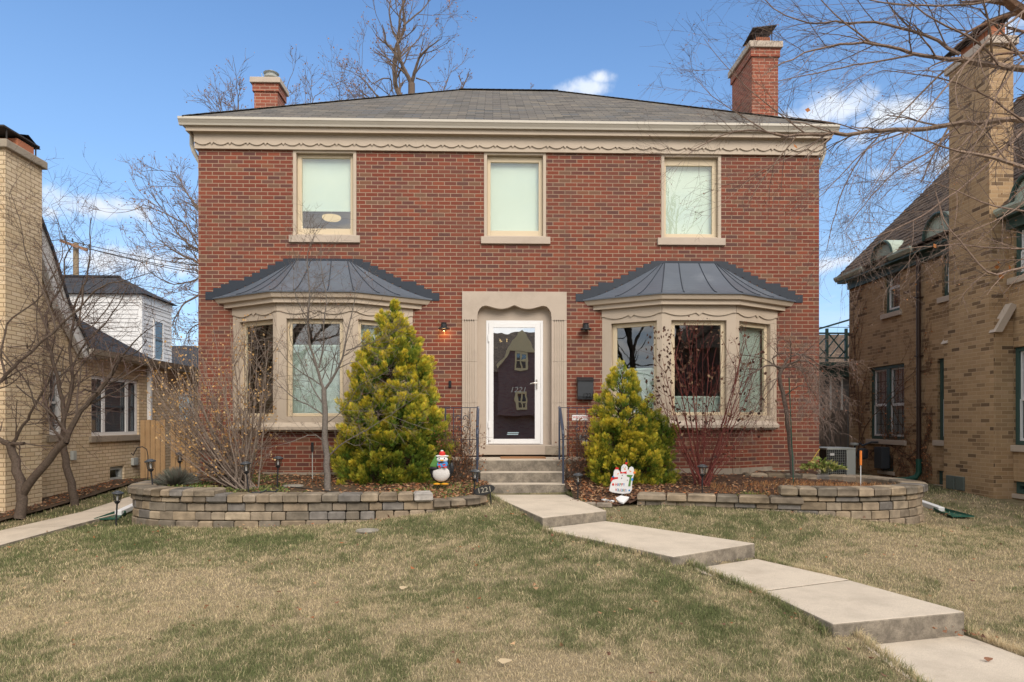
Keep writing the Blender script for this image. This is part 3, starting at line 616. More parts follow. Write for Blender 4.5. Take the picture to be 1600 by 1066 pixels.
# upper windows
for k, a in enumerate(UP):
    x0, x1 = PX(a[0], WY), PX(a[1], WY); g0, g1 = PX(a[2], WY+.1), PX(a[3], WY+.1); zt = FRIB+.015
    m = MB(); frame(m, (0, WY-.008, 0), (1, 0, 0), (0, 1, 0), x0+.003, x1-.003, SILLZ+.008, zt, .055, .15, bot=.02)
    wobj = m.build('window', TRIM, H, bevel=.004)
    m = MB(); gz0, gz1 = PZ(a[5], WY+.1), PZ(a[4], WY+.1)
    for pts in ([(x0+.06, SILLZ+.03), (g0, SILLZ+.03), (g0, zt-.06), (x0+.06, zt-.06)], [(g1, SILLZ+.03), (x1-.06, SILLZ+.03), (x1-.06, zt-.06), (g1, zt-.06)], [(g0, SILLZ+.03), (g1, SILLZ+.03), (g1, gz0), (g0, gz0)], [(g0, gz1), (g1, gz1), (g1, zt-.06), (g0, zt-.06)]):
        m.prism(pts, (0, WY+.075, 0), (1, 0, 0), (0, 0, 1), (0, 1, 0), .06)
    m.build('sash', TRIM2, wobj, bevel=.005)
    B('pane', GLASSU, wobj, (g0+.001, g1-.001, WY+.10, WY+.106, gz0+.001, gz1-.001))
    sb = PZ(332, WY+.17) if k == 0 else gz0-.03
    B('roller_shade', SHADE, wobj, (g0-.02, g1+.02, WY+.17, WY+.174, sb, gz1+.03), (g0-.02, g1+.02, WY+.162, WY+.182, sb-.012, sb+.02) if k == 0 else (g0-.02, g1+.02, WY+.165, WY+.185, gz1+.01, gz1+.04))
    B('sill', LIME, wobj, (PX(a[6], WY-.04), PX(a[7], WY-.04), WY-.045, WY+.10, PZ(380.5, WY-.045), SILLZ+.007), bevel=.006)
# lit ceiling lamp in the left upper room
lx, lz = PX(518, WY+1.6), PZ(343, WY+1.6)
cl_ = thing('ceiling_lamp', (lx, WY+1.6, 6.5), 'lit drum ceiling lamp glowing behind the upper left window', 'lamp')
m = MB(); m.lathe([(.06, -.03), (.15, -.015), (.18, .01), (.185, .03), (.18, .05)], (lx, WY+1.6, lz-.02), 24); m.build('lamp_shade', GLOW, cl_)
m = MB(); m.tube([(lx, WY+1.6, lz+.1), (lx, WY+1.6, 6.55)], .01, 6); m.build('stem', SILVER, cl_)
pl = bpy.data.lights.new('ceiling_lamp_light', 'POINT'); pl.energy = 45; pl.color = (1, .8, .55); pl.shadow_soft_size = .15; po = bpy.data.objects.new('lamp_light', pl); COL.objects.link(po); po.parent = cl_; po.location = Vector((lx, WY+1.6, lz-.25))-Vector(cl_.location)
# frieze with scalloped overlay, fascia, gutter
YF = WY-.05; zt = PZ(209, YF)
m = MB(); m.box(XL-.05, XR+.05, YF, WY+.05, FRIB, zt+.02)
for sx_ in (XL-.05, XR-.02): m.box(sx_, sx_+.07, WY+.05, WY+HD, FRIB, zt+.02)
fr = m.build('frieze', TRIM, H)
def scallop(x0, x1, zline, per, amp, n=10):
    """lower edge points of an overlay: hanging arcs with a small v notch between them"""
    k = max(1, round((x1-x0)/per)); per = (x1-x0)/k; pts = []
    for j in range(k):
        a = x0+j*per
        for i in range(n+1):
            f = i/n; u = .09+.82*f; pts.append((a+u*per, zline+amp*(abs(2*f-1)**2)))
        if j < k-1: pts.append((a+per, zline+amp*.15))
    return [(x0, zline+amp)]+pts+[(x1, zline+amp)]
zl = PZ(231, YF-.02)
low = scallop(XL-.05, XR+.05, zl, .305, .045)
m = MB()
for i in range(len(low)-1): (a, b), (c, d) = low[i], low[i+1]; m.prism([(a, b), (c, d), (c, zt+.01), (a, zt+.01)], (0, YF-.022, 0), (1, 0, 0), (0, 0, 1), (0, 1, 0), .0225)
m.build('scalloped_board', TRIM, fr)
zf0, zf1 = PZ(210, YF-.12), PZ(200, YF-.12)
GX0, GX1 = PX(277, 11.83), PX(1313, 11.83)
m = MB(); m.box(GX0+.09, GX1-.09, YF-.12, YF-.08, zf0, zf1+.02); m.box(GX0+.09, GX1-.09, YF-.08, WY, zf0+.03, zf0+.06); m.prism([(0, 0), (.05, .045), (.05, .06), (0, .06)], (XL-.06, YF-.0005, zf0-.03), (0, -1, 0), (0, 0, 1), (1, 0, 0), XR-XL+.12)
for xa, xb in ((GX0+.09, GX0+.13), (GX1-.13, GX1-.09)): m.box(xa, xb, YF-.08, WY+HD+.1, zf0, zf1+.02)
for xa, xb in ((GX0+.13, XL), (XR, GX1-.13)): m.box(xa, xb, YF-.07, WY+HD+.1, zf0+.03, zf0+.06)
m.build('fascia', TRIM, H, bevel=.004)
zg0, zg1 = PZ(200, 11.86), PZ(187.5, 11.83)
gp = [(0, zg0), (-.05, zg0), (-.06, zg0+.03), (-.09, zg0+.075), (-.10, zg0+.085), (-.10, zg1), (-.088, zg1), (-.088, zg1-.02), (0, zg1-.03)]
m = MB(); m.prism(gp, (GX0, YF-.121, 0), (0, 1, 0), (0, 0, 1), (1, 0, 0), GX1-GX0)
for sx_, xx in ((1, GX0+.09), (-1, GX1-.09)):
    m.prism([(sx_*a, b) for a, b in gp], (xx, YF-.12, 0), (1, 0, 0), (0, 0, 1), (0, 1, 0), HD+.3)
gt = m.build('gutter', GUT, H)
for side, px in ((-1, 297), (1, 1289)):
    xg = XL-.16 if side < 0 else XR+.14; xw = XL-.035 if side < 0 else XR+.035
    m = MB(); m.tube([(xg, YF+.15, zg0+.03), (xg, YF+.15, zg0-.22), (xg-side*.03, YF+.16, zg0-.33), (xw, YF+.2, zg0-.52), (xw, YF+.22, zg0-.7), (xw, YF+.22, .7)], .038, 10); m.build('downspout', GUT, gt)
# roof
RE = zg1+.005; ov = .0; hx = 4.63; ex0, ex1, ey0, ey1 = GX0+.04, GX1-.04, 11.86, WY+HD+.25; hz = PZ(141, 16.5)
hx = (ey1-ey0)/2; rx0, rx1 = PX(717, ey0+hx), PX(872, ey0+hx); hz = PZ(141.5, ey0+hx)
m = MB(); v = [(ex0, ey0, RE), (ex1, ey0, RE), (ex1, ey1, RE), (ex0, ey1, RE), (rx0, ey0+hx, hz), (rx1, ey0+hx, hz)]
v += [(x, y, z-.05) for x, y, z in v[:4]]
m.add(v, [(0, 1, 5, 4), (1, 2, 5), (2, 3, 4, 5), (3, 0, 4), (0, 6, 7, 1), (1, 7, 8, 2), (2, 8, 9, 3), (3, 9, 6, 0)]); roof = m.build('roof', SHIN, H)
m = MB()
for a, b in ((0, 4), (1, 5), (4, 5)):
    p, q = Vector(v[a]), Vector(v[b]); L = (q-p).length; n = int(L/.14)
    for i in range(n):
        c0 = p.lerp(q, i/n); c1 = p.lerp(q, (i+1.15)/n if i < n-1 else 1); m.bar(c0+Vector((0, 0, -.002)), c1+Vector((0, 0, .003)), .16, .006)
m.build('ridge_shingles', SHIN, roof)
# chimneys of the house
def chimney(x0, x1, y0, y1, z0, z1, capz, parent, brick=REDC, band=.17):
    m = MB(); m.box(x0, x1, y0, y1, z0, z1-band); m.box(x0-.03, x1+.03, y0-.03, y1+.03, z1-band, z1); c = m.build('chimney', brick, parent)
    B('chimney_cap', LIME, c, (x0-.075, x1+.075, y0-.075, y1+.075, z1, capz), bevel=.012); return c
cY = PYX(1216, XR-.02); cx0 = PX(1175, cY); cY1 = PYX(1144, cx0); ct = PZ(76, cY, 1190)
ch = chimney(cx0, XR-.02, cY, cY1, 6.8, ct, ct+.13, H)
fx = (cx0+XR)/2-.01; B('flue', CLAY, ch, (fx-.15, fx+.15, cY+.1, cY+.42, ct+.13, ct+.30), bevel=.01); B('flue', CLAY, ch, (fx-.15, fx+.15, cY1-.42, cY1-.12, ct+.13, ct+.24), bevel=.01)
m = MB()
for (ya, yb, z) in ((cY+.02, cY+.56, ct+.46), (cY1-.55, cY1-.05, ct+.30)):
    m.add([(fx-.26, ya-.04, z-.04), (fx+.24, ya-.04, z+.03), (fx+.24, yb, z+.03), (fx-.26, yb, z-.10), (fx-.26, ya-.04, z-.06), (fx+.24, ya-.04, z+.01), (fx+.24, yb, z+.01), (fx-.26, yb, z-.12)], [(0, 1, 2, 3), (7, 6, 5, 4), (0, 4, 5, 1), (1, 5, 6, 2), (2, 6, 7, 3), (3, 7, 4, 0)])
    for sx_ in (-.17, .17):
        for yy in (ya+.05, yb-.12): m.tube([(fx+sx_, yy, ct+.13), (fx+sx_, yy, z-.03)], .012, 5)
    for q in range(9): m.tube([(fx-.17+.0425*q, ya+.04, ct+.2), (fx-.17+.0425*q, ya+.04, z-.05)], .005, 4)
m.build('spark_hood', RUST, ch)
cY = PYX(397, XL+.0); cxr = PX(433.5, cY); cY1 = PYX(445, cxr); ct = PZ(131, cY, 415)
ch = chimney(XL, cxr, cY, cY1, 6.8, ct, ct+.12, H)
m = MB(); fx = (XL+cxr)/2+.02; m.lathe([(.10, 0), (.10, .14), (.15, .15), (.16, .18), (.12, .2), (.12, .24), (.17, .25), (.1, .29)], (fx, cY+.3, ct+.12), 12); m.tube([(fx-.2, cY+.25, ct+.35), (fx-.15, cY+.25, ct+.2), (fx-.1, cY+.25, ct+.12)], .008, 5); m.build('flue_cap', GREYM, ch)
# ---- bay windows
def bay(c, right):
    YB = WY-BP; corners = [(c-BW, WY), (c-BF, YB), (c+BF, YB), (c+BW, WY)]
    zs, ztop, zc0, zc1 = PZ(668 if not right else 665, YB-.06), PZ(484, YB), PZ(474.5, YB-.08), PZ(457, YB-.16)
    zo0, zo1 = PZ(651 if not right else 649, YB), PZ(499, YB); zg0_, zg1_ = PZ(646 if not right else 644, YB), PZ(505, YB)
    m = MB()
    pan = []
    for i in range(3):
        p, q = Vector((*corners[i], 0)), Vector((*corners[i+1], 0)); t = (q-p).normalized(); L = (q-p).length; nrm = Vector((-t.y, t.x, 0)); pan.append((p, t, L, nrm))
        op = (.16, L-.16) if i == 1 else ((.17, L-.09) if i == 0 else (.09, L-.17))
        holes_wall(m, p, t, L, zs-.02, zc1-.02, [(op[0], op[1], zo0, zo1)], .12, nrm)
    bo = m.build('bay_window', TRIM, H)
    m = MB()
    for i, (p, t, L, nrm) in enumerate(pan):   # brick skirt
        ins = .06; m.prism([(0, .45), (L, .45), (L, zs-.06), (0, zs-.06)], p+nrm*ins, t, (0, 0, 1), nrm, .1)
    m.build('brick_base', RED, bo)
    m = MB()
    for i, (p, t, L, nrm) in enumerate(pan): m.prism([(-.02, .42), (L+.02, .42), (L+.02, PZ(738 if not right else 733, YB)), (-.02, PZ(738 if not right else 733, YB))], p+nrm*.04, t, (0, 0, 1), nrm, .1)
    m.build('foundation', CONCD, bo)
    # sill ledge: outline offset outwards
    def outline(o_, ends=0): return [(c-BW-o_*.9-ends, WY+.02), (c-BF-o_*.28, YB-o_), (c+BF+o_*.28, YB-o_), (c+BW+o_*.9+ends, WY+.02)]
    def ledge(mb, o0, z0, o1, z1, e0=0, e1=0):
        A = [(x, y, z0) for x, y in outline(o0, e0)]; Bq = [(x, y, z1) for x, y in outline(o1, e1)]; mb.add(A+Bq, [(i, i+1, i+5, i+4) for i in range(3)])
    def poly(mb, o_, z, e=0, up=True): A = [(x, y, z) for x, y in outline(o_, e)]; mb.add(A, [(0, 1, 2, 3) if up else (3, 2, 1, 0)])
    m = MB(); poly(m, .02, zs-.07, 0, False); ledge(m, .02, zs-.07, .02, zs-.045); ledge(m, .02, zs-.045, .09, zs-.04); ledge(m, .09, zs-.04, .09, zs+.01); ledge(m, .09, zs+.01, .0, zs+.085)
    m.build('sill', LIME if right else TRIM, bo)
    # frieze overlay with scallops + cornice
    m = MB()
    zl_ = PZ(492, YB)
    for i, (p, t, L, nrm) in enumerate(pan):
        lo = scallop(0, L, zl_, L/2, .05, 12)
        for k in range(len(lo)-1): (a, b), (cc, d) = lo[k], lo[k+1]; m.prism([(a, b), (cc, d), (cc, zc1-.03), (a, zc1-.03)], p-nrm*.02, t, (0, 0, 1), nrm, .0195)
    m.build('scalloped_board', TRIM, bo)
    m = MB(); poly(m, .03, zc0, .04, False); ledge(m, .03, zc0, .10, zc0+.002, .04, .10); ledge(m, .10, zc0+.002, .10, zc0+.07, .10, .10); ledge(m, .10, zc0+.07, .145, zc0+.085, .10, .17); ledge(m, .145, zc0+.085, .17, zc1-.01, .17, .21); ledge(m, .17, zc1-.01, .17, zc1, .21, .21); m.build('cornice', TRIM, bo)
    # roof: bell-cast, from eave outline to short ridge on the wall
    eave = outline(.19, .23); ztp = PZ(410, WY-.03); N = 12
    top = [(c-.56, WY+.02), (c-.46, WY-.045), (c+.44, WY-.045), (c+.54, WY+.02)]
    def rp(A, T, f): g = f**1.32; fy = f**.92; return (A[0]+(T[0]-A[0])*f, A[1]+(T[1]-A[1])*fy, zc1+.012+(ztp-zc1-.012)*(g if A[1] < WY-.1 or True else f))
    m = MB(); vs = []
    for k in range(N+1): vs += [rp(eave[i], top[i], k/N) for i in range(4)]
    vs[::4] = [(x, WY+.02, z) for x, y, z in vs[::4]]; vs[3::4] = [(x, WY+.02, z) for x, y, z in vs[3::4]]
    fs = []
    for k in range(N):
        for i in range(3): fs.append((k*4+i, k*4+i+1, k*4+i+5, k*4+i+4))
    fs.append((N*4, N*4+1, N*4+2, N*4+3))
    e_ = [(x, y, zc1-.012) for x, y in eave]; k0 = len(vs); vs += e_
    for i in range(3): fs.append((k0+i, k0+i+1, i+1, i))
    m.add(vs, fs); ro = m.build('bay_roof', METAL, bo, smooth=False)
    m = MB()
    def rib(f0, s0, s1):   # rib on segment: param across eave s0 (0..3) to top s1
        pts = []
        for k in range(N+1):
            f = k/N; s = s0+(s1-s0)*f; i = min(int(s), 2); g = s-i
            A = [eave[i][j]+(eave[i+1][j]-eave[i][j])*g for j in (0, 1)]; T = [top[i][j]+(top[i+1][j]-top[i][j])*g for j in (0, 1)]
            x, y, z = rp(A, T, f); pts.append((x, min(y, WY-.01), z+.006))
        m.tube(pts, .008, 6)
    for s in (.45, .72, 1.0, 1.28, 1.68, 2.0, 2.3, 2.55): rib(0, s, s)
    m.build('standing_seam', METALD, ro)
    # stepped flashing on the brick, one step per two/one courses
    m = MB(); x0, z0 = eave[0][0]-.05, zc1+.02; steps = 11
    for sgn in (-1, 1):
        for k in range(steps):
            f0, f1 = k/steps, (k+1)/steps
            xa = c+sgn*((abs(eave[0][0]-c)+.07)*(1-f0)+.56*f0); xb = c+sgn*((abs(eave[0][0]-c)+.07)*(1-f1)+.56*f1)
            za = zc1+(ztp-zc1)*(f0**1.25)-.02; zz = zc1+.05+round(((ztp-zc1)*(f1**1.15)+.045)/.0695)*.0695*.97
            zz = min(zz, ztp+.045); m.box(xa, xb+sgn*.0, WY-.012, WY+.01, za, max(zz, za+.06))
    m.box(c-.6, c+.58, WY-.0125, WY+.01, ztp-.05, ztp+.05); m.build('step_flashing', METALD, ro)
    # windows
    for i, (p, t, L, nrm) in enumerate(pan):
        a0, a1 = (.16, L-.16) if i == 1 else ((.17, L-.09) if i == 0 else (.09, L-.17))
        m = MB(); frame(m, p+nrm*.07, t, nrm, a0+.002, a1-.002, zo0+.002, zo1-.002, .075, .05, bot=.055); wn_ = m.build('sash', TRIM2, bo, bevel=.006)
        m = MB(); slab(m, p, t, nrm, a0+.078, a1-.078, zo0+.058, zo1-.078, .095, .1); m.build('pane', GLASS, wn_)
        m = MB(); b0, b1 = {(0, 0): (None, None), (0, 1): (zo0, PZ(541, YB)), (0, 2): (PZ(545, YB), zo1), (1, 0): (zo0, PZ(575, YB)), (1, 1): (zo0, PZ(621, YB)), (1, 2): (zo0, zo1-.04)}[(int(right), i)]
        if b0 is not None:
            z = b0+.01
            while z < b1:
                m.prism([(a0+.05, 0), (a1-.05, 0), (a1-.05, .003), (a0+.05, .003)], p+nrm*.17+Vector((0, 0, z)), t, (0, 0, 1), (nrm+Vector((0, 0, .9))).normalized(), .024); z += .021
            m.prism([(a0+.05, b1), (a1-.05, b1), (a1-.05, b1+.03), (a0+.05, b1+.03)], p+nrm*.165, t, (0, 0, 1), nrm, .025)
            m.build('blind', BLIND, wn_)
    return bo
bay(BAYS[0][0], False); bay(BAYS[1][0], True)
# ---- front entrance
SX0, SX1, SZT = PX(722, WY-.03), PX(885.5, WY-.03), PZ(455.5, WY-.03)
ox0, ox1 = PX(745.5, WY-.03), PX(862, WY-.03); zsp = PZ(492, WY-.03)   # spring
def PE(px, py): q = P(px, py, WY-.03); return (q[0], q[2])
arch = [PE(745.5, 497), PE(746.5, 488), PE(749.5, 482), PE(753.5, 478.6), PE(758, 477.4), PE(762, 477.8), PE(767, 479.3), PE(773, 481), PE(779, 482.2), PE(786, 482.3), PE(793, 481), PE(798, 479), PE(803.8, 476.6)]
cxm = (ox0+ox1)/2; arch = arch+[(2*cxm-a, b) for a, b in arch[-2::-1]]
m = MB(); zb = 1.06; Yf = WY-.03; D = .30
for i in range(len(arch)-1):
    (a, b), (c2, d2) = arch[i], arch[i+1]; m.prism([(a, b), (c2, d2), (c2, SZT), (a, SZT)], (0, Yf, 0), (1, 0, 0), (0, 0, 1), (0, 1, 0), D)
for xa, xb in ((SX0, ox0), (ox1, SX1)):
    m.prism([(xa, PE(0, 497)[1]), (xb, PE(0, 497)[1]), (xb, SZT), (xa, SZT)], (0, Yf, 0), (1, 0, 0), (0, 0, 1), (0, 1, 0), D)
    zf_ = PE(0, 497)[1]-.004; zj = [zb, PE(0, 629)[1], PE(0, 563)[1], zf_]
    for j in range(3):
        z0_, z1_ = zj[j]+.002, zj[j+1]-.002
        # fluted pilaster: groove profile in plan
        wdt = xb-xa; gx_ = [xa+wdt*.12+i*wdt*.15 for i in range(6)]; pl_ = [(xa, 0)]
        for g_ in gx_[:5]: pl_ += [(g_, 0), (g_+.006, .010), (g_+.020, .010), (g_+.026, 0)]
        pl_ += [(xb, 0)]; pts = [(x, Yf+y) for x, y in pl_]+[(xb, Yf+D), (xa, Yf+D)]
        k = len(pts); m.add([(x, y, z0_) for x, y in pts]+[(x, y, z1_) for x, y in pts], [tuple(reversed(range(k))), tuple(range(k, 2*k))]+[(i, (i+1) % k, k+(i+1) % k, k+i) for i in range(k)])
    m2 = MB()
sur = m.build('door_surround', LIME, H)
m = MB()
for xa, xb in ((SX0, ox0), (ox1, SX1)):
    for j in range(5): g_ = xa+(xb-xa)*(.12+.15*j); m.box(g_+.004, g_+.022, Yf-.003, Yf+.003, PE(0, 498)[1], PE(0, 496.2)[1])
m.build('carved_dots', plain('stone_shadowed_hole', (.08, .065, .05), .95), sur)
YD = WY+.14; fx0, fx1 = PX(759.5, YD), PX(848.5, YD); fz1 = PZ(501, YD); fz0 = PZ(694.5, YD)
m = MB(); m.box(ox0-.02, fx0, YD-.02, YD+.1, zb, SZT); m.box(fx1, ox1+.02, YD-.02, YD+.1, zb, SZT); m.box(fx0, fx1, YD-.02, YD+.1, fz1, SZT)
m.build('inner_surround', LIME, sur)
thr = B('threshold', LIME, H, (ox0-.0, ox1+.0, WY-.06, YD+.12, 1.075, fz0-.004), bevel=.01)
m = MB(); m.box(SX1-.38, SX1-.02, WY-.075, WY-.0605, 1.08, fz0-.02); m.build('patched_stone', CONCD, thr, label='broken patch at the right end of the doorstep')
m = MB(); frame(m, (0, YD-.03, 0), (1, 0, 0), (0, 1, 0), fx0+.002, fx1-.002, fz0, fz1-.002, .045, .08, bot=.01); df = m.build('door_frame', WHITE, H, bevel=.004)
dx0, dx1 = fx0+.05, fx1-.05; g0, g1 = PX(771, YD), PX(835.5, YD); gt0, gt1 = PZ(686, YD), PZ(512.5, YD)
m = MB()
for pts in ([(dx0, fz0+.012), (g0, fz0+.012), (g0, fz1-.05), (dx0, fz1-.05)], [(g1, fz0+.012), (dx1, fz0+.012), (dx1, fz1-.05), (g1, fz1-.05)], [(g0, fz0+.012), (g1, fz0+.012), (g1, gt0), (g0, gt0)], [(g0, gt1), (g1, gt1), (g1, fz1-.05), (g0, fz1-.05)]): m.prism(pts, (0, YD-.045, 0), (1, 0, 0), (0, 0, 1), (0, 1, 0), .035)
sd_ = m.build('storm_door', WHITE, H, bevel=.004)
B('glass', GLASSD, sd_, (g0+.001, g1-.001, YD-.03, YD-.026, gt0+.001, gt1-.001))
B('screen_rail', GREYM, sd_, (g0+.001, g1-.001, YD-.024, YD-.018, gt1-.085, gt1-.001))
hxx = PX(838.5, YD-.05); hz_ = PZ(600, YD-.05)
m = MB(); m.box(hxx-.013, hxx+.013, YD-.062, YD-.046, hz_-.09, hz_+.08); m.tube([(hxx, YD-.062, hz_+.01), (hxx, YD-.10, hz_+.012), (hxx-.05, YD-.105, hz_+.015), (hxx-.11, YD-.10, hz_+.005)], .008, 8); m.build('door_handle', SILVER, sd_)
B('hinge', WHITE, sd_, (dx0-.012, dx0+.006, YD-.06, YD-.045, gt0+.2, gt0+.32)); B('hinge', WHITE, sd_, (dx0-.012, dx0+.006, YD-.06, YD-.045, gt1-.25, gt1-.12))
gl_ = plain('frosted_lettering', (.12, .13, .135), .6)
text('house_number', '1221', .135, gl_, (PX(809, YD), YD-.034, PZ(609.5, YD)), parent=sd_, depth=.001, shear=.25, sx=1.1)
m = MB(); sx0 = PX(793, YD)
for r_, (a, b) in enumerate(((0, .20), (-.01, .19))): m.box(sx0+a, sx0+b, YD-.033, YD-.0312, PZ(677+r_*2.6, YD), PZ(675.4+r_*2.6, YD))
m.build('door_sticker', plain('pale_sticker', (.3, .4, .45), .5), sd_)
# inner door (dark, glazed) with lit candle lamp seen through the glass
B('inner_door', plain('dark_door', (.03, .032, .04), .35), H, (fx0+.05, fx1-.05, YD+.16, YD+.20, fz0, fz1-.05))
m = MB()
for px, py, h in ((781.5, 532, .05), (783.5, 533.5, .02), (792, 532, .055)): x, _, z = P(px, py, YD+.15); m.box(x-.008, x+.008, YD+.148, YD+.158, z-h/2, z+h/2)
m.build('door_light', GLOWS, H.children[-1])
# wall lamps
def wall_lamp(px, py, lit, label):
    x, _, z = P(px, py, WY-.09); e = thing('wall_lamp', (x, WY, z), label, 'wall lamp', 'lamps on the brick beside the front door')
    m = MB(); m.lathe([(.035, -.02), (.04, 0), (.05, .012), (.05, .02), (.02, .02)], (x, WY-.10, z+.055), 14); m.lathe([(.075, 0), (.098, -.012), (.10, -.028), (.085, -.03), (.06, -.012)], (x, WY-.10, z-.01), 18); m.lathe([(.055, -.012), (.05, .05), (.045, .055)], (x, WY-.10, z), 14)
    m.build('lamp_shade', BLACK, e)
    m = MB(); m.lathe([(.055, .05), (.055, .06), (.001, .062)], (x, WY-.0, z+.0), 12) if False else None
    m.box(x-.04, x+.04, WY-.02, WY-.0005, z-.03, z+.09); m.box(x-.012, x+.012, WY-.06, WY-.0205, z+.03, z+.055); m.build('wall_plate', BLACK, e)
    m = MB(); m.lathe([(.048, -.055), (.052, -.02), (.05, .0)], (x, WY-.10, z-.02), 14); m.build('lamp_glass', LAMPG, e)
    if lit:
        l = bpy.data.lights.new('lamp_light', 'POINT'); l.energy = 1.1; l.color = (1, .55, .22); l.shadow_soft_size = .03; o = bpy.data.objects.new('lamp_light', l); COL.objects.link(o); o.parent = e; o.location = (0, -.10, -.10)
wall_lamp(693.5, 511, True, 'black wall lamp left of the front door, lit and glowing on the brick'); wall_lamp(915.5, 512, False, 'black wall lamp right of the front door, not lit')
# mailbox
x0, x1, z0, z1 = PX(903, WY-.12), PX(927.5, WY-.12), PZ(624, WY-.12), PZ(590, WY-.12)
mbx = thing('mailbox', ((x0+x1)/2, WY, z0), 'dark grey wall mailbox numbered 1221 on the brick right of the door', 'mailbox')
m = MB(); m.prism([(0, z0), (.10, z0+.0), (.12, z0+.06), (.12, z1-.05), (.03, z1), (0, z1)], (x0, WY-.0005, 0), (0, -1, 0), (0, 0, 1), (1, 0, 0), x1-x0); m.build('box', DKGREY, mbx, bevel=.006)
m = MB(); m.prism([(0, z1+.002), (.03, z1+.002), (.135, z1-.055), (.135, z1-.045), (.03, z1+.014), (0, z1+.014)], (x0-.008, WY-.0005, 0), (0, -1, 0), (0, 0, 1), (1, 0, 0), x1-x0+.016); m.build('lid', BLACK, mbx)
text('house_number', '1221', .105, plain('black_numbers', (.004, .004, .005), .3), ((x0+x1)/2+.045, WY-.1225, z0+.065), parent=mbx, depth=.002)
x, _, z = P(703, 600, WY-.03); m = MB(); m.box(x-.025, x+.025, WY-.02, WY-.0005, z-.06, z+.06); m.box(x-.012, x+.012, WY-.028, WY-.0205, z-.02, z+.035); db = m.build('doorbell', BLACK, None, bevel=.004); tag(db, 'small black doorbell on the brick left of the door surround', 'doorbell')
for px, py in ((923, 483), (917, 466)): pass
# ------------------------------------------------------------------ front steps
ST = thing('front_steps', (.4, 11.1, .55), 'three weathered concrete steps and landing in front of the white door', 'steps')
LZ = 1.035; Y1, Y2, Y3 = 11.10, 10.78, 10.46; z2 = PZ(738.5, Y2); z3 = PZ(757, Y3)
lx0, lx1 = PX(752, Y1), PX(882, Y1)
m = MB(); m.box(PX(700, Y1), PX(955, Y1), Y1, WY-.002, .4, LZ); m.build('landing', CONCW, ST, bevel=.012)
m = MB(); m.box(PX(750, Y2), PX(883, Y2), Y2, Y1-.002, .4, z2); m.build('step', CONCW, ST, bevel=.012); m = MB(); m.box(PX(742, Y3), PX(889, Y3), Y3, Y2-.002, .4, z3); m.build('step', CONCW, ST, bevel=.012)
x0, x1 = PX(782, 11.7), PX(852, 11.7); tag(B('door_mat', WOODMAT, None, (x0, x1, 11.55, 11.95, LZ, LZ+.018)), 'flat brown door mat on the landing below the door', 'door mat')
# railings
def railing(side, label):
    xa, xb = (PX(696, Y1+.05), PX(747, Y1+.05)) if side < 0 else (PX(874, Y1+.05), PX(943, Y1+.05))
    inner = xb if side < 0 else xa; outer = xa if side < 0 else xb; yp = Y1+.05; zt = PZ(637, yp); e = thing('stair_railing', (inner, yp, LZ), label, 'railing', 'iron railings of the front steps')
    m = MB(); m.bar((inner, yp, LZ), (inner, yp, zt), .028, .028); m.build('post', BLUEB, e); m = MB(); m.bar((outer, yp, LZ), (outer, yp, zt), .024, .024); m.build('post', BLUEB, e)
    m = MB(); m.bar((xa-.01, yp, zt), (xb+.01, yp, zt), .03, .012); m.bar((xa, yp, zt-.52), (xb, yp, zt-.52), .02, .012); m.build('top_rail', BLUEB, e)
    m = MB(); n = 3 if side < 0 else 4
    for i in range(1, n+1): x = xa+(xb-xa)*i/(n+1); m.bar((x, yp, LZ+.04), (x, yp, zt), .014, .014)
    m.build('baluster', BLUEB, e)
    m = MB()  # scroll panel
    for sgn in (-1, 1):
        for zc in (zt-.18, zt-.36):
            cx_ = (xa+xb)/2+sgn*.05; m.tube([(cx_+sgn*(.06-.009*k)*math.cos(k*.75), yp, zc+(.07-.009*k)*math.sin(k*.75)*1.0) for k in range(8)], .007, 6)
    m.build('scroll', BLUEB, e)
    yl = Y3+.08; zl_ = z3; xo = inner+side*.0+(.04 if side > 0 else -.0)*1
    top0, mid, bot = (inner, yp, zt+.0), (inner+side*.0, Y2-.05, zt-.22), (inner, yl, zl_)
    m = MB(); zl2 = z3+(zt-LZ)-.08
    m.tube([(inner, yp, zt), (inner, yp-.12, zt-.03), (inner, yl+.05, zl2+.04), (inner, yl, zl2-.06)], .024, 10); m.build('handrail', BLUEB, e)
    m = MB(); m.tube([(inner, yl, zl_), (inner, yl, zl2)], .017, 8); m.box(inner-.03, inner+.03, yl-.03, yl+.03, zl_+.38, zl_+.40); m.build('lower_post', BLUEB, e)
railing(-1, 'blue-black iron railing on the left side of the front steps'); railing(1, 'blue-black iron railing on the right side of the front steps, carrying a small white sign')
sx0, sx1, sz0, sz1 = PX(894, 11.1), PX(918.5, 11.1), PZ(657, 11.1), PZ(648.5, 11.1)
sg = thing('yard_sign', ((sx0+sx1)/2, 11.1, sz0), 'small white plate with red lettering tied on the right railing', 'sign')
B('plate', WHITE, sg, (sx0, sx1, 11.10, 11.108, sz0, sz1), bevel=.003)
for k, wd in ((0, 'WELCOME'), ): text('lettering', wd, .052, REDP, ((sx0+sx1)/2, 11.098, (sz0+sz1)/2+.004), parent=sg, depth=.001, shear=.3)
x, _, z = P(913, 688, 11.9); mt = thing('utility_box', (x, 12.0, z), 'small grey metal box on the wall behind the right railing', 'utility box')
B('box', GREYM, mt, (x-.06, x+.06, 11.93, 12.099, z-.09, z+.09), bevel=.008); B('lid', DKGREY, mt, (x-.062, x+.062, 11.925, 11.9295, z+.03, z+.085))
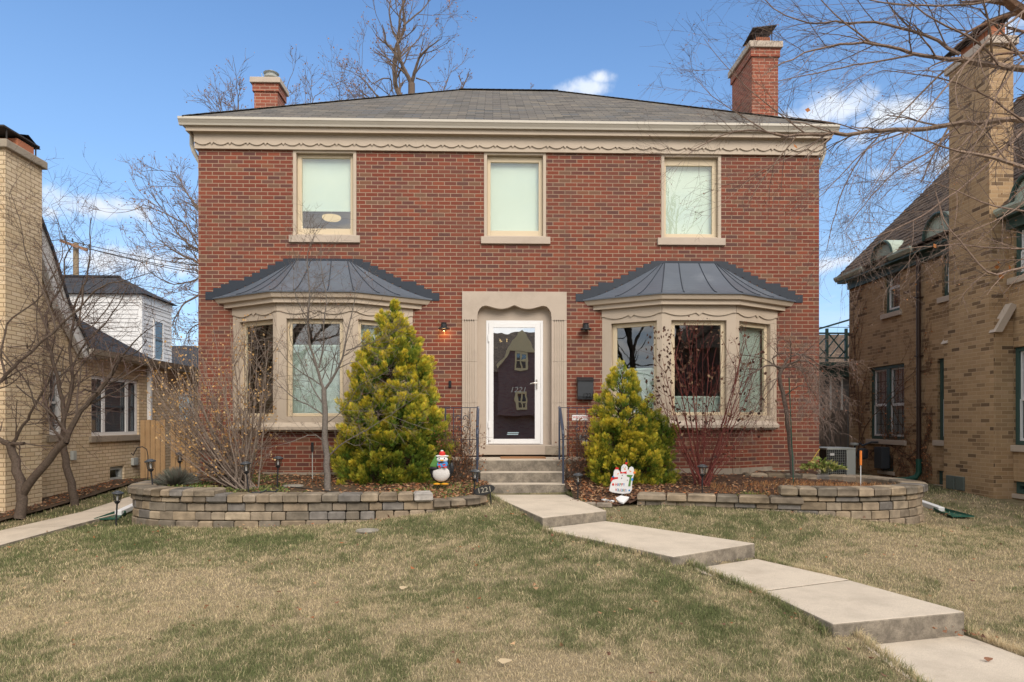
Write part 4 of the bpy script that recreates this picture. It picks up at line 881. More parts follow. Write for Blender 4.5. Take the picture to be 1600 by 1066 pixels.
# ------------------------------------------------------------------ neighbour on the right (tan brick, brown roof)
NX = 8.8
def ny(px): return PYX(px, NX)
def nz(px, py, X=NX): return P(px, py, PYX(px, X))[2]
NY1 = ny(1327); NZE = 5.22
N_ = thing('tan_brick_house', (NX+3, 13, .4), 'tall tan brick house with a steep brown roof and green trim at the right', 'house')
SHEER = plain('sheer_curtain', (.74, .73, .70), .8)
nh = []   # (y near, y far, z0, z1)
def win_span(pa, pb): return ny(pb), ny(pa)
wins = []
a, b = win_span(1359, 1413); wins.append((a, b, nz(1386, 687), nz(1386, 571), 'double'))
a, b = win_span(1382, 1406); wins.append((a, b, nz(1394, 488), nz(1394, 409), 'upper'))
wins.append((12.75, ny(1472), nz(1478, 463), nz(1478, 372), 'upper'))
wins.append((12.95, ny(1465), nz(1470, 688), nz(1470, 560), 'slim'))
wins.append((10.2, 11.32, nz(1598, 696), nz(1598, 541), 'double'))
wins.append((10.3, 11.30, nz(1598, 430), nz(1598, 350), 'upper'))
a, b = win_span(1376, 1396); wins.append((a, b, .56, .93, 'cellar'))
wins.append((13.0, ny(1464), .42, .70, 'cellar'))
wins.append((10.4, 11.3, .45, .66, 'cellar'))
Y0n = 7.5
m = MB(); holes_wall(m, (NX, NY1, 0), (0, -1, 0), NY1-Y0n, .2, NZE, [(NY1-b, NY1-a, c, d) for a, b, c, d, _ in wins], .14, (1, 0, 0))
holes_wall(m, (NX+9, NY1, 0), (-1, 0, 0), 9, .2, NZE, [], .1, (0, -1, 0)); m.add([(NX, Y0n, .2), (NX+9, Y0n, .2), (NX+9, Y0n, NZE), (NX, Y0n, NZE)], [(0, 1, 2, 3)])
m.add([(NX, NY1, NZE), (NX+9, NY1, NZE), (NX+4.5, NY1, NZE+4.5)], [(1, 0, 2)]); m.build('wall', TAN, N_)
m = MB(); m.box(NX+.14, NX+5, Y0n+.1, NY1-.1, 3.7, 3.9); m.box(NX+2.2, NX+2.3, Y0n+.1, NY1-.1, .3, 5.2); m.box(NX+.14, NX+5, Y0n+.1, NY1-.1, .25, .4); m.build('inner_wall', ROOMW, N_)
for (a, b, c, d, kind) in wins:
    o = (NX+.05, b, 0); tx = (0, -1, 0); nn = (1, 0, 0); L = b-a
    m = MB(); frame(m, o, tx, nn, .003, L-.003, c+.003, d-.003, .07, .09)
    if kind == 'double': m.prism([(L/2-.06, c+.08), (L/2+.06, c+.08), (L/2+.06, d-.08), (L/2-.06, d-.08)], (NX+.045, b, 0), tx, (0, 0, 1), nn, .09)
    wf = m.build('window', GREEN, N_)
    if kind == 'cellar':
        m = MB(); slab(m, o, tx, nn, .07, L-.07, c+.07, d-.07, .06, .065); m.build('pane', GLASSN, wf)
        m = MB()
        for q in (.33, .66): slab(m, o, tx, nn, .07+(L-.14)*q-.008, .07+(L-.14)*q+.008, c+.07, d-.07, .05, .058)
        m.build('muntins', GREEN, wf); m = MB(); slab(m, (NX-.04, b, 0), tx, nn, -.06, L+.06, c-.07, c-.002, 0, .12); m.build('sill', LIME, wf); continue
    spans = [(.075, L/2-.065), (L/2+.065, L-.075)] if kind == 'double' else [(.075, L-.075)]
    zm = (c+d)/2 if kind != 'double' else c+(d-c)*.47
    for (p, q) in spans:
        m = MB(); frame(m, (NX+.07, b, 0), tx, nn, p, q, c+.075, zm, .03, .03, bot=.04); frame(m, (NX+.085, b, 0), tx, nn, p, q, zm+.002, d-.075, .03, .03); m.build('sash', WHITES, wf)
        m = MB(); slab(m, o, tx, nn, p+.03, q-.03, c+.1, d-.1, .06, .064); m.build('pane', GLASSN, wf)
        m = MB()
        for k in (1, 2): x = p+(q-p)*k/3; slab(m, o, tx, nn, x-.007, x+.007, c+.1, d-.1, .068, .076)
        for k in (1, 2, 3, 4, 5): z = c+.1+(d-c-.2)*k/6; slab(m, o, tx, nn, p+.03, q-.03, z-.006, z+.006, .069, .075)
        m.build('muntins', DKGREY, wf)
        m = MB(); z = c+.1
        if kind != 'upper':
            for k in range(16): x = p+(q-p)*k/16; slab(m, (NX+.135+.010*(k % 2), b, 0), tx, nn, x, x+(q-p)/16-.001, c+.05, d-.05, .0, .008)
            m.build('curtain', SHEER, wf)
    m = MB(); slab(m, (NX-.05, b, 0), tx, nn, -.09, L+.09, c-.11, c-.002, 0, .16); m.build('sill', LIME, wf, bevel=.008)
# roof: gable running along the side wall
zr = NZE+4.55; ex = NX-.22
m = MB(); yA, yB = Y0n, NY1+.25
m.add([(ex, yB, NZE+.02), (ex, yA, NZE+.02), (NX+4.5, yA, zr+.1), (NX+4.5, yB, zr+.1), (NX+9.2, yA, NZE+.02), (NX+9.2, yB, NZE+.02)], [(0, 1, 2, 3), (3, 2, 4, 5)])
m.add([(ex, yB, NZE-.06), (ex, yA, NZE-.06), (NX+4.5, yA, zr), (NX+4.5, yB, zr), (NX+9.2, yA, NZE-.06), (NX+9.2, yB, NZE-.06)], [(3, 2, 1, 0), (5, 4, 2, 3)]); 
rf = m.build('roof', BSHIN, N_)
m = MB(); rr = random.Random(5); sl_ = math.atan2(zr+.1-NZE, 4.72)
for k in range(38):     # courses as real overlapping rows so that the roof edge is ragged
    f0 = k/38; x = ex+(NX+4.5-ex)*f0; z = NZE+.03+(zr+.07-NZE)*f0; dx_ = (NX+4.5-ex)/38*1.05; dz_ = (zr+.07-NZE)/38*1.05; y = yA
    while y < yB-.05:
        wd = rr.uniform(.14, .3); y2 = min(y+wd, yB); lift = rr.uniform(.012, .034); s_ = rr.uniform(-.012, .012)
        m.add([(x+s_, y, z+lift+s_), (x+s_, y2-.006, z+lift+s_), (x+dx_, y2-.006, z+dz_+.004), (x+dx_, y, z+dz_+.004), (x+s_, y, z-.01), (x+s_, y2-.006, z-.01)], [(3, 2, 1, 0), (1, 5, 4, 0), (0, 4, 3), (1, 2, 5)], None); y = y2
m.build('roof_shingles', BSHIN, rf)
m = MB()
gy_ = [(yB, 15.6), (14.55, 13.75), (12.5, Y0n)]
for a, b in gy_: m.prism([(0, NZE-.07), (-.06, NZE-.07), (-.11, NZE+.0), (-.11, NZE+.045), (0, NZE+.03)], (ex+.06, b, 0), (1, 0, 0), (0, 0, 1), (0, 1, 0), a-b)
m.build('gutter', COPPER, N_)
m = MB(); m.box(NX-.2, NX-.002, Y0n, NY1+.2, NZE-.12, NZE-.08); m.box(NX-.05, NX-.003, Y0n, NY1, NZE-.30, NZE-.12); m.build('soffit', GREEN, N_)
def dormer(y0, y1, zc):
    yc, r_ = (y0+y1)/2, (y1-y0)/2+.12; m = MB(); n = 14
    arc = [(yc+r_*math.cos(math.pi*i/n), zc+.42*math.sin(math.pi*i/n)) for i in range(n+1)]
    face = [(NX-.18, y, z) for y, z in arc]; m.add(face+[(NX-.18, y0-.12, zc-.02), (NX-.18, y1+.12, zc-.02)][::1], [tuple(range(n+1))])
    back = [(NX+.9, y, z) for y, z in arc]; k = len(m.v); out = [(NX-.24, y+(y-yc)*.08, z+.035) for y, z in arc]; bk = [(NX+.9, y+(y-yc)*.08, z+.035) for y, z in arc]
    m.add(out+bk, [(i, i+1, n+2+i, n+1+i) for i in range(n)]); d_ = m.build('dormer', COPPER, rf)
    m = MB(); m.tube([(NX-.235, y, z+.01) for y, z in arc], .03, 6); m.build('dormer_edge', GREEN, d_)
dormer(wins[1][0], wins[1][1], NZE-.02); dormer(wins[2][0]-.1, wins[2][1]+.1, NZE+.03); dormer(10.45, 10.95, NZE+.0)
# big chimney
CX = 8.46; cn, cf = PYX(1546, CX), PYX(1483, CX); cfl = PYX(1475, CX)
ct = nz(1543, 72, CX)
m = MB(); m.box(CX, CX+.42, cn, cf, 3.4, ct); m.box(CX, NX-.003, cn-.10, cfl, .2, 3.4); c_ = m.build('chimney', TAN, N_)
m = MB(); m.box(CX-.012, NX-.004, cn-.115, cfl+.01, .2, nz(1516, 742, CX)); m.build('soldier_base', TAN, c_)
B('chimney_cap', LIME, c_, (CX-.06, CX+.48, cn-.06, cf+.06, ct, ct+.14), bevel=.015)
m = MB(); m.prism([(CX-.03, 3.17), (CX+.10, 3.17), (NX+.02, 3.62), (NX-.08, 3.66)], (0, cn-.17, 0), (1, 0, 0), (0, 0, 1), (0, 1, 0), .15); m.build('shoulder_stone', LIME, c_)
m = MB(); m.prism([(CX-.04, 3.12), (CX+.10, 3.12), (CX+.10, 3.32)], (0, cfl-.12, 0), (1, 0, 0), (0, 0, 1), (0, 1, 0), .16); m.build('shoulder_stone', LIME, c_)
for ya, yb, h in ((cn+.08, cn+.40, .28), (cn+.50, cn+.80, .2)): B('flue', CLAY, c_, (CX+.06, CX+.34, ya, yb, ct+.14, ct+.14+h), bevel=.01)
m = MB(); z = ct+.5; m.add([(CX-.12, cf+.05, z-.17), (CX-.12, cn-.05, z-.12), (CX+.50, cn-.08, z+.10), (CX+.50, cf+.05, z+.02), (CX-.12, cf+.05, z-.19), (CX-.12, cn-.05, z-.14), (CX+.50, cn-.08, z+.08), (CX+.50, cf+.05, z)], [(0, 1, 2, 3), (7, 6, 5, 4), (0, 4, 5, 1), (1, 5, 6, 2), (2, 6, 7, 3), (3, 7, 4, 0)])
for x in (CX+.03, CX+.36):
    for y in (cn+.06, cf-.1): m.tube([(x, y, ct+.14), (x, y, z-.04)], .012, 5)
m.build('spark_hood', RUST, c_)
for k, (pa, pb) in enumerate(((1481, 1494), (1496, 1509))):
    vb = B('vent_cover', plain('vent_green', (.11, .13, .115), .6), c_, (CX-.04, CX-.001, PYX(pb, CX), PYX(pa, CX), .42, .67), bevel=.01)
dy = PYX(1433.5, 8.7)
m = MB(); m.tube([(8.62, dy, NZE-.02), (8.72, dy, NZE-.25), (8.73, dy, .85)], .042, 10); dsp = m.build('downspout', BROWNP, N_)
m = MB(); m.tube([(8.73, dy, .90), (8.73, dy, .62), (8.68, dy+.02, .52), (8.5, dy+.05, .47), (8.25, dy+.1, .46)], .055, 10); m.build('downspout_boot', PGREEN, dsp)
m = MB()
for z in (4.2, 3.0, 1.95): m.box(8.67, 8.8, dy-.055, dy+.055, z, z+.02)
m.build('strap', BROWNP, dsp)
# sun porch behind
py0 = 20.0
m = MB(); m.box(PX(1262, py0), 12, py0, py0+3, .3, PZ(586, py0)-.001); 
sp = m.build('sun_porch', SCREEN, N_)
m = MB(); x0 = PX(1262, py0)-.1
m.box(x0, 12, py0-.12, py0+3, PZ(588, py0), PZ(574, py0)); m.box(x0-.1, 12, py0-.28, py0+3, PZ(572, py0), PZ(566, py0)); m.build('cornice', GREEN, sp)
m = MB()
for px in (1280, 1298, 1315.5, 1332): x = PX(px, py0-.02); m.box(x-.025, x+.025, py0-.03, py0-.001, .5, PZ(588, py0))
m.build('screen_post', WHITES, sp)
zt, zb_ = PZ(519, py0), PZ(562, py0)
m = MB()
for px in (1271, 1292, 1322, 1345): x = PX(px, py0-.15); m.box(x-.035, x+.035, py0-.19, py0-.12, zb_-.05, zt+.12)
for z in (zt-.02, zb_+.06): m.bar((x0, py0-.155, z), (12, py0-.155, z), .05, .045)
xs_ = [x0+.0, PX(1292, py0), PX(1322, py0), PX(1345, py0)]
for i in range(3):
    xa, xb = xs_[i], xs_[i+1]; H_ = zt-zb_-.1
    m.bar((xa, py0-.155, zb_+.08), (xb, py0-.155, zt-.04), .03, .03); m.bar((xa, py0-.125, zt-.04), (xb, py0-.125, zb_+.08), .03, .03)
    m.bar(((xa+xb)/2, py0-.155, zb_+.08), (xb, py0-.155, (zt+zb_)/2), .03, .03); m.bar((xa, py0-.125, (zt+zb_)/2), ((xa+xb)/2, py0-.125, zt-.04), .03, .03)
# raking handrail up to the wall
m.bar((x0, py0-.16, zt+.0), (PX(1330, py0), py0-.16, zt+.42), .045, .05); m.build('railing', GREEN, sp)
# far reddish roof behind the porch railing
fh = thing('far_house', (14, 34, .5), 'distant house with a pale brick wall and brown roof seen through the green porch railing', 'house')
B('wall', TAN, fh, (13, 22, 34, 42, .3, 4.4)); m = MB(); m.add([(12.6, 33.6, 4.35), (22.4, 33.6, 4.35), (20, 38, 6.6), (15, 38, 6.6), (12.6, 42.4, 4.35), (22.4, 42.4, 4.35)], [(0, 1, 2, 3), (3, 2, 5, 4), (1, 5, 2), (0, 3, 4)]); m.build('roof', BSHIN, fh)
# dark wood fence between the houses, right
def fence(y, xa, xb, z0, z1, mat, label, w_=.14, gap=None, cat='fence', posts=()):
    e = thing('wooden_fence', ((xa+xb)/2, y, z0), label, cat); m = MB(); x = xa
    while x < xb-.02:
        x2 = min(x+w_, xb)
        if not (gap and gap[0] < (x+x2)/2 < gap[1]): j = random.uniform(-.02, .02); m.box(x, x2-.013, y+random.uniform(0, .004), y+.022, z0+random.uniform(0, .02), z1+j)
        x = x2
    m.build('boards', mat, e)
    m = MB()
    for z in (z0+.25, z1-.25): 
        if gap: m.box(xa, gap[0], y+.0265, y+.065, z-.04, z+.04); m.box(gap[1], xb, y+.0265, y+.065, z-.04, z+.04)
        else: m.box(xa, xb, y+.0265, y+.065, z-.04, z+.04)
    m.build('rail', mat, e)
    for px in posts: B('post', mat, e, (px-.045, px+.045, y-.06, y-.001, z0, z1+.03))
    return e
fence(16.6, 5.85, 8.75, .35, PZ(641, 16.6, 1300), OLDWOOD, 'dark weathered board fence between the red house and the tan house', .13)
# air conditioner
ya = 14.0; x0, x1 = PX(1292, ya), PX(1337, ya); z1, z0 = PZ(700, ya, 1310), .47
ac = thing('air_conditioner', ((x0+x1)/2, ya+.3, z0), 'grey outdoor air conditioner unit standing by the corner of the tan house', 'air conditioner')
B('concrete_pad', CONCD, ac, (x0-.1, x1+.1, ya-.1, ya+.85, z0-.1, z0))
B('core', BLACK, ac, (x0+.02, x1-.2, ya+.02, ya+.68, z0+.03, z1-.04))
m = MB(); m.box(x0-.005, x1, ya-.012, ya+.72, z1-.035, z1); m.box(x0-.005, x1, ya-.012, ya+.72, z0, z0+.03); m.build('top_panel', GREYM, ac, bevel=.006)
m = MB(); m.box(x1-.19, x1, ya-.01, ya+.7, z0+.031, z1-.036); m.build('service_panel', GREYM, ac, bevel=.01)
m = MB(); 
for k in range(11): x = x0+(x1-.19-x0)*k/10; m.bar((x, ya-.004, z0+.03), (x, ya-.004, z1-.035), .005, .005)
for k in range(12): z = z0+.03+(z1-z0-.065)*k/11; m.bar((x0, ya-.012, z), (x1-.19, ya-.012, z), .005, .004)
m.build('grille', GREYM, ac)
B('badge', WHITE, ac, (x0+.06, x0+.15, ya-.02, ya-.0135, z1-.16, z1-.11), bevel=.004)
# gas meter
gm = thing('gas_meter', (8.4, 15.6, .7), 'grey gas meter with pipes on the tan wall beside the air conditioner', 'gas meter'); gy_ = PYX(1348, 8.45)
m = MB(); m.lathe([(.05, -.13), (.13, -.1), (.14, 0), (.13, .1), (.05, .13)], (8.45, gy_, .93), 14, .9, .7); m.build('meter_body', DKGREY, gm, smooth=False)
m = MB(); m.tube([(8.35, gy_+.15, .5), (8.35, gy_+.15, 1.1), (8.45, gy_+.1, 1.17), (8.45, gy_, 1.12)], .022, 8); m.tube([(8.45, gy_, 1.12), (8.6, gy_-.1, 1.2), (8.78, gy_-.1, 1.2)], .022, 8); m.build('pipe', DKGREY, gm)
m = MB(); m.lathe([(.09, -.02), (.1, 0), (.09, .03), (.02, .04)], (8.35, gy_+.17, 1.14), 12); m.build('regulator', GREYM, gm)
B('box', DKGREY, gm, (8.6, 8.79, gy_-.5, gy_-.2, .62, 1.1), bevel=.01)
# ------------------------------------------------------------------ neighbour on the left (yellow brick)
LX = -7.8
def ly(px): return PYX(px, LX)
def lz(px, py, X=LX): return P(px, py, PYX(px, X))[2]
Ln = thing('yellow_brick_house', (-10, 12, .3), 'yellow brick house with tall chimney, white rake board and low dark roof', 'house')
EVY = ly(126); EVZ = 2.97
lw = [(ly(77), ly(98.5), lz(88, 680), lz(88, 578), 'side'), (ly(142.5), ly(217), lz(180, 680.5), lz(180, 590), 'triple'), (ly(171.5), ly(194), .43, .74, 'cellar')]
lw += [(17.2, 18.2, 1.4, 2.4, 'side')]
m = MB(); holes_wall(m, (LX, 7.0, 0), (0, 1, 0), 15, -.1, EVZ, [(a-7.0, b-7.0, c, d) for a, b, c, d, _ in lw], .12, (-1, 0, 0))
gab = [(7.0, EVZ), (EVY, EVZ), (12.35, 3.75), (11.85, 4.62), (11.4, 5.25), (10.9, 5.65), (10.5, 5.75), (9.8, 5.5), (9.0, 4.7)]
m.add([(LX, y, z) for y, z in gab], [tuple(range(len(gab)))]); m.build('wall', YEL, Ln)
m = MB(); m.box(LX-2.4, LX-2.3, 7, 21, 0, 3); m.box(LX-2.3, LX-.13, 7, 21, 2.75, 2.8); m.box(LX-2.3, LX-.13, 7, 21, 1.0, 1.05); m.build('inner_wall', ROOMW, Ln)
for (a, b, c, d, kind) in lw:
    L = b-a; o = (LX-.04, a, 0); tx = (0, 1, 0); nn = (-1, 0, 0)
    m = MB(); frame(m, o, tx, nn, .003, L-.003, c+.003, d-.003, .07, .09)
    cuts = [L*.27, L*.76] if kind == 'triple' else []
    for q in cuts: m.prism([(q-.045, c+.07), (q+.045, c+.07), (q+.045, d-.07), (q-.045, d-.07)], (LX-.035, a, 0), tx, (0, 0, 1), nn, .08)
    wf = m.build('window', WHITE if kind != 'cellar' else GREYM, Ln)
    sp_ = [(.07, cuts[0]-.045), (cuts[0]+.045, cuts[1]-.045), (cuts[1]+.045, L-.07)] if cuts else [(.07, L-.07)]
    for p, q in sp_:
        m = MB(); zm = (c+d)/2
        if kind != 'cellar': slab(m, o, tx, nn, p, q, zm-.02, zm+.02, .02, .05); frame(m, (LX-.06, a, 0), tx, nn, p+.001, q-.001, c+.071, d-.071, .022, .03); m.build('sash', DKGREY if kind == 'triple' else WHITES, wf)
        m = MB(); slab(m, o, tx, nn, p+.01, q-.01, c+.075, d-.075, .052, .056); m.build('pane', GLASSN, wf)
        if kind != 'cellar':
            m = MB(); z = c+.08
            while z < d-.08: slab(m, (LX-.12, a, 0), tx, nn, p, q, z, z+.019, 0, .003); z += .026
            m.build('blind', BLINDD, wf)
    m = MB(); slab(m, (LX+.05, a, 0), tx, nn, -.08, L+.1, c-.12, c-.002, 0, .16); m.build('sill', CONCD, wf, bevel=.006)
# rake board and gable roof
m = MB(); rk = [(EVY+.16, 2.86), (12.52, 3.78), (12.02, 4.68), (11.55, 5.36), (11.0, 5.80), (10.5, 5.92)]; rk0 = [(EVY-.12, 2.86), (12.27, 3.66), (11.78, 4.50), (11.32, 5.13), (10.86, 5.50), (10.5, 5.60)]
for i in range(5): m.prism([rk0[i], rk[i], rk[i+1], rk0[i+1]], (LX+.16, 0, 0), (0, 1, 0), (0, 0, 1), (-1, 0, 0), .12)
m.build('rake_board', WHITES, Ln)
m = MB()
for i in range(5): (a, b), (c, d) = rk[i], rk[i+1]; m.add([(LX+.2, a+.02, b+.01), (LX+.2, c+.02, d+.02), (LX-5, c+.02, d+.02), (LX-5, a+.02, b+.01), (LX+.2, a-.02, b-.04), (LX+.2, c-.02, d-.03)], [(0, 1, 2, 3), (1, 0, 4, 5)])
m.add([(LX+.2, 10.52, 5.94), (LX+.2, 7, 5.0), (LX-5, 7, 5.0), (LX-5, 10.52, 5.94)], [(0, 1, 2, 3)]); rfL = m.build('roof', DSHIN, Ln)
# rear wing roof, hipped at the far end
e0, e1 = EVY-.1, ly(236); z_ = EVZ+.03; s_ = 2.6; k_ = .72
m = MB(); m.add([(LX+.22, e0, z_), (LX+.22, e1, z_), (LX+.22-s_, e1-s_, z_+s_*k_), (LX+.22-s_, e0-1, z_+s_*k_), (LX-5, e1, z_), (LX-5, e1-s_, z_+s_*k_)], [(0, 1, 2, 3), (1, 4, 5, 2)])
m.add([(LX+.22, e1, z_-.01), (LX+.22, 21.5, z_-.01), (LX-4, 21.5, z_-.01), (LX-4, e1, z_-.01)], [(0, 1, 2, 3)]); m.build('wing_roof', DSHIN, Ln)
m = MB(); m.box(LX+.03, LX+.21, e0+.1, 21.5, EVZ-.06, EVZ+.02); m.prism([(0, EVZ-.03), (.05, EVZ-.03), (.10, EVZ+.07), (0, EVZ+.06)], (LX+.211, e0, 0), (1, 0, 0), (0, 0, 1), (0, 1, 0), 9); m.build('gutter', GUT, Ln)
m = MB(); y_ = ly(229.5); m.box(LX+.02, LX+.10, y_-.04, y_+.04, 1.7, EVZ-.03); m.build('downspout', WHITE, Ln)
# chimney
cX = -7.5; cfy, cny = PYX(65.5, cX), PYX(8, cX); ct = P(62, 262, PYX(62, cX))[2]
m = MB(); m.box(LX+.001, cX, cny, cfy, -.05, ct); c_ = m.build('chimney', YEL, Ln)
m = MB(); m.box(LX-.5, LX-.001, cny, cfy, 4, ct); m.build('chimney_back', YEL, c_)
B('chimney_cap', CONCD, c_, (LX-.56, cX+.06, cny-.06, cfy+.06, ct, ct+.13), bevel=.015)
B('flue', CLAY, c_, (LX-.35, cX-.05, cfy-.52, cfy-.12, ct+.13, ct+.30), bevel=.01)
m = MB(); z = ct+.34; m.box(LX-.45, cX-.02, cny+.0, cfy-.02, z, z+.025); m.add([(LX-.45, cfy-.5, z+.03), (cX-.02, cfy-.5, z+.03), (cX-.02, cfy-.3, z+.10), (LX-.45, cfy-.3, z+.10), (cX-.02, cfy+.0, z-.02), (LX-.45, cfy+.0, z-.02)], [(0, 1, 2, 3), (3, 2, 4, 5), (1, 0, 5, 4)])
for y in (cny+.1, cfy-.08): m.tube([(cX-.05, y, ct+.13), (cX-.05, y, z)], .012, 5)
m.build('spark_hood', RUST, c_)
B('vent_cover', GREYM, Ln, (LX+.001, LX+.06, ly(205)-.02, ly(212), .72, .88), bevel=.008)
B('vent_cover', GREYM, Ln, (LX+.001, LX+.07, ly(109), ly(114), .95, 1.12), bevel=.008)
# white sided building behind
wy = 20.0; xr_ = PX(221, wy); yb_ = PYX(267.5, xr_); zt = PZ(460, wy, 221); zf = PZ(473, wy, 221)
Wn = thing('white_house', (-12, 21, .5), 'white sided upper storey with a dark hipped roof rising behind the yellow brick house', 'house')
m = MB(); z = 2.4; ox = -17.0
while z < zf:
    z2 = min(z+.125, zf)
    m.add([(ox, wy-.02, z), (xr_-.06, wy-.02, z), (xr_-.06, wy-.003, z2), (ox, wy-.003, z2), (ox, wy, z), (xr_-.06, wy, z)], [(0, 1, 2, 3), (1, 0, 4, 5)])
    m.add([(xr_+.02, wy+.06, z), (xr_+.02, yb_, z), (xr_+.003, yb_, z2), (xr_+.003, wy+.06, z2), (xr_, wy+.06, z), (xr_, yb_, z)], [(0, 1, 2, 3), (1, 0, 4, 5)]); z = z2
m.add([(ox, yb_, .5), (xr_, yb_, .5), (xr_, yb_, zf), (ox, yb_, zf)], [(3, 2, 1, 0)])
m.build('siding', WHITES, Wn)
m = MB(); m.box(xr_-.08, xr_+.028, wy-.028, wy+.075, 2.4, zf); m.box(ox, xr_+.03, wy-.03, wy-.001, zf, zt); m.box(xr_+.001, xr_+.03, wy, yb_+.02, zf, zt); m.build('trim_board', WHITE, Wn)
m = MB(); rz = PZ(437, wy+1.6, 150); xk = PX(187, wy+1.2); m.add([(ox, wy-.15, zt), (xr_+.15, wy-.15, zt), (xk, wy+1.2, rz), (ox, wy+1.2, rz), (xr_+.15, yb_+.15, zt), (ox, yb_+.15, zt)], [(0, 1, 2, 3), (1, 4, 2), (4, 5, 3, 2)]); m.box(ox, xk, wy+1.12, wy+1.28, rz-.01, rz+.04); m.build('roof', DSHIN, Wn)
ya_, yb2 = PYX(238, xr_), PYX(254, xr_); za, zb_ = lz(246, 565, xr_), lz(246, 500, xr_)
m = MB(); frame(m, (xr_+.05, ya_, 0), (0, 1, 0), (-1, 0, 0), 0, yb2-ya_, za, zb_, .07, .03); wf = m.build('window', WHITE, Wn)
B('pane', GLASSN, wf, (xr_+.024, xr_+.03, ya_+.07, yb2-.07, za+.07, zb_-.07)); B('blind', plain('dark_room', (.05, .055, .06), .7), wf, (xr_+.021, xr_+.0235, ya_+.07, yb2-.07, za+.07, zb_-.07)); B('sash', DKGREY, wf, (xr_+.031, xr_+.04, ya_+.07, yb2-.07, (za+zb_)/2-.03, (za+zb_)/2+.03))  # this blind is a dark sheet painted as the unlit room behind
# garage behind, between the houses
ga = thing('garage', (-12, 30, .5), 'low grey-roofed garage far behind between the two left houses', 'garage')
B('wall', WHITES, ga, (-16, -8.5, 30, 36, .4, 3.4)); m = MB(); m.add([(-16.3, 29.7, 3.4), (-8.2, 29.7, 3.4), (-8.2, 33, 5.3), (-16.3, 33, 5.3), (-8.2, 36.3, 3.4), (-16.3, 36.3, 3.4)], [(0, 1, 2, 3), (3, 2, 4, 5), (1, 4, 2)]); m.build('roof', DSHIN, ga)
# cedar gate fence
fy = 14.6; fence(fy, PX(219, fy), XL-.02, .42, PZ(657, fy, 240), CEDAR, 'warm cedar board fence with a narrow gap between the yellow house and the red house', .105, gap=(PX(255, fy), PX(263, fy)), posts=())
# utility pole
up = thing('utility_pole', (PX(118, 42), 42, .5), 'wooden utility pole with a crossarm standing far behind the yellow house', 'utility pole')
x = PX(118.5, 42); z1 = PZ(380, 42, 118); m = MB(); m.tube([(x, 42, .3), (x, 42, z1)], [.19, .15], 12); m.build('pole', plain('pole_wood', (.27, .21, .14), .9, .3, 6), up)
a, b = P(99, 378, 42), P(141, 393, 42); m = MB(); m.bar((a[0], 41.7, a[2]), (b[0], 41.7, b[2]), .14, .16); m.build('crossarm', plain('arm_wood', (.30, .17, .11), .9, .3), up)
for px, py in ((101, 374), (113, 379), (130, 385), (139, 388)): q = P(px, py, 41.7); m = MB(); m.lathe([(.03, 0), (.06, .08), (.03, .14), (.05, .2), (.02, .24)], (q[0], 41.7, q[2]+.02), 8); m.build('insulator', DKGREY, up)
m = MB()
for (p, q) in (((103, 374), (-700, 300)), ((103, 375), (620, 402)), ((128, 386), (-700, 420)), ((128, 386), (640, 412)), ((139, 389), (650, 424))):
    A, Bq = Vector(P(*p, 41.7)), Vector(P(*q, 41.7 if q[0] > 0 else 30)); m.tube([tuple(A.lerp(Bq, i/12)-Vector((0, 0, 1.2*math.sin(math.pi*i/12)))) for i in range(13)], .022, 4)
m.build('wire', DKGREY, up)
wr = MB(); A, Bq = Vector(P(1230, 511, 26)), Vector(P(1420, 512, 24)); wr.tube([tuple(A.lerp(Bq, i/8)) for i in range(9)], .012, 4); tag(wr.build('overhead_wire', DKGREY, None), 'single overhead wire crossing between the red house and the tan house', 'wire')
# ------------------------------------------------------------------ house across the street (mirrored in the glass)
Oy = -19.0
Oh = thing('opposite_house', (0, Oy, -.2), 'dark brick house with a cream gable across the street, mirrored in the storm door glass', 'house')
DB = brickmat('dark_brick', .22, .07, .01, [(0, (.26, .11, .09)), (.5, (.34, .17, .13)), (1, (.28, .15, .13))], (.25, .2, .16)); CREAM = plain('cream_boards', (.92, .64, .32), .6, .08, 3)
def MX(px, py, Y):    # where a mirrored feature stands: reflection about the door glass plane
    yp = YD-.03; d = 2*yp-Y; q = P(px, py, d); return q[0], q[2]
gx_, gzt = MX(816, 517, Oy); 
m = MB(); m.box(-9, 9, Oy-9, Oy, -.3, 5.0); m.build('wall', DB, Oh)
m = MB(); m.add([(-9.4, Oy+.3, 4.9), (9.4, Oy+.3, 4.9), (9.4, Oy-4.5, MX(790, 520, Oy-4.5)[1]), (-9.4, Oy-4.5, MX(790, 520, Oy-4.5)[1]), (9.4, Oy-9.3, 4.9), (-9.4, Oy-9.3, 4.9)], [(1, 0, 3, 2), (2, 3, 5, 4)]); m.build('roof', BSHIN, Oh)
g0, g1 = Oy+.6, Oy-3
gw = [MX(px, py, g0) for px, py in ((816, 518), (826, 532), (834, 547), (841, 560), (852, 575), (852, 650), (778, 650), (778, 575), (786, 566), (793, 555), (799, 543), (806, 530))]
m = MB(); m.prism(gw, (0, g0, 0), (1, 0, 0), (0, 0, 1), (0, -1, 0), 3.5); gb = m.build('gable', DB, Oh)
gc = [MX(px, py, g0+.1) for px, py in ((816, 516), (827, 531), (837, 548), (836, 549), (796, 548), (788, 562), (779, 573), (777, 569), (786, 558), (793, 545), (801, 532), (809, 522))]
m = MB(); m.prism(gc, (0, g0+.1, 0), (1, 0, 0), (0, 0, 1), (0, -1, 0), .095); m.build('gable_boards', CREAM, gb)
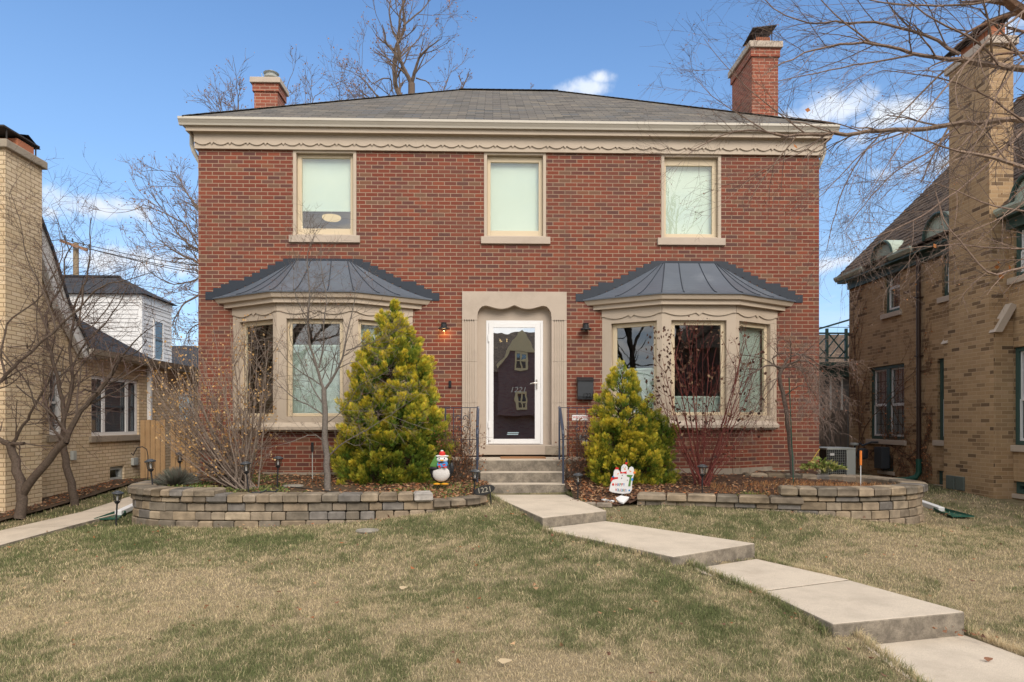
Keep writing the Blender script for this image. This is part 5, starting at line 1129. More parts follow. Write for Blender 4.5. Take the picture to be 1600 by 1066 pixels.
for (a, b, c, d) in ((804, 824, 549, 577), (806, 823, 612, 640)):
    (x0, z0), (x1, z1) = MX(a, d, g0+.1), MX(b, c, g0+.1); x0, x1 = min(x0, x1), max(x0, x1)
    m = MB(); frame(m, (0, g0+.08, 0), (1, 0, 0), (0, -1, 0), x0, x1, z0, z1, .13, .07); m.box((x0+x1)/2-.04, (x0+x1)/2+.04, g0+.02, g0+.07, z0+.13, z1-.13); m.box(x0+.13, x1-.13, g0+.025, g0+.065, (z0+z1)/2-.04, (z0+z1)/2+.04); wf = m.build('window', CREAM, Oh)
    B('pane', GLASSN, wf, (x0+.13, x1-.13, g0+.01, g0+.018, z0+.13, z1-.13))
for i, (xa, xb, yf, hh, lab) in enumerate(((11.5, 22, -18, 6.2, 'dark brick house across the street mirrored in the right bay window'), (-27, -15, -20, 4.6, 'dark brick house across the street mirrored in the left bay window'))):
    o2 = thing('opposite_house', ((xa+xb)/2, yf, -.3), lab, 'house'); B('wall', DB, o2, (xa, xb, yf-9, yf, -.3, hh)); m = MB(); m.add([(xa-.3, yf+.3, hh-.1), (xb+.3, yf+.3, hh-.1), (xb-3, yf-4.5, hh+3), (xa+3, yf-4.5, hh+3), (xb+.3, yf-9.3, hh-.1), (xa-.3, yf-9.3, hh-.1)], [(1, 0, 3, 2), (2, 3, 5, 4), (1, 2, 4), (0, 5, 3)]); m.build('roof', BSHIN, o2)
    for q in (.25, .6): m = MB(); frame(m, (xa+(xb-xa)*q, yf+.06, 0), (1, 0, 0), (0, -1, 0), 0, 1.2, 1.2, 2.9, .1, .07); wf = m.build('window', CREAM, o2); B('pane', GLASSN, wf, (xa+(xb-xa)*q+.1, xa+(xb-xa)*q+1.1, yf+.01, yf+.02, 1.3, 2.8))
# ------------------------------------------------------------------ bare trees and shrubs
def woody(name, label, cat, group, base, trunk, out, tips, leafcols=None, leafn=0, leafsize=.03, n=5, nt=8, leafname='leaves', droop=0.0, lj=.7):
    e = thing(name, base, label, cat, group)
    if trunk: build_np('trunk', *tubes_np(trunk, nt), BARKM, e, True)
    big = [o for o in out if o[1][0] > .008]; sm = [o for o in out if o[1][0] <= .008]
    parts = []
    if big: a = tubes_np(big, 6)
    V, F_, Z, C_ = tubes_np(sm, 3) if sm else a
    if big and sm: V, F_, Z, C_ = np.concatenate([a[0], V]), np.concatenate([a[1], F_+len(a[0])]), np.concatenate([a[2], Z]), np.concatenate([a[3], C_])
    elif big: V, F_, Z, C_ = a
    br = build_np('branches', V, F_, Z, C_, BARKM, e)
    if leafn and tips:
        idx = RNG.integers(0, len(tips), leafn); pts = np.array([tips[i][0] for i in idx])+RNG.normal(size=(leafn, 3))*leafsize*.4; d = np.array([tips[i][1] for i in idx])+np.array([0, 0, -droop])
        o = build_np(leafname, *leaves_np(pts, d, leafsize*RNG.uniform(.6, 1.2, leafn), pickcol(leafcols, leafn), lj), LEAFM, e); o['kind'] = 'stuff'
    return e
BKG = (.20, .15, .12); BK = (.15, .115, .092); BKD = (.075, .058, .05); TW = (.15, .10, .085)
# big trees behind the house
def thin(lst, k): return [(p, a, b, r0*k, r1*k) for p, a, b, r0, r1 in lst]
def bgtree(limbspec, Y, label, n_up, base, trunkr, twl, every, group='bare trees rising behind the houses', nb=2600, cols=((.42, .21, .09), (.34, .17, .09), (.25, .15, .10)), seed=3, bs=.07):
    global RNG; RNG = np.random.default_rng(seed)
    cfg = dict(seg=[6, 6, 5, 4], wob=[.2, .22, .25, .3], up=[.1, .07, .08, .08], tap=[.5, .4, .35, .3], kids=[4, 4, 4], ang=(20, 48), len=(.45, .75), rmin=.0075, start=.15, twig=(.27, .20, .165))
    trunk, out, tips = [], [], []
    tr = limbspec[0]; limbs(trunk, [], [tr], cfg, BKG, 0)
    limbs(out, tips, limbspec[1:], cfg, BKG, twl, every)
    return woody('bare_tree', label, 'tree', group, base, trunk, out, tips, cols, nb, bs, leafname='buds')
t1 = [([(636, 560), (636, 300), (640, 200), (643, 160), (643, 130)], 36, 36, .55, .32)]
t1 += [([(643, 165), (627, 155), (618, 135), (615, 105), (620, 92), (616, 78), (625, 60), (633, 45), (630, 20), (628, -30)], 36, 36.5, .30, .06), ([(643, 130), (632, 110), (624, 92), (622, 70)], 36, 35.5, .22, .16), ([(643, 130), (648, 112), (655, 90), (668, 75), (690, 60)], 36, 35, .2, .03),
       ([(624, 65), (612, 45), (608, 20), (612, -20)], 36.3, 37, .12, .04), ([(615, 78), (602, 68), (602, 55), (597, 38)], 36.2, 35.5, .16, .04), ([(612, 143), (612, 123), (598, 122), (582, 132), (560, 100)], 36, 35, .08, .02), ([(625, 155), (590, 152), (570, 125), (545, 110)], 36, 37, .12, .02), ([(650, 122), (668, 127), (682, 148)], 36, 36, .08, .02), ([(623, 60), (625, 20), (640, -20), (650, -60)], 36, 35, .14, .05), ([(636, 210), (600, 170), (560, 140)], 36, 38, .2, .03), ([(636, 215), (575, 185), (545, 140)], 36, 38, .2, .03), ([(643, 190), (690, 150), (705, 110)], 36, 37, .15, .02), ([(636, 230), (560, 190), (525, 150)], 36, 34, .15, .02), ([(630, 40), (660, 15), (680, -10)], 36, 37, .10, .03), ([(625, 90), (655, 60), (668, 30)], 36, 37, .08, .02)]
bgtree(thin(t1, .55), 36, 'tall bare tree with twisted limbs rising behind the middle of the grey roof', 0, (PX(636, 36), 36, .6), .4, 2.0, .55, nb=1500, seed=4, bs=.09)
t2 = [([(352, 650), (350, 520), (346, 440), (350, 400)], 24, 24, .30, .20)]
t2 += [([(348, 440), (325, 420), (300, 405), (280, 398), (245, 372)], 24, 23.5, .13, .02), ([(350, 420), (320, 395), (296, 384), (280, 368), (262, 340), (255, 322)], 24, 24.5, .12, .02), ([(350, 460), (320, 455), (285, 475), (262, 520)], 24, 23, .09, .02), ([(350, 400), (320, 340), (290, 300), (275, 270)], 24, 24.5, .12, .02), ([(350, 500), (320, 500), (295, 515), (285, 545)], 24, 24, .07, .01),
       ([(350, 400), (365, 320), (372, 230), (372, 150)], 24, 25, .16, .03), ([(350, 400), (400, 300), (430, 200), (448, 140)], 24, 26, .15, .03), ([(400, 300), (470, 200), (492, 150)], 25, 26, .10, .02), ([(372, 250), (350, 190), (338, 158)], 25, 25, .08, .02), ([(350, 450), (320, 430), (300, 440), (270, 445), (240, 430)], 24, 24, .08, .02), ([(340, 390), (310, 330), (285, 290)], 24, 25, .08, .02), ([(345, 430), (318, 400), (290, 350), (250, 330), (225, 320)], 24, 23.5, .08, .02)]
bgtree(thin(t2, .6), 24, 'spreading bare tree with reddish buds behind the left corner of the red house', 0, (PX(352, 24), 24, .6), .3, 1.3, .27, nb=2300, seed=6, bs=.055, cols=((.36, .20, .13), (.28, .16, .12), (.42, .26, .16)))
t3 = [([(722, 600), (721, 300), (720, 160)], 40, 40, .16, .09), ([(720, 150), (722, 130), (716, 118)], 40, 40, .05, .02), ([(720, 145), (728, 125), (733, 112)], 40, 40, .04, .02)]
bgtree(t3, 40, 'thin bare treetop just peeking over the left end of the roof ridge', 0, (PX(722, 40), 40, .6), .1, .5, .3, nb=60, seed=8)
t4 = [([(835, 600), (833, 300), (832, 150)], 44, 44, .16, .05), ([(832, 145), (829, 136)], 44, 44, .03, .01)]
bgtree(t4, 44, 'faint bare twig tip above the flat part of the roof ridge', 0, (PX(832, 44), 44, .6), .1, .3, .3, nb=10, seed=9)
# two crooked trees at the left
RNG = np.random.default_rng(21)
cfgA = dict(seg=[8, 7, 6, 4], wob=[.15, .16, .18, .22], up=[.05, .05, .04, .03], tap=[.5, .45, .4, .4], kids=[4, 4, 4], ang=(30, 75), len=(.4, .75), rmin=.0022, start=.2, twig=(.17, .12, .105))
def fgtree(name, label, trunkspec, limbspec, cfg, base, twl, every, col=BK, group=None, leafcols=((.35, .18, .08),), leafn=0, leafsize=.02, leafname='buds', cat='tree', droop=0):
    trunk, out, tips = [], [], []; limbs(trunk, [], trunkspec, cfg, col, 0); limbs(out, tips, limbspec, cfg, col, twl, every)
    return woody(name, label, cat, group, base, trunk, out, tips, leafcols, leafn, leafsize, leafname=leafname, droop=droop)
A0 = P(30, 806, 10.4)
fgtree('bare_tree', 'crooked forked bare tree by the yellow chimney, leftmost in the picture', [([(30, 810), (31, 795), (36, 770), (28, 740), (20, 712), (15, 693)], 10.4, 10.4, .085, .055), ([(35, 772), (50, 748), (75, 720), (89, 701), (103, 690)], 10.4, 10.2, .065, .05)],
    [([(16, 695), (0, 688), (-40, 660)], 10.4, 10.6, .045, .03), ([(16, 696), (40, 660), (52, 640), (80, 590), (100, 540)], 10.4, 10.0, .025, .008), ([(15, 695), (38, 693)], 10.4, 10.3, .03, .024), ([(103, 690), (112, 665), (135, 633), (160, 605), (185, 569), (189, 558)], 10.2, 9.9, .042, .026),
     ([(189, 558), (205, 540), (225, 518), (255, 500)], 9.9, 9.6, .014, .003), ([(-30, 620), (0, 595), (35, 560), (87, 515), (130, 475), (150, 450), (185, 440), (240, 425)], 9.8, 9.4, .028, .005), ([(103, 690), (78, 668), (70, 640), (85, 600), (120, 560), (150, 530)], 10.2, 10.4, .016, .005), ([(10, 600), (0, 560), (10, 500), (60, 470), (100, 400), (90, 350)], 10, 10.3, .018, .004), ([(0, 545), (45, 600), (58, 640)], 10, 9.9, .012, .008), ([(87, 515), (75, 470), (60, 440), (40, 400), (30, 340), (15, 300)], 9.7, 9.9, .014, .003)],
    cfgA, (A0[0], 10.4, float(gz(A0[0], 10.4))), .9, .17, group='crooked bare trees in front of the yellow house', leafcols=((.30, .12, .07),), leafn=500, leafsize=.014)
B0 = P(117, 788, 11.6)
fgtree('bare_tree', 'slender leaning bare tree in front of the paired dark windows of the yellow house', [([(117, 792), (112, 760), (105, 730), (99, 700), (97, 680)], 11.6, 11.5, .07, .05)],
    [([(97, 685), (100, 650), (92, 600), (80, 560), (73, 520), (72, 480), (90, 460), (100, 440), (100, 400), (112, 385)], 11.5, 11.2, .04, .008), ([(98, 660), (110, 620), (113, 580), (108, 540), (115, 500), (117, 470), (135, 440), (140, 395), (142, 340)], 11.5, 11.1, .035, .006), ([(75, 520), (60, 480), (45, 460), (30, 430), (25, 390)], 11.3, 11.4, .02, .004), ([(113, 575), (130, 540), (170, 500), (200, 450), (215, 410)], 11.3, 11.0, .018, .003), ([(100, 470), (85, 430), (60, 380), (35, 350)], 11.2, 11.4, .014, .003), ([(97, 690), (80, 670), (60, 600), (35, 575), (0, 560)], 11.5, 11.6, .015, .004), ([(130, 445), (125, 500), (122, 510), (128, 520), (150, 505), (175, 470), (190, 445), (205, 440)], 11.0, 10.8, .016, .004), ([(110, 395), (95, 360), (80, 320)], 11.2, 11, .01, .002)],
    cfgA, (B0[0], 11.6, float(gz(B0[0], 11.6))), .95, .17, group='crooked bare trees in front of the yellow house', leafcols=((.30, .12, .07),), leafn=600, leafsize=.014)
# slim tree in the left bed
RNG = np.random.default_rng(5)
cfgS = dict(seg=[8, 7, 6, 4], wob=[.12, .13, .15, .2], up=[.05, .06, .05, .04], tap=[.5, .4, .4, .4], kids=[4, 4, 3], ang=(30, 70), len=(.4, .75), rmin=.0018, start=.2, twig=(.24, .19, .165))
C0 = P(512, 770, 10.0); SMT = (.235, .205, .18)
fgtree('young_tree', 'slim grey bare young tree in the left bed in front of the left bay window', [([(513, 772), (511, 740), (509, 700), (508, 660), (507, 630), (506, 608)], 10.0, 10.0, .052, .036)],
    [([(506, 610), (498, 582), (490, 555), (482, 530), (481, 500), (483, 465), (482, 430), (478, 400), (490, 370)], 10, 9.9, .024, .004), ([(508, 608), (518, 592), (530, 575), (539, 552), (541, 535), (543, 515), (552, 480), (560, 440)], 10, 9.8, .022, .003), ([(541, 548), (560, 542), (590, 532), (612, 522)], 9.85, 9.6, .010, .003), ([(504, 604), (482, 588), (460, 576), (440, 556), (430, 535)], 10, 9.8, .012, .003), ([(508, 650), (482, 632), (452, 620), (428, 590), (405, 575)], 10, 9.7, .012, .003), ([(511, 715), (530, 695), (562, 678), (600, 656), (632, 632), (640, 628)], 10, 9.5, .012, .003), ([(506, 690), (488, 672), (465, 690), (440, 695), (415, 700)], 10, 9.7, .010, .002), ([(498, 575), (506, 545), (504, 510), (512, 470), (500, 420), (502, 380)], 10, 10.1, .014, .003), ([(507, 635), (490, 610), (470, 560), (450, 530), (455, 500)], 10, 9.8, .012, .003), ([(530, 575), (560, 560), (575, 590)], 10, 9.8, .008, .003), ([(512, 660), (540, 640), (560, 600), (590, 590)], 10, 9.8, .008, .002), ([(482, 500), (462, 470), (455, 430), (470, 390)], 9.9, 9.8, .008, .002)],
    cfgS, (C0[0], 10.0, float(bedz(C0[0], 10.0))), .55, .10, SMT, leafcols=((.28, .12, .07),), leafn=200, leafsize=.02, cat='tree')
# fan-shaped shrub
RNG = np.random.default_rng(15)
def stemshrub(name, label, base_px, Y, stems, cfg, col, base, twl, every, dep=.5, leafcols=None, leafn=0, leafsize=.025, rb=(.008, .016), leafname='dry_buds', droop=0, spread=.12, bend=.35, group=None, trunkn=3):
    out, tips, trunk = [], [], []; bx, by = base_px
    for (tx, ty) in stems:
        Yt = Y+RNG.uniform(-dep, dep); b = np.array(P(bx+RNG.normal()*spread*60, by+RNG.uniform(-4, 5), Y+RNG.normal()*spread*.8)); b[2] = base[2]-.02; t = np.array(P(tx, ty, Yt)); m1 = b*(1-.35)+t*.35; m1[0] += (t[0]-b[0])*bend*.5; m1[2] -= abs(t[0]-b[0])*bend*.35
        K = 12; s = np.linspace(0, 1, K)[:, None]; pts = (1-s)**2*b+2*s*(1-s)*m1+s*s*t; pts[1:-1] += np.cumsum(RNG.normal(size=(K-2, 3))*.006, 0)
        r0 = RNG.uniform(*rb); out.append((pts, np.linspace(r0, .0028, K), col)); L = np.linalg.norm(t-b); a = .22*L
        while a < L:
            f = a/L*(K-1); i = min(int(f), K-2); d = unit(pts[i+1]-pts[i]); side = unit(np.cross(d, rvec())); an = R(RNG.uniform(*cfg['ang']))
            grow(out, tips, pts[i], d*math.cos(an)+side*math.sin(an), twl*RNG.uniform(.5, 1.2), r0*.4, 2, cfg, col); a += every*RNG.uniform(.5, 1.5)
        tips.append((pts[-1], d))
    return woody(name, label, 'shrub', group, base, None, out, tips, leafcols, leafn, leafsize, leafname=leafname, droop=droop)
cfgF = dict(seg=[6, 6, 6, 5], wob=[.1, .1, .15, .2], up=[.05, .05, .06, .05], tap=[.5, .5, .5, .5], kids=[3, 3, 2], ang=(18, 48), len=(.4, .7), rmin=.0020, start=.2, twig=(.33, .25, .20))
bx_ = P(385, 758, 10.1); fb = (bx_[0], 10.1, float(bedz(bx_[0], 10.1)))
st = [(RNG.uniform(225, 425), 0) for _ in range(46)]; st = [(x, RNG.uniform(505, 620)+max(0, (300-x))*.9*RNG.uniform(.2, 1)) for x, _ in st]+[(RNG.uniform(225, 300), RNG.uniform(600, 700)) for _ in range(14)]
stemshrub('fan_shrub', 'large fan-shaped bare shrub with tan buds at the left corner of the red house', (384, 756), 10.1, st, cfgF, (.34, .27, .22), fb, .50, .19, .5, ((.62, .36, .13), (.52, .31, .14), (.58, .40, .20)), 2300, .034, (.008, .018), 'dry_buds')
# red-stemmed shrub
cfgR = dict(seg=[6, 6, 6, 5], wob=[.1, .12, .12, .16], up=[.05, .06, .08, .06], tap=[.5, .5, .5, .5], kids=[3, 3, 3], ang=(20, 55), len=(.4, .75), rmin=.0022, start=.2, twig=(.25, .075, .065))
RNG = np.random.default_rng(33)
rb_ = P(1095, 748, 10.3); rbb = (rb_[0], 10.3, float(bedz(rb_[0], 10.3)))
st = [(RNG.uniform(1030, 1200), RNG.uniform(500, 600)) for _ in range(12)]+[(1205, 590), (1190, 560), (1025, 600), (1035, 560), (1045, 640), (1190, 650), (1170, 520), (1090, 505)]
stemshrub('red_stemmed_shrub', 'red-stemmed bare shrub with a few dark dead leaves in front of the right bay window', (1095, 746), 10.3, st, cfgR, (.22, .065, .055), rbb, .48, .24, .4, ((.10, .045, .03), (.16, .08, .05), (.07, .035, .03), (.30, .2, .12)), 380, .055, (.007, .016), 'dead_leaves', .8, .07, .15)
rl = [o for o in COL.objects if o.name.startswith('red_stemmed')][0]
pts = np.array([P(RNG.uniform(1008, 1085)+max(0, (RNG.random()-.6))*60, RNG.uniform(505, 640), 10.3+RNG.uniform(-.4, .4)) for _ in range(230)])
tag(build_np('leaf_cluster', *leaves_np(pts, np.tile([0, 0, -1.0], (230, 1)), .06*RNG.uniform(.6, 1.2, 230), pickcol(((.10, .05, .035), (.15, .08, .05), (.08, .04, .03)), 230), .5, .35), LEAFM, rl), kind='stuff')
# weeping small tree
RNG = np.random.default_rng(40)
cfgW = dict(seg=[8, 8, 9, 8], wob=[.16, .2, .16, .16], up=[.0, -.05, -.12, -.18], tap=[.5, .45, .4, .4], kids=[5, 5, 5], ang=(30, 80), len=(.5, .8), rmin=.0022, start=.15, twig=(.26, .19, .16))
w0 = P(1238, 738, 10.5)
fgtree('weeping_tree', 'small weeping bare tree with drooping twigs at the right corner of the red house', [([(1239, 742), (1236, 700), (1231, 660), (1226, 625), (1217, 595), (1222, 575)], 10.5, 10.5, .038, .03)],
    [([(1222, 575), (1205, 568), (1188, 572), (1172, 585), (1160, 610)], 10.5, 10.3, .02, .004), ([(1222, 577), (1240, 564), (1262, 562), (1282, 578), (1296, 610)], 10.5, 10.3, .022, .004), ([(1222, 577), (1232, 556), (1250, 552), (1275, 565), (1300, 590), (1310, 620)], 10.5, 10.7, .018, .004), ([(1220, 580), (1200, 560), (1225, 548), (1262, 556)], 10.5, 10.4, .014, .004), ([(1226, 620), (1245, 600), (1265, 600), (1280, 630)], 10.5, 10.2, .012, .003), ([(1220, 580), (1212, 600), (1195, 620), (1190, 650)], 10.5, 10.3, .010, .003), ([(1224, 575), (1250, 570), (1262, 595), (1268, 640)], 10.5, 10.1, .012, .003)],
    cfgW, (w0[0], 10.5, float(bedz(w0[0], 10.5))), .55, .085, (.20, .15, .125), leafcols=((.25, .10, .06),), leafn=90, leafsize=.03, leafname='dead_leaves', droop=.5)
s0, s1 = P(1240, 720, 10.42), P(1233, 590, 10.42); m = MB(); m.tube([(s0[0], 10.42, .7), s1], .009, 6); tag(m.build('plant_stake', PGREEN, None), 'thin green stake standing beside the weeping tree trunk', 'stake')
# rust-leaved shrubs at the railings
cfgB = dict(seg=[5, 5, 5, 4], wob=[.2, .22, .25, .3], up=[.05, .03, .0, .0], tap=[.5, .5, .5, .5], kids=[4, 4, 4], ang=(30, 80), len=(.5, .8), rmin=.0022, start=.1, twig=(.15, .085, .06))
for seed, bp, xr__, yr_, Yb, lab in ((50, (718, 748), (690, 752), (640, 700), 10.75, 'tangled shrub with rusty dead leaves left of the front steps'), (51, (905, 752), (882, 940), (655, 715), 10.85, 'tangled shrub with rusty dead leaves right of the front steps')):
    RNG = np.random.default_rng(seed); b_ = P(*bp, Yb); bb = (b_[0], Yb, float(bedz(b_[0], Yb)))
    stemshrub('rusty_shrub', lab, bp, Yb, [(RNG.uniform(*xr__), RNG.uniform(*yr_)) for _ in range(22)], cfgB, (.19, .12, .085), bb, .28, .12, .22, ((.32, .13, .05), (.24, .11, .06), (.18, .08, .05), (.40, .20, .09)), 620, .036, (.004, .009), 'dead_leaves', .4, .22, .2, group='rusty shrubs at the front steps')
# birch at the right edge, in front
RNG = np.random.default_rng(61)
BIR = (.40, .29, .22); BIR2 = (.33, .235, .185)
cfgK = dict(seg=[8, 8, 7, 5], wob=[.10, .11, .12, .16], up=[-.01, -.02, -.03, -.05], tap=[.5, .45, .4, .5], kids=[4, 4, 4], ang=(18, 55), len=(.45, .8), rmin=.0013, start=.15, twig=(.20, .15, .13))
bt = (7.6, 7.2, float(gz(7.6, 7.2)))
big = [([(1960, 960), (1950, 700), (1930, 400), (1900, 150), (1870, -50), (1860, -300)], 7.2, 7.2, .16, .09)]
lm = [([(1915, 230), (1750, 165), (1650, 172), (1600, 186), (1540, 189), (1500, 193), (1440, 203), (1380, 204), (1310, 210), (1250, 211), (1210, 209)], 7.2, 7.4, .045, .015, BIR), ([(1900, 160), (1700, 118), (1600, 108), (1550, 101), (1500, 92)], 7.2, 6.9, .05, .026, BIR), ([(1600, 262), (1560, 250), (1530, 240), (1500, 237)], 6.8, 6.8, .022, .014, BIR), ([(1720, 130), (1640, 45), (1590, 12), (1540, -30)], 7.1, 6.8, .06, .045, (.36, .22, .15))]
l2 = [([(1210, 209), (1180, 203), (1140, 205), (1105, 222), (1070, 245)], 7.4, 7.5, .011, .003), ([(1500, 92), (1460, 90), (1440, 88), (1400, 76), (1360, 66), (1320, 70), (1270, 78), (1220, 98), (1190, 120)], 6.9, 6.9, .021, .004), ([(1500, 85), (1470, 62), (1440, 52), (1400, 40), (1350, 33), (1300, 36), (1265, 38), (1220, 22), (1180, -10)], 6.9, 7.2, .018, .004), ([(1430, 85), (1380, 95), (1330, 102), (1290, 112), (1240, 121), (1200, 130)], 6.9, 6.7, .010, .003),
      ([(1360, 66), (1330, 45), (1300, 20), (1270, -15)], 6.9, 6.8, .010, .004), ([(1700, 290), (1600, 262)], 6.8, 6.8, .03, .022), ([(1500, 237), (1470, 230), (1440, 215), (1400, 200)], 6.8, 6.9, .011, .004), ([(1680, 390), (1600, 415), (1550, 438), (1525, 402), (1500, 378), (1475, 348), (1462, 300)], 6.3, 6.3, .014, .004), ([(1700, 385), (1600, 389), (1540, 388), (1500, 381), (1440, 385), (1400, 390)], 6.6, 6.6, .013, .003), ([(1640, 170), (1580, 222), (1530, 270), (1480, 310), (1440, 338), (1380, 368), (1330, 378)], 7.1, 6.6, .014, .003),
      ([(1610, 10), (1550, 55), (1500, 110), (1450, 170), (1400, 235), (1360, 300)], 6.8, 6.5, .013, .003), ([(1430, 203), (1370, 220), (1330, 255), (1300, 290), (1270, 315)], 7.35, 7.2, .010, .003), ([(1380, 204), (1340, 250), (1315, 300), (1300, 350), (1292, 390)], 7.35, 7.3, .009, .003), ([(1260, 210), (1215, 175), (1170, 140), (1130, 100), (1100, 60)], 7.4, 7.2, .008, .002), ([(1200, 207), (1150, 175), (1110, 150), (1085, 120)], 7.4, 7.5, .007, .002), ([(1560, 100), (1520, 60), (1440, 20), (1400, -20)], 6.9, 6.7, .013, .005), ([(1500, 195), (1450, 240), (1400, 265), (1350, 320), (1320, 360)], 7.3, 6.9, .011, .003), ([(1600, 190), (1560, 160), (1500, 130), (1430, 115), (1380, 110)], 7.2, 6.9, .012, .003), ([(1290, 210), (1260, 235), (1225, 250), (1180, 270), (1150, 300)], 7.4, 7.3, .007, .002), ([(1350, 207), (1300, 190), (1240, 185), (1180, 165)], 7.4, 7.2, .007, .002), ([(1600, 330), (1540, 320), (1480, 290), (1430, 280)], 6.5, 6.6, .010, .003), ([(1650, 60), (1600, 90), (1560, 140), (1540, 200), (1500, 260)], 7.0, 6.7, .012, .003), ([(1560, 0), (1480, 10), (1380, 5), (1300, -20)], 6.8, 6.7, .012, .004), ([(1620, 300), (1570, 340), (1520, 360), (1490, 370)], 6.5, 6.4, .008, .003)]
tr_, ou, tp = [], [], []
limbs(tr_, [], big, cfgK, BIR, 0)
for p_, a, b, r0, r1, c in lm: limbs(ou, tp, [(p_, a, b, r0*1.1, r1*1.15)], cfgK, c, .75, .22)
limbs(ou, tp, [(a_, b_, c_, d_*1.15, e_*1.1) for a_, b_, c_, d_, e_ in l2], cfgK, BIR2, .78, .17)
woody('birch_tree', 'birch tree beyond the right edge whose peeling branches and fine twigs hang across the sky', 'tree', None, bt, tr_, ou, tp, ((.30, .15, .08), (.22, .14, .10), (.35, .16, .06)), 1500, .016, leafname='catkins', droop=.5)
pts = np.array([P(x, y, 6.6) for x, y in ((1263, 168), (1270, 172), (1558, 408), (1568, 428), (1576, 414), (1463, 382), (1540, 30), (1240, 225), (1558, 413))])
build_np('dead_leaves', *leaves_np(pts, np.tile([0, 0, -1.0], (len(pts), 1)), .06, pickcol(((.45, .17, .05),), len(pts)), .6), LEAFM, [o for o in COL.objects if o.name == 'birch_tree'][0])
# tree across the street for the bay windows to mirror
RNG = np.random.default_rng(70)
for i, (x, y, h) in enumerate(((-9.5, -9, 9), (9, -10, 10), (12.5, -3.5, 8), (-13.5, -2.5, 10))):
    cfgO = dict(seg=[8, 7, 6, 5], wob=[.12, .18, .2, .25], up=[.05, .06, .06, .05], tap=[.4, .4, .4, .4], kids=[12, 6, 5], ang=(25, 60), len=(.45, .7), rmin=.008, start=.3, twig=(.10, .075, .06)); ou, tp = [], []
    grow(ou, tp, (x, y, -.3), (0, 0, 1), h, .2, 0, cfgO, BKD)
    woody('street_tree', ('bare street tree behind the viewpoint mirrored in the left bay window', 'bare street tree behind the viewpoint mirrored in the right bay window', 'bare street tree far to the right behind the viewpoint', 'bare street tree far to the left behind the viewpoint')[i], 'tree', 'street trees behind the viewpoint', (x, y, -.2), [ou[0]], ou[1:], tp, None, 0)
# ------------------------------------------------------------------ evergreens
def spray_template(n=9):
    V, Fc = [], []
    for i in range(n):
        t = i/(n-1); L = .40+.25*(1-t); side = (-1)**i
        b = np.array([0, 0, t*.75]); d = np.array([side*.60, 0, .80]) if i < n-1 else np.array([0, 0, 1.0]); d = d/np.linalg.norm(d); wv = np.array([d[2], 0, -d[0]])*.048
        k = len(V); V += [b, b+d*L*.5+wv, b+d*L, b+d*L*.5-wv]; Fc.append((k, k+1, k+2, k+3))
    V.append(np.array([-.03, 0, -.3])); V.append(np.array([.03, 0, -.3])); V.append(np.array([.02, 0, .8])); V.append(np.array([-.02, 0, .8])); k = len(V); Fc.append((k-4, k-3, k-2, k-1))
    return np.array(V), np.array(Fc)
GOLD = np.array(((.78, .62, .06), (.66, .56, .05), (.84, .64, .09), (.50, .50, .05))); GRN = np.array(((.115, .22, .03), (.085, .18, .025), (.16, .26, .035), (.06, .13, .02)))
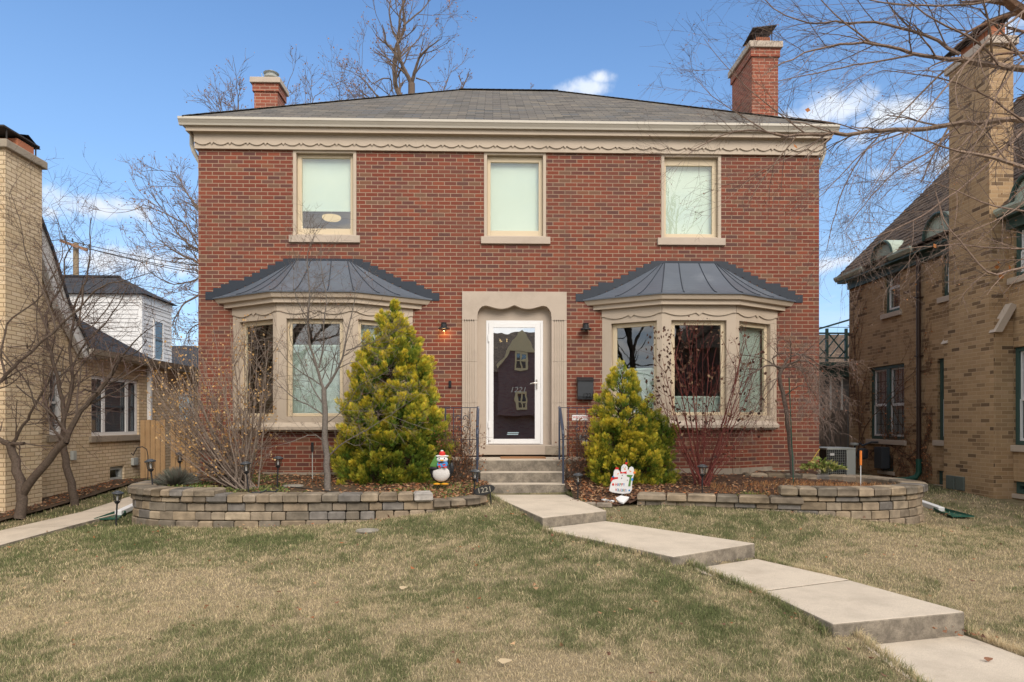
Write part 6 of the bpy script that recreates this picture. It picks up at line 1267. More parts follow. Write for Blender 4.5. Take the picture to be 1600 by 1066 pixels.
def evergreen(lobes, npl, per, size, seed, gfun, e):
    """lobes: (cx, cy, z0, z1, profile [(t, radius)...], share). Each lobe is covered with plumes of flat sprays, gold at the tip and green at the base"""
    rg = np.random.default_rng(seed); TV, TF = spray_template(); PP, DD, CC_, SS = [], [], [], []; stems = []
    for (cx, cy, z0, z1, prof, share) in lobes:
        N = int(npl*share); pt, pr = zip(*prof)
        t = rg.random(N*4)*.99; keep = rg.random(N*4) < (np.interp(t, pt, pr)/max(pr))**.9+.05; t = t[keep][:N]; N = len(t)
        ph = rg.uniform(0, 2*np.pi, N); lump = 1+.13*np.sin(ph*2+t*7+seed)+.12*np.sin(ph*4-t*13+cx*5)+rg.normal(size=N)*.10
        R0 = np.interp(t, pt, pr)*lump; depth_ = rg.random(N)**1.5*.28; r = R0*(1-depth_)
        p = np.stack([cx+r*np.cos(ph), cy+r*np.sin(ph), z0+(z1-z0)*t], 1)
        d = np.stack([np.cos(ph)*.62, np.sin(ph)*.62, .55+.5*t+rg.normal(size=N)*.12], 1)+rg.normal(size=(N, 3))*.16; d /= np.linalg.norm(d, axis=1, keepdims=True)
        pl_len = (.30-.10*t)*rg.uniform(.7, 1.3, N)*(size/.055); gcl = np.clip(gfun(t, ph, p)+rg.normal(size=N)*.17, 0, 1); base = p-d*pl_len[:, None]*.65
        for k in range(N): stems.append((np.array([[cx, cy, max(z0, p[k, 2]-.25)], base[k]*.6+np.array([cx, cy, p[k, 2]-.1])*.4, base[k]]), np.array([.009, .007, .004]), (.14, .095, .065)))
        M = per; s = rg.random((N, M))**.8; wdt = .30*np.sin(np.pi*np.clip(s*.85+.12, 0, 1))*pl_len[:, None]
        off = rg.normal(size=(N, M, 3)); off -= (off*d[:, None]).sum(2, keepdims=True)*d[:, None]; off /= np.linalg.norm(off, axis=2, keepdims=True)
        q = base[:, None]+d[:, None]*(s*pl_len[:, None])[..., None]+off*(wdt*rg.random((N, M))**.5)[..., None]
        dd = d[:, None]*1.0+off*.55+np.array([0, 0, .25])+rg.normal(size=(N, M, 3))*.22; dd /= np.linalg.norm(dd, axis=2, keepdims=True)
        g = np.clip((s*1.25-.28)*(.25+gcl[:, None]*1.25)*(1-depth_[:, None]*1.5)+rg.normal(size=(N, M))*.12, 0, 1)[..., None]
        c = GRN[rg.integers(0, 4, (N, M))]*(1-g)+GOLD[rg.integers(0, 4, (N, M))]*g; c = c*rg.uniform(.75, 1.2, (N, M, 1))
        PP.append(q.reshape(-1, 3)); DD.append(dd.reshape(-1, 3)); CC_.append(c.reshape(-1, 3)); SS.append((size*rg.uniform(.6, 1.2, (N, M))).ravel())
    p, d, c, s = map(np.concatenate, (PP, DD, CC_, SS)); N = len(p)
    x = np.cross(d, rg.normal(size=(N, 3))); x /= np.linalg.norm(x, axis=1, keepdims=True); y = np.cross(d, x)
    V = p[:, None]+s[:, None, None]*(TV[None, :, 0:1]*x[:, None]+TV[None, :, 2:3]*d[:, None]+(TV[None, :, 0:1]**2*.5)*y[:, None]); V[..., 2] = np.maximum(V[..., 2], .66)
    F2 = (TF[None]+(np.arange(N)*len(TV))[:, None, None]).reshape(-1, 4); CC = np.repeat(c[:, None], len(TV), 1)
    build_np('foliage', V.reshape(-1, 3), F2.ravel(), np.full(len(F2), 4), CC.reshape(-1, 3), LEAFM, e); build_np('stems', *tubes_np(stems, 3), BARKM, e)
    tr = [(np.array([[l[0], l[1], l[2]-.05], [l[0], l[1], (l[2]+l[3])/2], [l[0], l[1], l[3]-.15]]), np.array([.05, .035, .008]), (.14, .10, .07)) for l in lobes]
    build_np('trunk', *tubes_np(tr, 7), BARKM, e)
G_ = 'golden evergreens beside the front steps'; c1 = P(612, 745, 10.9); e1 = thing('golden_evergreen', (c1[0], 10.9, .70), 'big broad golden-green evergreen with a ragged pointed top beside the left bay window', 'shrub', G_)
zt1 = PZ(466, 10.9, 612)
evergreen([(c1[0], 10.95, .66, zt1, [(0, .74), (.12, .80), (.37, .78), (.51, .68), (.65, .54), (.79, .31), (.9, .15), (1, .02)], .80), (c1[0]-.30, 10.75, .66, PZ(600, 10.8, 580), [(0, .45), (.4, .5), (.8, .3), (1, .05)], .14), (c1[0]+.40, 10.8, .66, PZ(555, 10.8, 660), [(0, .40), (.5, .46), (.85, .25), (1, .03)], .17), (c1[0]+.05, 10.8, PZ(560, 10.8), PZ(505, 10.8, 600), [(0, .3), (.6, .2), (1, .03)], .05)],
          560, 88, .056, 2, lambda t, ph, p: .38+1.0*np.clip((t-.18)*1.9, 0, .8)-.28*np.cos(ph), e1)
c2 = P(968, 740, 10.65); e2 = thing('golden_evergreen', (c2[0], 10.65, .68), 'smaller bright golden evergreen with a green side lobe right of the front steps', 'shrub', G_)
xr2_ = P(1036, 740, 10.6)[0]
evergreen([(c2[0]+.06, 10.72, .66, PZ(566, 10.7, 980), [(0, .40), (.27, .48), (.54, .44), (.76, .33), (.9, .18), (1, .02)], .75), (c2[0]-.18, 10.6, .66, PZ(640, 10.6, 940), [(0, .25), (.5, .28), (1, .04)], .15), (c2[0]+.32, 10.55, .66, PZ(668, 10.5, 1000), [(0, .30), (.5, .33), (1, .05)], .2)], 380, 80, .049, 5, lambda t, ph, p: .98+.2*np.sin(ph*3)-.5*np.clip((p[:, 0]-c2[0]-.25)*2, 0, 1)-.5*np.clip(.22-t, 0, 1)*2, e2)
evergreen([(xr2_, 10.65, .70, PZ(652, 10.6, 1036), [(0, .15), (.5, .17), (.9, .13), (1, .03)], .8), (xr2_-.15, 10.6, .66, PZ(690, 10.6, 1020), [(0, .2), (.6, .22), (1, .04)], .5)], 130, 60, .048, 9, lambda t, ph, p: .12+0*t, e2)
# lavender
RNG = np.random.default_rng(80)
lb = P(275, 757, 9.85); N = 1500; ph = RNG.uniform(0, 6.28, N); el = RNG.uniform(.25, 1.5, N); L = RNG.uniform(.17, .29, N); d = np.stack([np.cos(ph)*np.cos(el)*1.15, np.sin(ph)*np.cos(el), np.sin(el)*.9], 1)
pol = [(np.array([(lb[0], 9.85, .73)]+[np.array((lb[0], 9.85, .73))+d[i]*L[i]*k/3*1.15+np.array([0, 0, .0]) for k in (1, 2, 3)]), np.array([.003, .0035, .004, .001]), c) for i, c in enumerate(pickcol(((.20, .21, .17), (.26, .26, .22), (.15, .17, .13), (.22, .17, .14)), N))]
lv = thing('lavender_bush', (lb[0], 9.85, .73), 'low round grey-green lavender bush on the raised left ring', 'shrub'); build_np('foliage', *tubes_np(pol, 3), LEAFM, lv)
# vines on the tan wall
RNG = np.random.default_rng(90); pol = []
def vine(y, z, ang, L, r, lvl):
    K = 9; pts = [(NX-.012, y, z)]; a = ang
    for k in range(K-1):
        a += RNG.normal()*.25; y += math.cos(a)*L/K; z += math.sin(a)*L/K
        if z > NZE-.3 or y > NY1-.02 or y < 13.4: break
        pts.append((NX-.010-RNG.uniform(0, .02), y, z))
    if len(pts) < 3: return
    while len(pts) < K: pts.append(pts[-1])
    pol.append((np.array(pts)+np.arange(K)[:, None]*1e-5, np.linspace(r, r*.4, K), (.22, .13, .085)))
    if lvl < 3:
        for k in range(5): i = RNG.integers(1, K-1); vine(pts[i][1], pts[i][2], a+RNG.normal()*.8, L*.6, r*.55, lvl+1)
for y, z, a, L in ((16.5, .5, 1.7, 3.6), (16.2, .5, 1.5, 3.8), (15.9, 1.0, 1.3, 2.6), (15.7, .9, 2.8, 1.2), (16.6, .6, 1.55, 4.2), (15.0, 1.2, 3.3, 1.3), (14.3, .9, 3.6, 1.0), (13.9, .6, 1.9, 1.2)): vine(y, z, a, L, .014, 0)
iv = thing('wall_vine', (NX, 16, .5), 'leafless brown vine climbing the tan wall around the double window', 'vine'); build_np('stems', *tubes_np(pol, 4), BARKM, iv)
vt = [p[0][RNG.integers(1, 6)] for p in pol[::2]]; build_np('dead_leaves', *leaves_np(vt, np.tile([-.5, 0, -.6], (len(vt), 1)), .04, pickcol(((.46, .20, .09), (.38, .18, .09)), len(vt)), .6), LEAFM, iv)
# ------------------------------------------------------------------ path lights and small garden things
def path_light(px, py, Y, z0, h, lean, label, r=.075):
    """py = top; stands on z0"""
    x = PX(px, Y); e = thing('path_light', (x, Y, z0), label, 'path light', 'black solar path lights around the beds')
    zt = z0+h; m = MB(); m.lathe([(.02, -.02), (.035, 0), (.04, .015), (.01, .02)], (x, Y, zt-.155), 10); m.tube([(x, Y, z0-.05), (x, Y, zt-.16)], .011, 8); m.build('stake', BLACK, e)
    m = MB(); m.lathe([(.038, 0), (.045, .09), (.043, .095)], (x, Y, zt-.13), 12); m.build('lamp_glass', LAMPG, e)
    m = MB(); m.lathe([(.012, 0), (.014, .06), (.004, .08)], (x, Y, zt-.13), 8); m.build('bulb', WHITES, e)
    m = MB(); 
    for k in range(6): a = k*math.pi/3+.3; m.bar((x+.041*math.cos(a), Y+.041*math.sin(a), zt-.135), (x+.05*math.cos(a), Y+.05*math.sin(a), zt-.03), .006, .006)
    m.build('cage', BLACK, e)
    m = MB(); m.lathe([(r*.9, -.012), (r, 0), (r*.96, .008), (r*.55, .022), (r*.5, .03), (.001, .034)], (x, Y, zt-.034), 18); m.build('cap', DKGREY, e)
    for c in e.children: pass
    e.rotation_euler = lean; return e
def bz(px, Y): return float(bedz(PX(px, Y), Y))
def h_of(py, Y, z0): return PZ(py, Y)-z0
for px, py, Y, zz, lean, lab in [(181, 765, 9.3, None, (0, R(3), 0), 'black path light standing beside the left ring by the side walk'), (240, 716, 9.55, .64, (0, R(-6), 0), 'black path light on the left ring beside the lavender bush'), (281, 706, 10.9, .70, (0, 0, 0), 'black path light half hidden behind the lavender bush'), (389, 720, 9.5, .63, (0, R(-6), 0), 'leaning black path light at the foot of the fan-shaped shrub'),
        (433, 712, 10.1, .67, (0, R(2), 0), 'black path light in the left bed between the fan-shaped shrub and the slim tree'), (740, 733, 9.8, .52, (0, R(3), 0), 'black path light left of the steps beside the oval number plaque'), (903, 739, 9.8, .55, (0, 0, 0), 'black path light right of the steps beside the snowmen sign'), (1097, 726, 9.55, .62, (0, R(1), 0), 'black path light at the foot of the red-stemmed shrub')]:
    z0 = zz if zz is not None else float(gz(PX(px, Y), Y))
    path_light(px, py, Y, z0, h_of(py, Y, z0), lean, lab)
for px, py, r, lab in ((402, 773, .5, 'fallen black spotlight lying on the left wall cap, the larger of two'), (424, 772, -.3, 'fallen black spotlight lying on the left wall cap, the smaller of two')):
    x, y = PG(px, py, .70); e = thing('spotlight', (x, y, .70), lab, 'spotlight', 'fallen spotlights on the left wall cap'); L = .075 if px < 410 else .055
    m = MB(); m.obox((x, y), (math.cos(r), math.sin(r)), L, .035, .70, .74); m.build('housing', BLACK, e, bevel=.008)
    m = MB(); m.tube([(x+L*.8, y, .725), (x+L*1.5, y+.03, .76)], .012, 6); m.build('bracket', BLACK, e)
# shepherd's hook
yh = 11.2; q = [P(px, py, yh) for px, py in ((231, 745), (231, 712), (229, 702), (222, 698), (214, 700), (210, 707), (208, 712), (205, 708))]; q[0] = (q[0][0], yh, .3)
m = MB(); m.tube(q, .008, 6); tag(m.build('plant_hook', BLACK, None), "black shepherd's hook standing before the cedar fence", 'plant hook')
q = P(488, 745, 10.9); m = MB(); x = q[0]; e = thing('garden_stake', (x, 10.9, .72), 'thin metal stake with a black sleeve against the left bay brickwork', 'stake'); m.tube([(x, 10.9, .7), (x, 10.9, PZ(706, 10.9))], .007, 6); m.build('rod', GREYM, e); m = MB(); m.tube([(x, 10.9, PZ(706, 10.9)), (x, 10.9, PZ(691, 10.9))], .022, 8); m.build('sleeve', BLACK, e)
# number plaque
yq = 9.62; x, _, z = P(757, 766, yq); e = thing('number_plaque', (x, yq, .5), 'small black oval plaque reading 1221 on a stake beside the top walk slab', 'sign')
m = MB(); ov_ = [(.145*math.cos(a)+0*.02, .070*math.sin(a)+.03*math.cos(a)) for a in [k*math.pi/16 for k in range(32)]]; m.prism(ov_, (x, yq, z), (1, 0, 0), (0, 0, 1), (0, 1, 0), .015); m.build('plate', BLACK, e, bevel=.003)
m = MB(); m.prism([(a*.93, b*.9) for a, b in ov_], (x, yq-.002, z), (1, 0, 0), (0, 0, 1), (0, 1, 0), .003); m.build('face', plain('plaque_black', (.03, .03, .03), .5), e)
nt = text('house_number', '1221', .105, plain('brass_lettering', (.36, .33, .27), .4), (x, yq-.004, z), rot=(R(90), R(-9), 0), parent=e, depth=.002)
m = MB(); m.tube([(x+.08, yq+.01, z-.04), (x+.10, yq+.01, .42)], .008, 6); m.tube([(x+.09, yq, .45), (x+.16, yq, .47)], .018, 8); m.build('stake', BLACK, e)
# penguin yard ornament
yp = 9.95; x, _, z0 = P(690, 755, yp); s = F/yp; Z = lambda py: PZ(py, yp, 690); Xp = lambda px: PX(px, yp)
e = thing('penguin_ornament', (x, yp, z0), 'penguin yard ornament with a red bobble hat and blue scarf holding a small green tree', 'ornament')
m = MB(); m.ball((Xp(689), yp, Z(738)), .160, .07, .155, 20); m.ball((Xp(690), yp, Z(721)), .115, .06, .085, 18); m.build('body', BLACK, e, smooth=True)
m = MB(); m.ball((Xp(689.5), yp-.035, Z(740)), .128, .05, .118, 20); m.ball((Xp(690), yp-.035, Z(730)), .07, .045, .06, 16); m.build('belly', TINSEL, e, smooth=True)
m = MB(); m.ball((Xp(691), yp-.04, Z(718)), .088, .04, .045, 16); m.build('face', WHITES, e, smooth=True)
m = MB(); m.lathe([(.03, 0), (.02, .03), (.002, .05)], (0, 0, 0), 8); m.v = [(Xp(691)+a, yp-.075-c, Z(719.5)+b*.6) for a, b, c in m.v]; m.build('beak', YELP, e)
for px in (687, 695): m = MB(); m.ball((Xp(px), yp-.082, Z(716)), .008, .006, .009, 8); m.build('eye', BLACK, e)
m = MB(); m.ball((Xp(705.5), yp, Z(732)), .035, .03, .085, 12); m.build('wing', BLACK, e); m = MB(); m.ball((Xp(680), yp-.05, Z(731.5)), .085, .03, .026, 12); m.build('wing', BLACK, e)
m = MB(); m.prism([(Xp(671.5), Z(729)), (Xp(685), Z(730)), (Xp(684.5), Z(722)), (Xp(681), Z(711)), (Xp(676), Z(720))], (0, yp-.07, 0), (1, 0, 0), (0, 0, 1), (0, 1, 0), .05); m.build('little_tree', GRNP, e, bevel=.01)
hat = None; m = MB(); m.ball((Xp(690.5), yp-.02, Z(712.8)), .102, .06, .020, 16); hat = m.build('hat_brim', TINSEL, e); m = MB(); m.lathe([(.05, 0), (.045, .04), (.025, .065)], (Xp(691), yp-.02, Z(712)), 14); m.build('hat', REDP, e); m = MB(); m.ball((Xp(690.8), yp-.02, Z(705.5)), .024, .024, .022, 10); m.build('bobble', TINSEL, e)
m = MB(); m.prism([(Xp(683.5), Z(727.5)), (Xp(684), Z(722.5)), (Xp(691), Z(724)), (Xp(699), Z(721)), (Xp(700.5), Z(725)), (Xp(698), Z(729.5)), (Xp(693), Z(729)), (Xp(688), Z(730))], (0, yp-.105, 0), (1, 0, 0), (0, 0, 1), (0, 1, 0), .06); sc = m.build('scarf', BLUEP, e, bevel=.006)
for a in ([(685, 727), (688.5, 726.5), (690, 729.5), (687, 730.5)], [(692, 725), (696, 724), (697, 726), (693, 727.2)], [(693, 728.5), (698.5, 727.8), (699, 730), (694.5, 730.6)], [(685.5, 723), (688.5, 722.8), (688.5, 724.3), (685.8, 724.6)]): m = MB(); m.prism([(Xp(p), Z(q_)) for p, q_ in a][::-1], (0, yp-.108, 0), (1, 0, 0), (0, 0, 1), (0, 1, 0), .01); m.build('stripe', REDP, sc)
for px in (683, 695.5): m = MB(); m.ball((Xp(px), yp-.05, Z(756)), .055, .05, .016, 12); m.build('foot', YELP, e)
m = MB(); m.tube([(Xp(686), yp-.03, Z(757)), (Xp(682), yp-.06, Z(764))], .006, 5); m.tube([(Xp(686), yp+.02, Z(757)), (Xp(686), yp+.04, Z(766))], .006, 5); m.build('stake', BLACK, e)
cb = [P(px, py, 9.9-.1*i) for i, (px, py) in enumerate(((686, 764), (700, 766), (720, 770), (742, 777)))]; cb = [(a, b, float(bedz(a, b))+.012) for a, b, c in cb]; m = MB(); m.tube(cb, .006, 5); tag(m.build('cable', BLACK, None), 'black cable on the soil running from the penguin to the plaque', 'cable')
cb = [PG(px, py, .68) for px, py in ((395, 762), (430, 761), (470, 763), (520, 766), (560, 768), (585, 769))]; m = MB(); m.tube([(a, b, float(bedz(a, b))+.012) for a, b in cb], .007, 5); tag(m.build('cable', BLACK, None), 'black cable lying across the left bed behind the wall cap', 'cable')
# snowmen sign
ys = 9.72; U = lambda px, py: (PX(px, ys), PZ(py, ys, 970)); e = thing('snowmen_sign', (PX(970, ys), ys, .6), 'white HAPPY HOLIDAYS yard sign shaped as three snowmen right of the steps', 'sign')
def pol_(mb, pts, y, d): mb.prism([U(*p) for p in pts][::-1], (0, y, 0), (1, 0, 0), (0, 0, 1), (0, 1, 0), d)
def ell(cx, cy, rx, ry, n=20, a0=0): return [(cx+rx*math.cos(a0+2*math.pi*k/n), cy-ry*math.sin(a0+2*math.pi*k/n)) for k in range(n)]
m = MB()
outl = [(952, 767), (954, 757), (956, 752), (958.5, 746), (959, 738), (961, 734), (965, 733), (968, 736), (970, 740), (971, 730), (974, 726), (978, 726), (981, 730), (981, 736), (984, 731), (987, 729), (990, 731), (991, 736), (991, 742), (989, 748), (988, 754), (987.5, 760), (988, 765), (984, 771), (974, 772), (962, 770.5), (955, 769)]
pol_(m, outl, ys, .02); m.build('board', WHITES, e, bevel=.004)
Y_ = ys-.004
def bit(name, mat, *polys):
    for p in polys: m = MB(); pol_(m, p, Y_, .0035); m.build(name, mat, e)
bit('scarf', REDP, [(953.5, 753), (955, 746), (965.5, 745.5), (965.8, 748), (958, 749.5), (956, 752)]); bit('bow_tie', REDP, [(969, 736.5), (973, 738), (979, 736.5), (979, 740.5), (974, 739.5), (969.5, 740)]); bit('scarf', GRNP, [(979.5, 742), (989, 742.5), (986.5, 746), (985, 760), (981.5, 760), (984, 746), (979.5, 744.5)])
bit('hat', REDP, [(960.5, 733.5), (963, 729.5), (967.5, 732), (966, 733.5)], [(976.5, 725.8), (980.5, 725.5), (980.5, 722.5), (977, 722.5)]); bit('hat', BLACK, [(977, 722.4), (980.5, 722.4), (980, 717.5), (977.8, 717.5)]); bit('ear_muff', ORANGE, ell(991.5, 738.5, 2, 2.2, 10)); bit('mitten', BLUEP, ell(958.3, 745.8, 1.7, 1.8, 10), ell(987.8, 749.3, 1.7, 2.2, 10)); bit('nose', ORANGE, [(975.5, 731), (978, 733.5), (976, 734.3)], [(964, 740.5), (967, 739), (966, 741.3)], [(983.5, 735), (986.5, 737), (984.5, 737.6)])
bit('button', BLACK, ell(972.3, 743, .7, .8, 8), ell(971.3, 747.3, .8, .9, 8), ell(980.3, 750.5, .6, .6, 8), ell(973.5, 730, .5, .6, 6), ell(977.3, 730, .5, .6, 6)); bit('mitten', REDP, ell(958, 757, 1.7, 2.0, 10)); bit('snowflake', BLUEP, ell(983.3, 766.3, 1.5, 1.5, 6))
for w_, cx_, cy_, ps in (('HAPPY', 969, 757.5, 1.0), ('HOLIDAYS', 970.5, 766, .92)):
    n_ = len(w_)
    for i, chh in enumerate(w_):
        px = cx_+(i-(n_-1)/2)*(3.0 if n_ == 5 else 2.15); q = U(px, cy_+(i-(n_-1)/2)*.15); text('letter', chh, .060*ps, (REDP, BLUEP, GRNP)[i % 3], (q[0], ys-.004, q[1]), parent=e, depth=.001, sx=.62 if n_ == 8 else .75)
m = MB(); m.tube([(PX(972, ys), ys+.01, PZ(771, ys)), (PX(972, ys), ys+.01, .5)], .006, 5); m.build('stake', GREYM, e)
def PGS(a, b):
    z = .55
    for _ in range(12): q = PG(a, b, z); z = z*.5+.5*(float(bedz(*q))+.035)
    return q
for pts, lab in (([(940, 775), (945, 776.5), (949, 779), (953, 778), (960, 781), (957, 784), (951, 781), (944, 780)], 'torn white plastic scrap on the soil left of the white stone'), ([(962, 774.5), (970, 773), (983, 774), (981, 776), (974, 778), (967, 777.5)], 'flat white stone on the soil below the snowmen sign')):
    g_ = [PGS(a, b) for a, b in pts]; m = MB(); k = len(g_); zz = [float(bedz(a, b))+.032+.008*(i_ % 2) for i_, (a, b) in enumerate(g_)]; m.add([(a, b, z) for (a, b), z in zip(g_, zz)]+[(a, b, z-.02) for (a, b), z in zip(g_, zz)], [tuple(range(k)), tuple(range(2*k-1, k-1, -1))]+[(i, (i+1) % k, k+(i+1) % k, k+i) for i in range(k)]); tag(m.build('white_stone' if 'stone on' in lab else 'plastic_scrap', WHITES, None), lab, 'stone' if 'stone on' in lab else 'litter')
# downspout extensions
def spoutext(px0, py0, px1, py1, z0, z1, label, flare):
    (x0, y0), (x1, y1) = PG(px0, py0, z0), PG(px1, py1, z1); e = thing('downspout_extension', (x0, y0, z1), label, 'downspout extension', 'downspout ends beside the walls')
    d = Vector((x1-x0, y1-y0, 0)).normalized(); L = .38; m = MB(); m.bar((x0-d.x*.2, y0-d.y*.2, z0+.05), (x0+d.x*L, y0+d.y*L, z1+.06), .10, .075); m.build('spout', WHITES, e, bevel=.01)
    p0 = Vector((x0+d.x*L*.8, y0+d.y*L*.8, z1+.035)); n = Vector((-d.y, d.x, 0)); q = p0+d*flare; m = MB()
    m.add([tuple(p0-n*.08), tuple(p0+n*.08), tuple(q+n*.16-Vector((0, 0, .02))), tuple(q-n*.16-Vector((0, 0, .02))), tuple(p0-n*.08+Vector((0, 0, .05))), tuple(p0+n*.08+Vector((0, 0, .05))), tuple(q+n*.17), tuple(q-n*.17)], [(0, 1, 2, 3), (0, 3, 7, 4), (1, 5, 6, 2), (0, 4, 5, 1), (2, 3, 7, 6)]); m.build('splash_tray', PGREEN, e)
spoutext(203, 797, 168, 813, .30, .24, 'white downspout end with green splash tray left of the left ring', .42); spoutext(1447, 791, 1496, 808, .33, .26, 'white downspout end with green splash tray right of the right ring', .55)
# orange marker
ym = 9.9; x = PX(1345, ym); e = thing('marker_stake', (x, ym, .65), 'white stake with an orange tip standing in the right ring', 'stake'); m = MB(); m.tube([(x, ym, .62), (x, ym, PZ(708, ym))], .007, 6); m.build('rod', WHITES, e); m = MB(); m.tube([(x, ym, PZ(728, ym)), (x, ym, PZ(705, ym))], .017, 8); m.build('tip', ORANGE, e)
# ------------------------------------------------------------------ ground cover
RNG = np.random.default_rng(100)
def blades(name, X, Y, Z, h, w, col, lean=.6, parent=None, mat=None):
    N = len(X); ph = RNG.uniform(0, 2*np.pi, N); ln = RNG.uniform(.1, 1, N)*lean; dx, dy = np.cos(ph), np.sin(ph); a = RNG.uniform(0, 2*np.pi, N); sx, sy = np.cos(a)*w/2, np.sin(a)*w/2
    p = np.stack([X, Y, Z], 1); m1 = p+np.stack([dx*h*ln*.35, dy*h*ln*.35, h*.6*(1-.2*ln)], 1); t = p+np.stack([dx*h*ln*1.1, dy*h*ln*1.1, h*(1-.45*ln)], 1); s = np.stack([sx, sy, 0*sx], 1)
    V = np.stack([p-s, p+s, m1+s*.8, m1-s*.8, t], 1).reshape(-1, 3); b = np.arange(N)*5
    q = np.stack([b, b+1, b+2, b+3], 1); tr = np.stack([b+3, b+2, b+4], 1); F_ = np.concatenate([np.concatenate([q, tr], 1).ravel()]); sz = np.tile([4, 3], N)
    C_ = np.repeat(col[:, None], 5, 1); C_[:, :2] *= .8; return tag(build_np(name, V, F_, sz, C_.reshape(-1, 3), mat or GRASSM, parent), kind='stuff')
slabs_ = [q for q, *_ in SL]
def lawn_pts(n, x0, x1, y0, y1):
    X = RNG.uniform(x0, x1, n); Y = RNG.uniform(y0, y1, n); k = (np.abs(X-.03*Y) < Y*.80+1.2)
    for q in slabs_: k &= ~inpoly(X, Y, [(a+(a-np.mean([c[0] for c in q]))*.0, b) for a, b in q])
    for b in (BEDL, BEDR, SIDEBED): k &= ~inpoly(X, Y, b)
    wl = np.interp(Y, [w_[1] for w_ in WALKL], [w_[0] for w_ in WALKL]); wr = np.interp(Y, [w_[1] for w_ in WALKR], [w_[0] for w_ in WALKR]); k &= ~((X > wl) & (X < wr)); k &= (X > LX+.05) & (X < NX-.4)
    k &= ~((Y > 10.4) & (X > -5.0) & (X < 5.8))
    return X[k], Y[k]
Xs, Ys, Hs, Ws = [], [], [], []
for n, x0, x1, y0, y1, h, w_ in ((260000, -5.5, 6.0, 3.7, 6.0, .036, .0026), (210000, -7.6, 7.8, 6.0, 9.2, .040, .0038), (60000, -7.8, 8.8, 9.2, 17, .05, .007)):
    X, Y = lawn_pts(n, x0, x1, y0, y1); Xs.append(X); Ys.append(Y); dd = dryness(X, Y); Hs.append(h*RNG.uniform(.5, 1.35, len(X))*(1.1-.5*np.clip((dd-.45)*2.5, 0, 1))); Ws.append(np.full(len(X), w_)*RNG.uniform(.7, 1.3, len(X)))
X, Y, Hh, Ww = map(np.concatenate, (Xs, Ys, Hs, Ws))
blades('grass', X, Y, gz(X, Y)-.014, Hh, Ww, grasscol(X, Y, RNG.random(len(X)))*RNG.uniform(.45, 1.45, (len(X), 1)), 1.15)
# a fringe of longer grass along slab edges
fx, fy_ = [], []
for q in slabs_:
    for a, b in ((q[0], q[3]), (q[1], q[2])):
        n = 900; t = RNG.random(n); fx.append(a[0]+(b[0]-a[0])*t+RNG.normal(size=n)*.02+(-.025 if a is q[0] else .025)); fy_.append(a[1]+(b[1]-a[1])*t+RNG.normal(size=n)*.02)
fx, fy_ = np.concatenate(fx), np.concatenate(fy_); kk = np.ones(len(fx), bool)
for q in slabs_: kk &= ~inpoly(fx, fy_, q)
fx, fy_ = fx[kk], fy_[kk]
blades('edge_grass', fx, fy_, gz(fx, fy_)-.01, .085*RNG.uniform(.5, 1.3, len(fx)), np.full(len(fx), .0038), grasscol(fx, fy_, RNG.random(len(fx))*.8), 1.0)
# leaf litter
def litter(n, fn, size, pal, name='fallen_leaves', lift=.012, jit=.5):
    P_ = fn(n); d = RNG.normal(size=(len(P_), 3))*np.array([1, 1, .25]); d /= np.linalg.norm(d, axis=1, keepdims=True)
    s = np.cross(d, np.array([0, 0, 1.0])+RNG.normal(size=(len(P_), 3))*.35); s /= np.linalg.norm(s, axis=1, keepdims=True); up = np.cross(s, d)*.22; z_ = (size*RNG.uniform(.5, 1.3, len(P_)))[:, None]
    P3 = P_+np.array([0, 0, lift]); v = np.stack([P3-d*.5*z_+up*z_, P3+s*.34*z_, P3+d*.5*z_+up*z_, P3-s*.34*z_], 1).reshape(-1, 3); N = len(P_)
    return tag(build_np(name, v, np.arange(N*4), np.full(N, 4), np.repeat(pickcol(pal, N, .3), 4, 0), LEAFM), kind='stuff')
LP = ((.33, .16, .08), (.42, .24, .13), (.24, .12, .07), (.50, .32, .18), (.17, .09, .06), (.36, .13, .05))
def bedpts(poly, dens):
    def f(n):
        X = RNG.uniform(min(p[0] for p in poly), max(p[0] for p in poly), n*3); Y = RNG.uniform(8.9, 12.0, n*3); k = inpoly(X, Y, poly) & (RNG.random(n*3) < dens(X, Y)); X, Y = X[k][:n], Y[k][:n]; return np.stack([X, Y, bedz(X, Y)], 1)
    return f
litter(5200, bedpts(BEDL, lambda X, Y: np.clip(.12+np.exp(-((X+.9)/1.0)**2)*.9+.25*(Y > 10.3), 0, 1)), .05, LP)
litter(4200, bedpts(BEDR, lambda X, Y: np.clip(.10+np.exp(-((X-1.6)/.7)**2)*.9+np.exp(-((X-2.6)/.8)**2)*.25, 0, 1)), .05, LP)
def lawnleaf(n):
    X, Y = lawn_pts(n*2, -7, 8, 4, 11); return np.stack([X, Y, gz(X, Y)+.015], 1)[:n]
litter(230, lawnleaf, .045, LP, lift=.02)
def stripleaf(n): X = RNG.uniform(-7.75, -7.2, n); Y = RNG.uniform(8.5, 14.3, n); return np.stack([X, Y, gz(X, Y)+.035], 1)
litter(700, stripleaf, .05, LP)
def edgeleaf(n):
    c = [(1.75, 9.55), (1.15, 9.6), (-.15, 9.4), (3.45, 5.05), (3.62, 5.0), (4.1, 4.55), (.5, 8.6), (2.45, 5.15), (1.5, 8.75), (-1.5, 8.72), (-3, 8.66)]; i = RNG.integers(0, len(c), n); a = np.array(c)[i]+RNG.normal(size=(n, 2))*np.array([.14, .07]); return np.stack([a[:, 0], a[:, 1], gz(a[:, 0], a[:, 1])+.02], 1)
litter(130, edgeleaf, .04, LP, lift=.02)
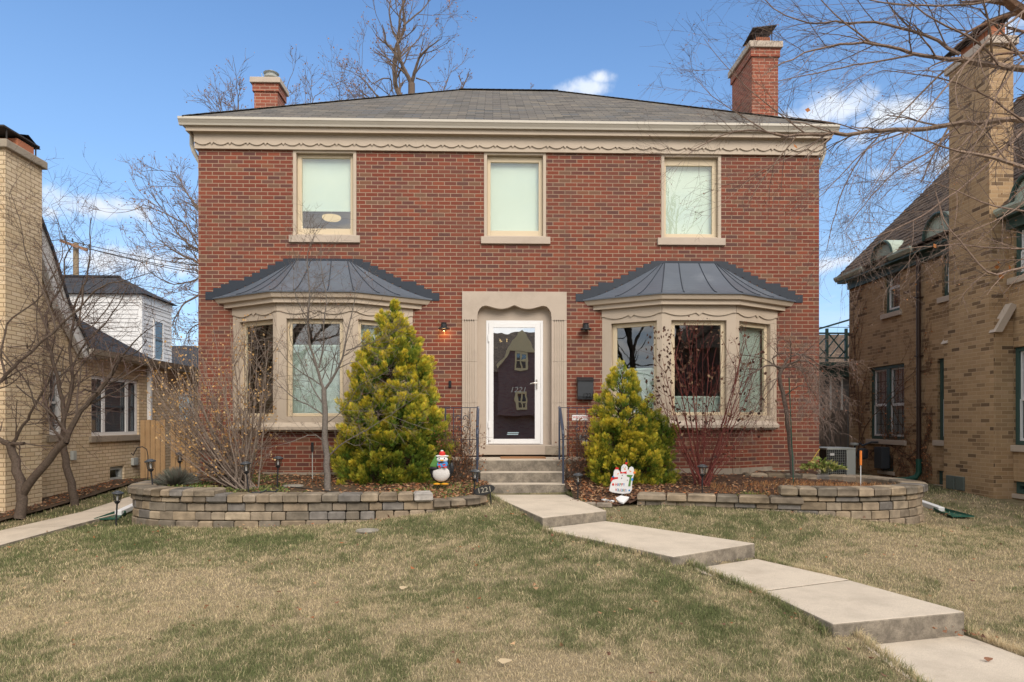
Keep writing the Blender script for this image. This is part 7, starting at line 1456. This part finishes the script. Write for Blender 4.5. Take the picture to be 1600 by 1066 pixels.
for px, py, sz_, lab in ((789, 1047, .05, 'curled tan leaf on the bare patch of lawn at the bottom edge'), (630, 946, .038, 'pale curled leaf lying on the middle of the lawn'), (1545, 1031, .035, 'brown leaf lying on the nearest walk slab')):
    z = .05 if px < 1000 else .02; (x, y) = PG(px, py, z); z = float(gz(x, y))+.03 if px < 1000 else .018
    m = MB(); c = (.58, .46, .30) if px < 1000 else (.25, .12, .07); m.add([(x-sz_, y, z+.01), (x-sz_*.3, y-sz_*.3, z-.008), (x+sz_*.8, y-.1*sz_, z+.006), (x+sz_*.9, y+.1*sz_, z+.012), (x+sz_*.1, y+sz_*.35, z+.016), (x-sz_*.6, y+sz_*.3, z+.018)], [(0, 1, 5), (1, 4, 5), (1, 2, 4), (2, 3, 4)], c); tag(m.build('dead_leaf', LEAFM, None, cols=True), lab, 'leaf')
# low green growth and dry orange grass in the beds
def bedblades(name, n, cx, cy, rx, ry, h, w_, pal, lean, poly=None):
    X = cx+RNG.normal(size=n)*rx; Y = cy+RNG.normal(size=n)*ry; k = inpoly(X, Y, poly) if poly else np.ones(n, bool); X, Y = X[k], Y[k]; return blades(name, X, Y, bedz(X, Y)-.01, h*RNG.uniform(.4, 1.3, len(X)), np.full(len(X), w_), pickcol(pal, len(X), .25), lean)
ORG = ((.42, .20, .08), (.34, .16, .07), (.50, .30, .14), (.24, .12, .06))
X = RNG.uniform(3.2, 5.95, 3200); Y = RNG.uniform(8.95, 10.5, 3200); k = inpoly(X, Y, BEDR) & (fbm(X, Y, .35, 77) > .45-.06*(X > 3.8)); X, Y = X[k], Y[k]
blades('dry_ground_cover', X, Y, bedz(X, Y)-.01, .085*RNG.uniform(.4, 1.4, len(X)), np.full(len(X), .006), pickcol(ORG, len(X), .25), .7)
GRP = ((.12, .19, .045), (.20, .24, .07), (.09, .14, .04), (.28, .26, .10))
X = RNG.uniform(-4.6, -.2, 9000); Y = RNG.uniform(9.0, 11.5, 9000); k = inpoly(X, Y, BEDL) & (fbm(X, Y, .5, 55) > .53); X, Y = X[k], Y[k]
litterg = np.stack([X, Y, bedz(X, Y)+.01], 1); d = RNG.normal(size=(len(X), 3)); d[:, 2] = np.abs(d[:, 2])
tag(build_np('low_green_plants', *leaves_np(litterg, d, .035*RNG.uniform(.5, 1.3, len(X)), pickcol(GRP, len(X), .25), .3, .3), LEAFM), kind='stuff')
bedblades('green_tuft', 160, 3.55, 9.35, .10, .06, .10, .010, GRP, .9, BEDR)
# broad-leaved perennial at the right corner of the house
hb = P(1283, 738, 11.3); e = thing('leafy_perennial', (hb[0], 11.3, .78), 'low green broad-leaved plant at the right corner of the red house', 'plant'); n = 230; a = RNG.uniform(0, 6.28, n); r = RNG.random(n)**.6; pts = np.stack([hb[0]+np.cos(a)*r*.34, 11.25+np.sin(a)*r*.25, .82+.18*(1-r)*RNG.random(n)+.06], 1)
build_np('leaves', *leaves_np(pts, np.stack([np.cos(a), np.sin(a), .2+0*a], 1), .10*RNG.uniform(.6, 1.1, n), pickcol(((.16, .22, .05), (.30, .33, .09), (.38, .36, .12)), n), .45, .28), LEAFM, e)
m = MB(); 
for i in range(26): m.tube([(hb[0], 11.25, .76), tuple(pts[i])], .003, 4, (.2, .2, .1))
m.build('stems', LEAFM, e, cols=True)
yb_ = [P(px, py, 11.4) for px, py in ((1262, 728), (1270, 718), (1278, 706), (1281, 702))]; m = MB(); m.tube(yb_, .008, 5); tag(m.build('yellow_cane', plain('yellow_cane', (.50, .33, .06), .6), None), 'thin yellow cane leaning at the right corner of the brickwork', 'cane')
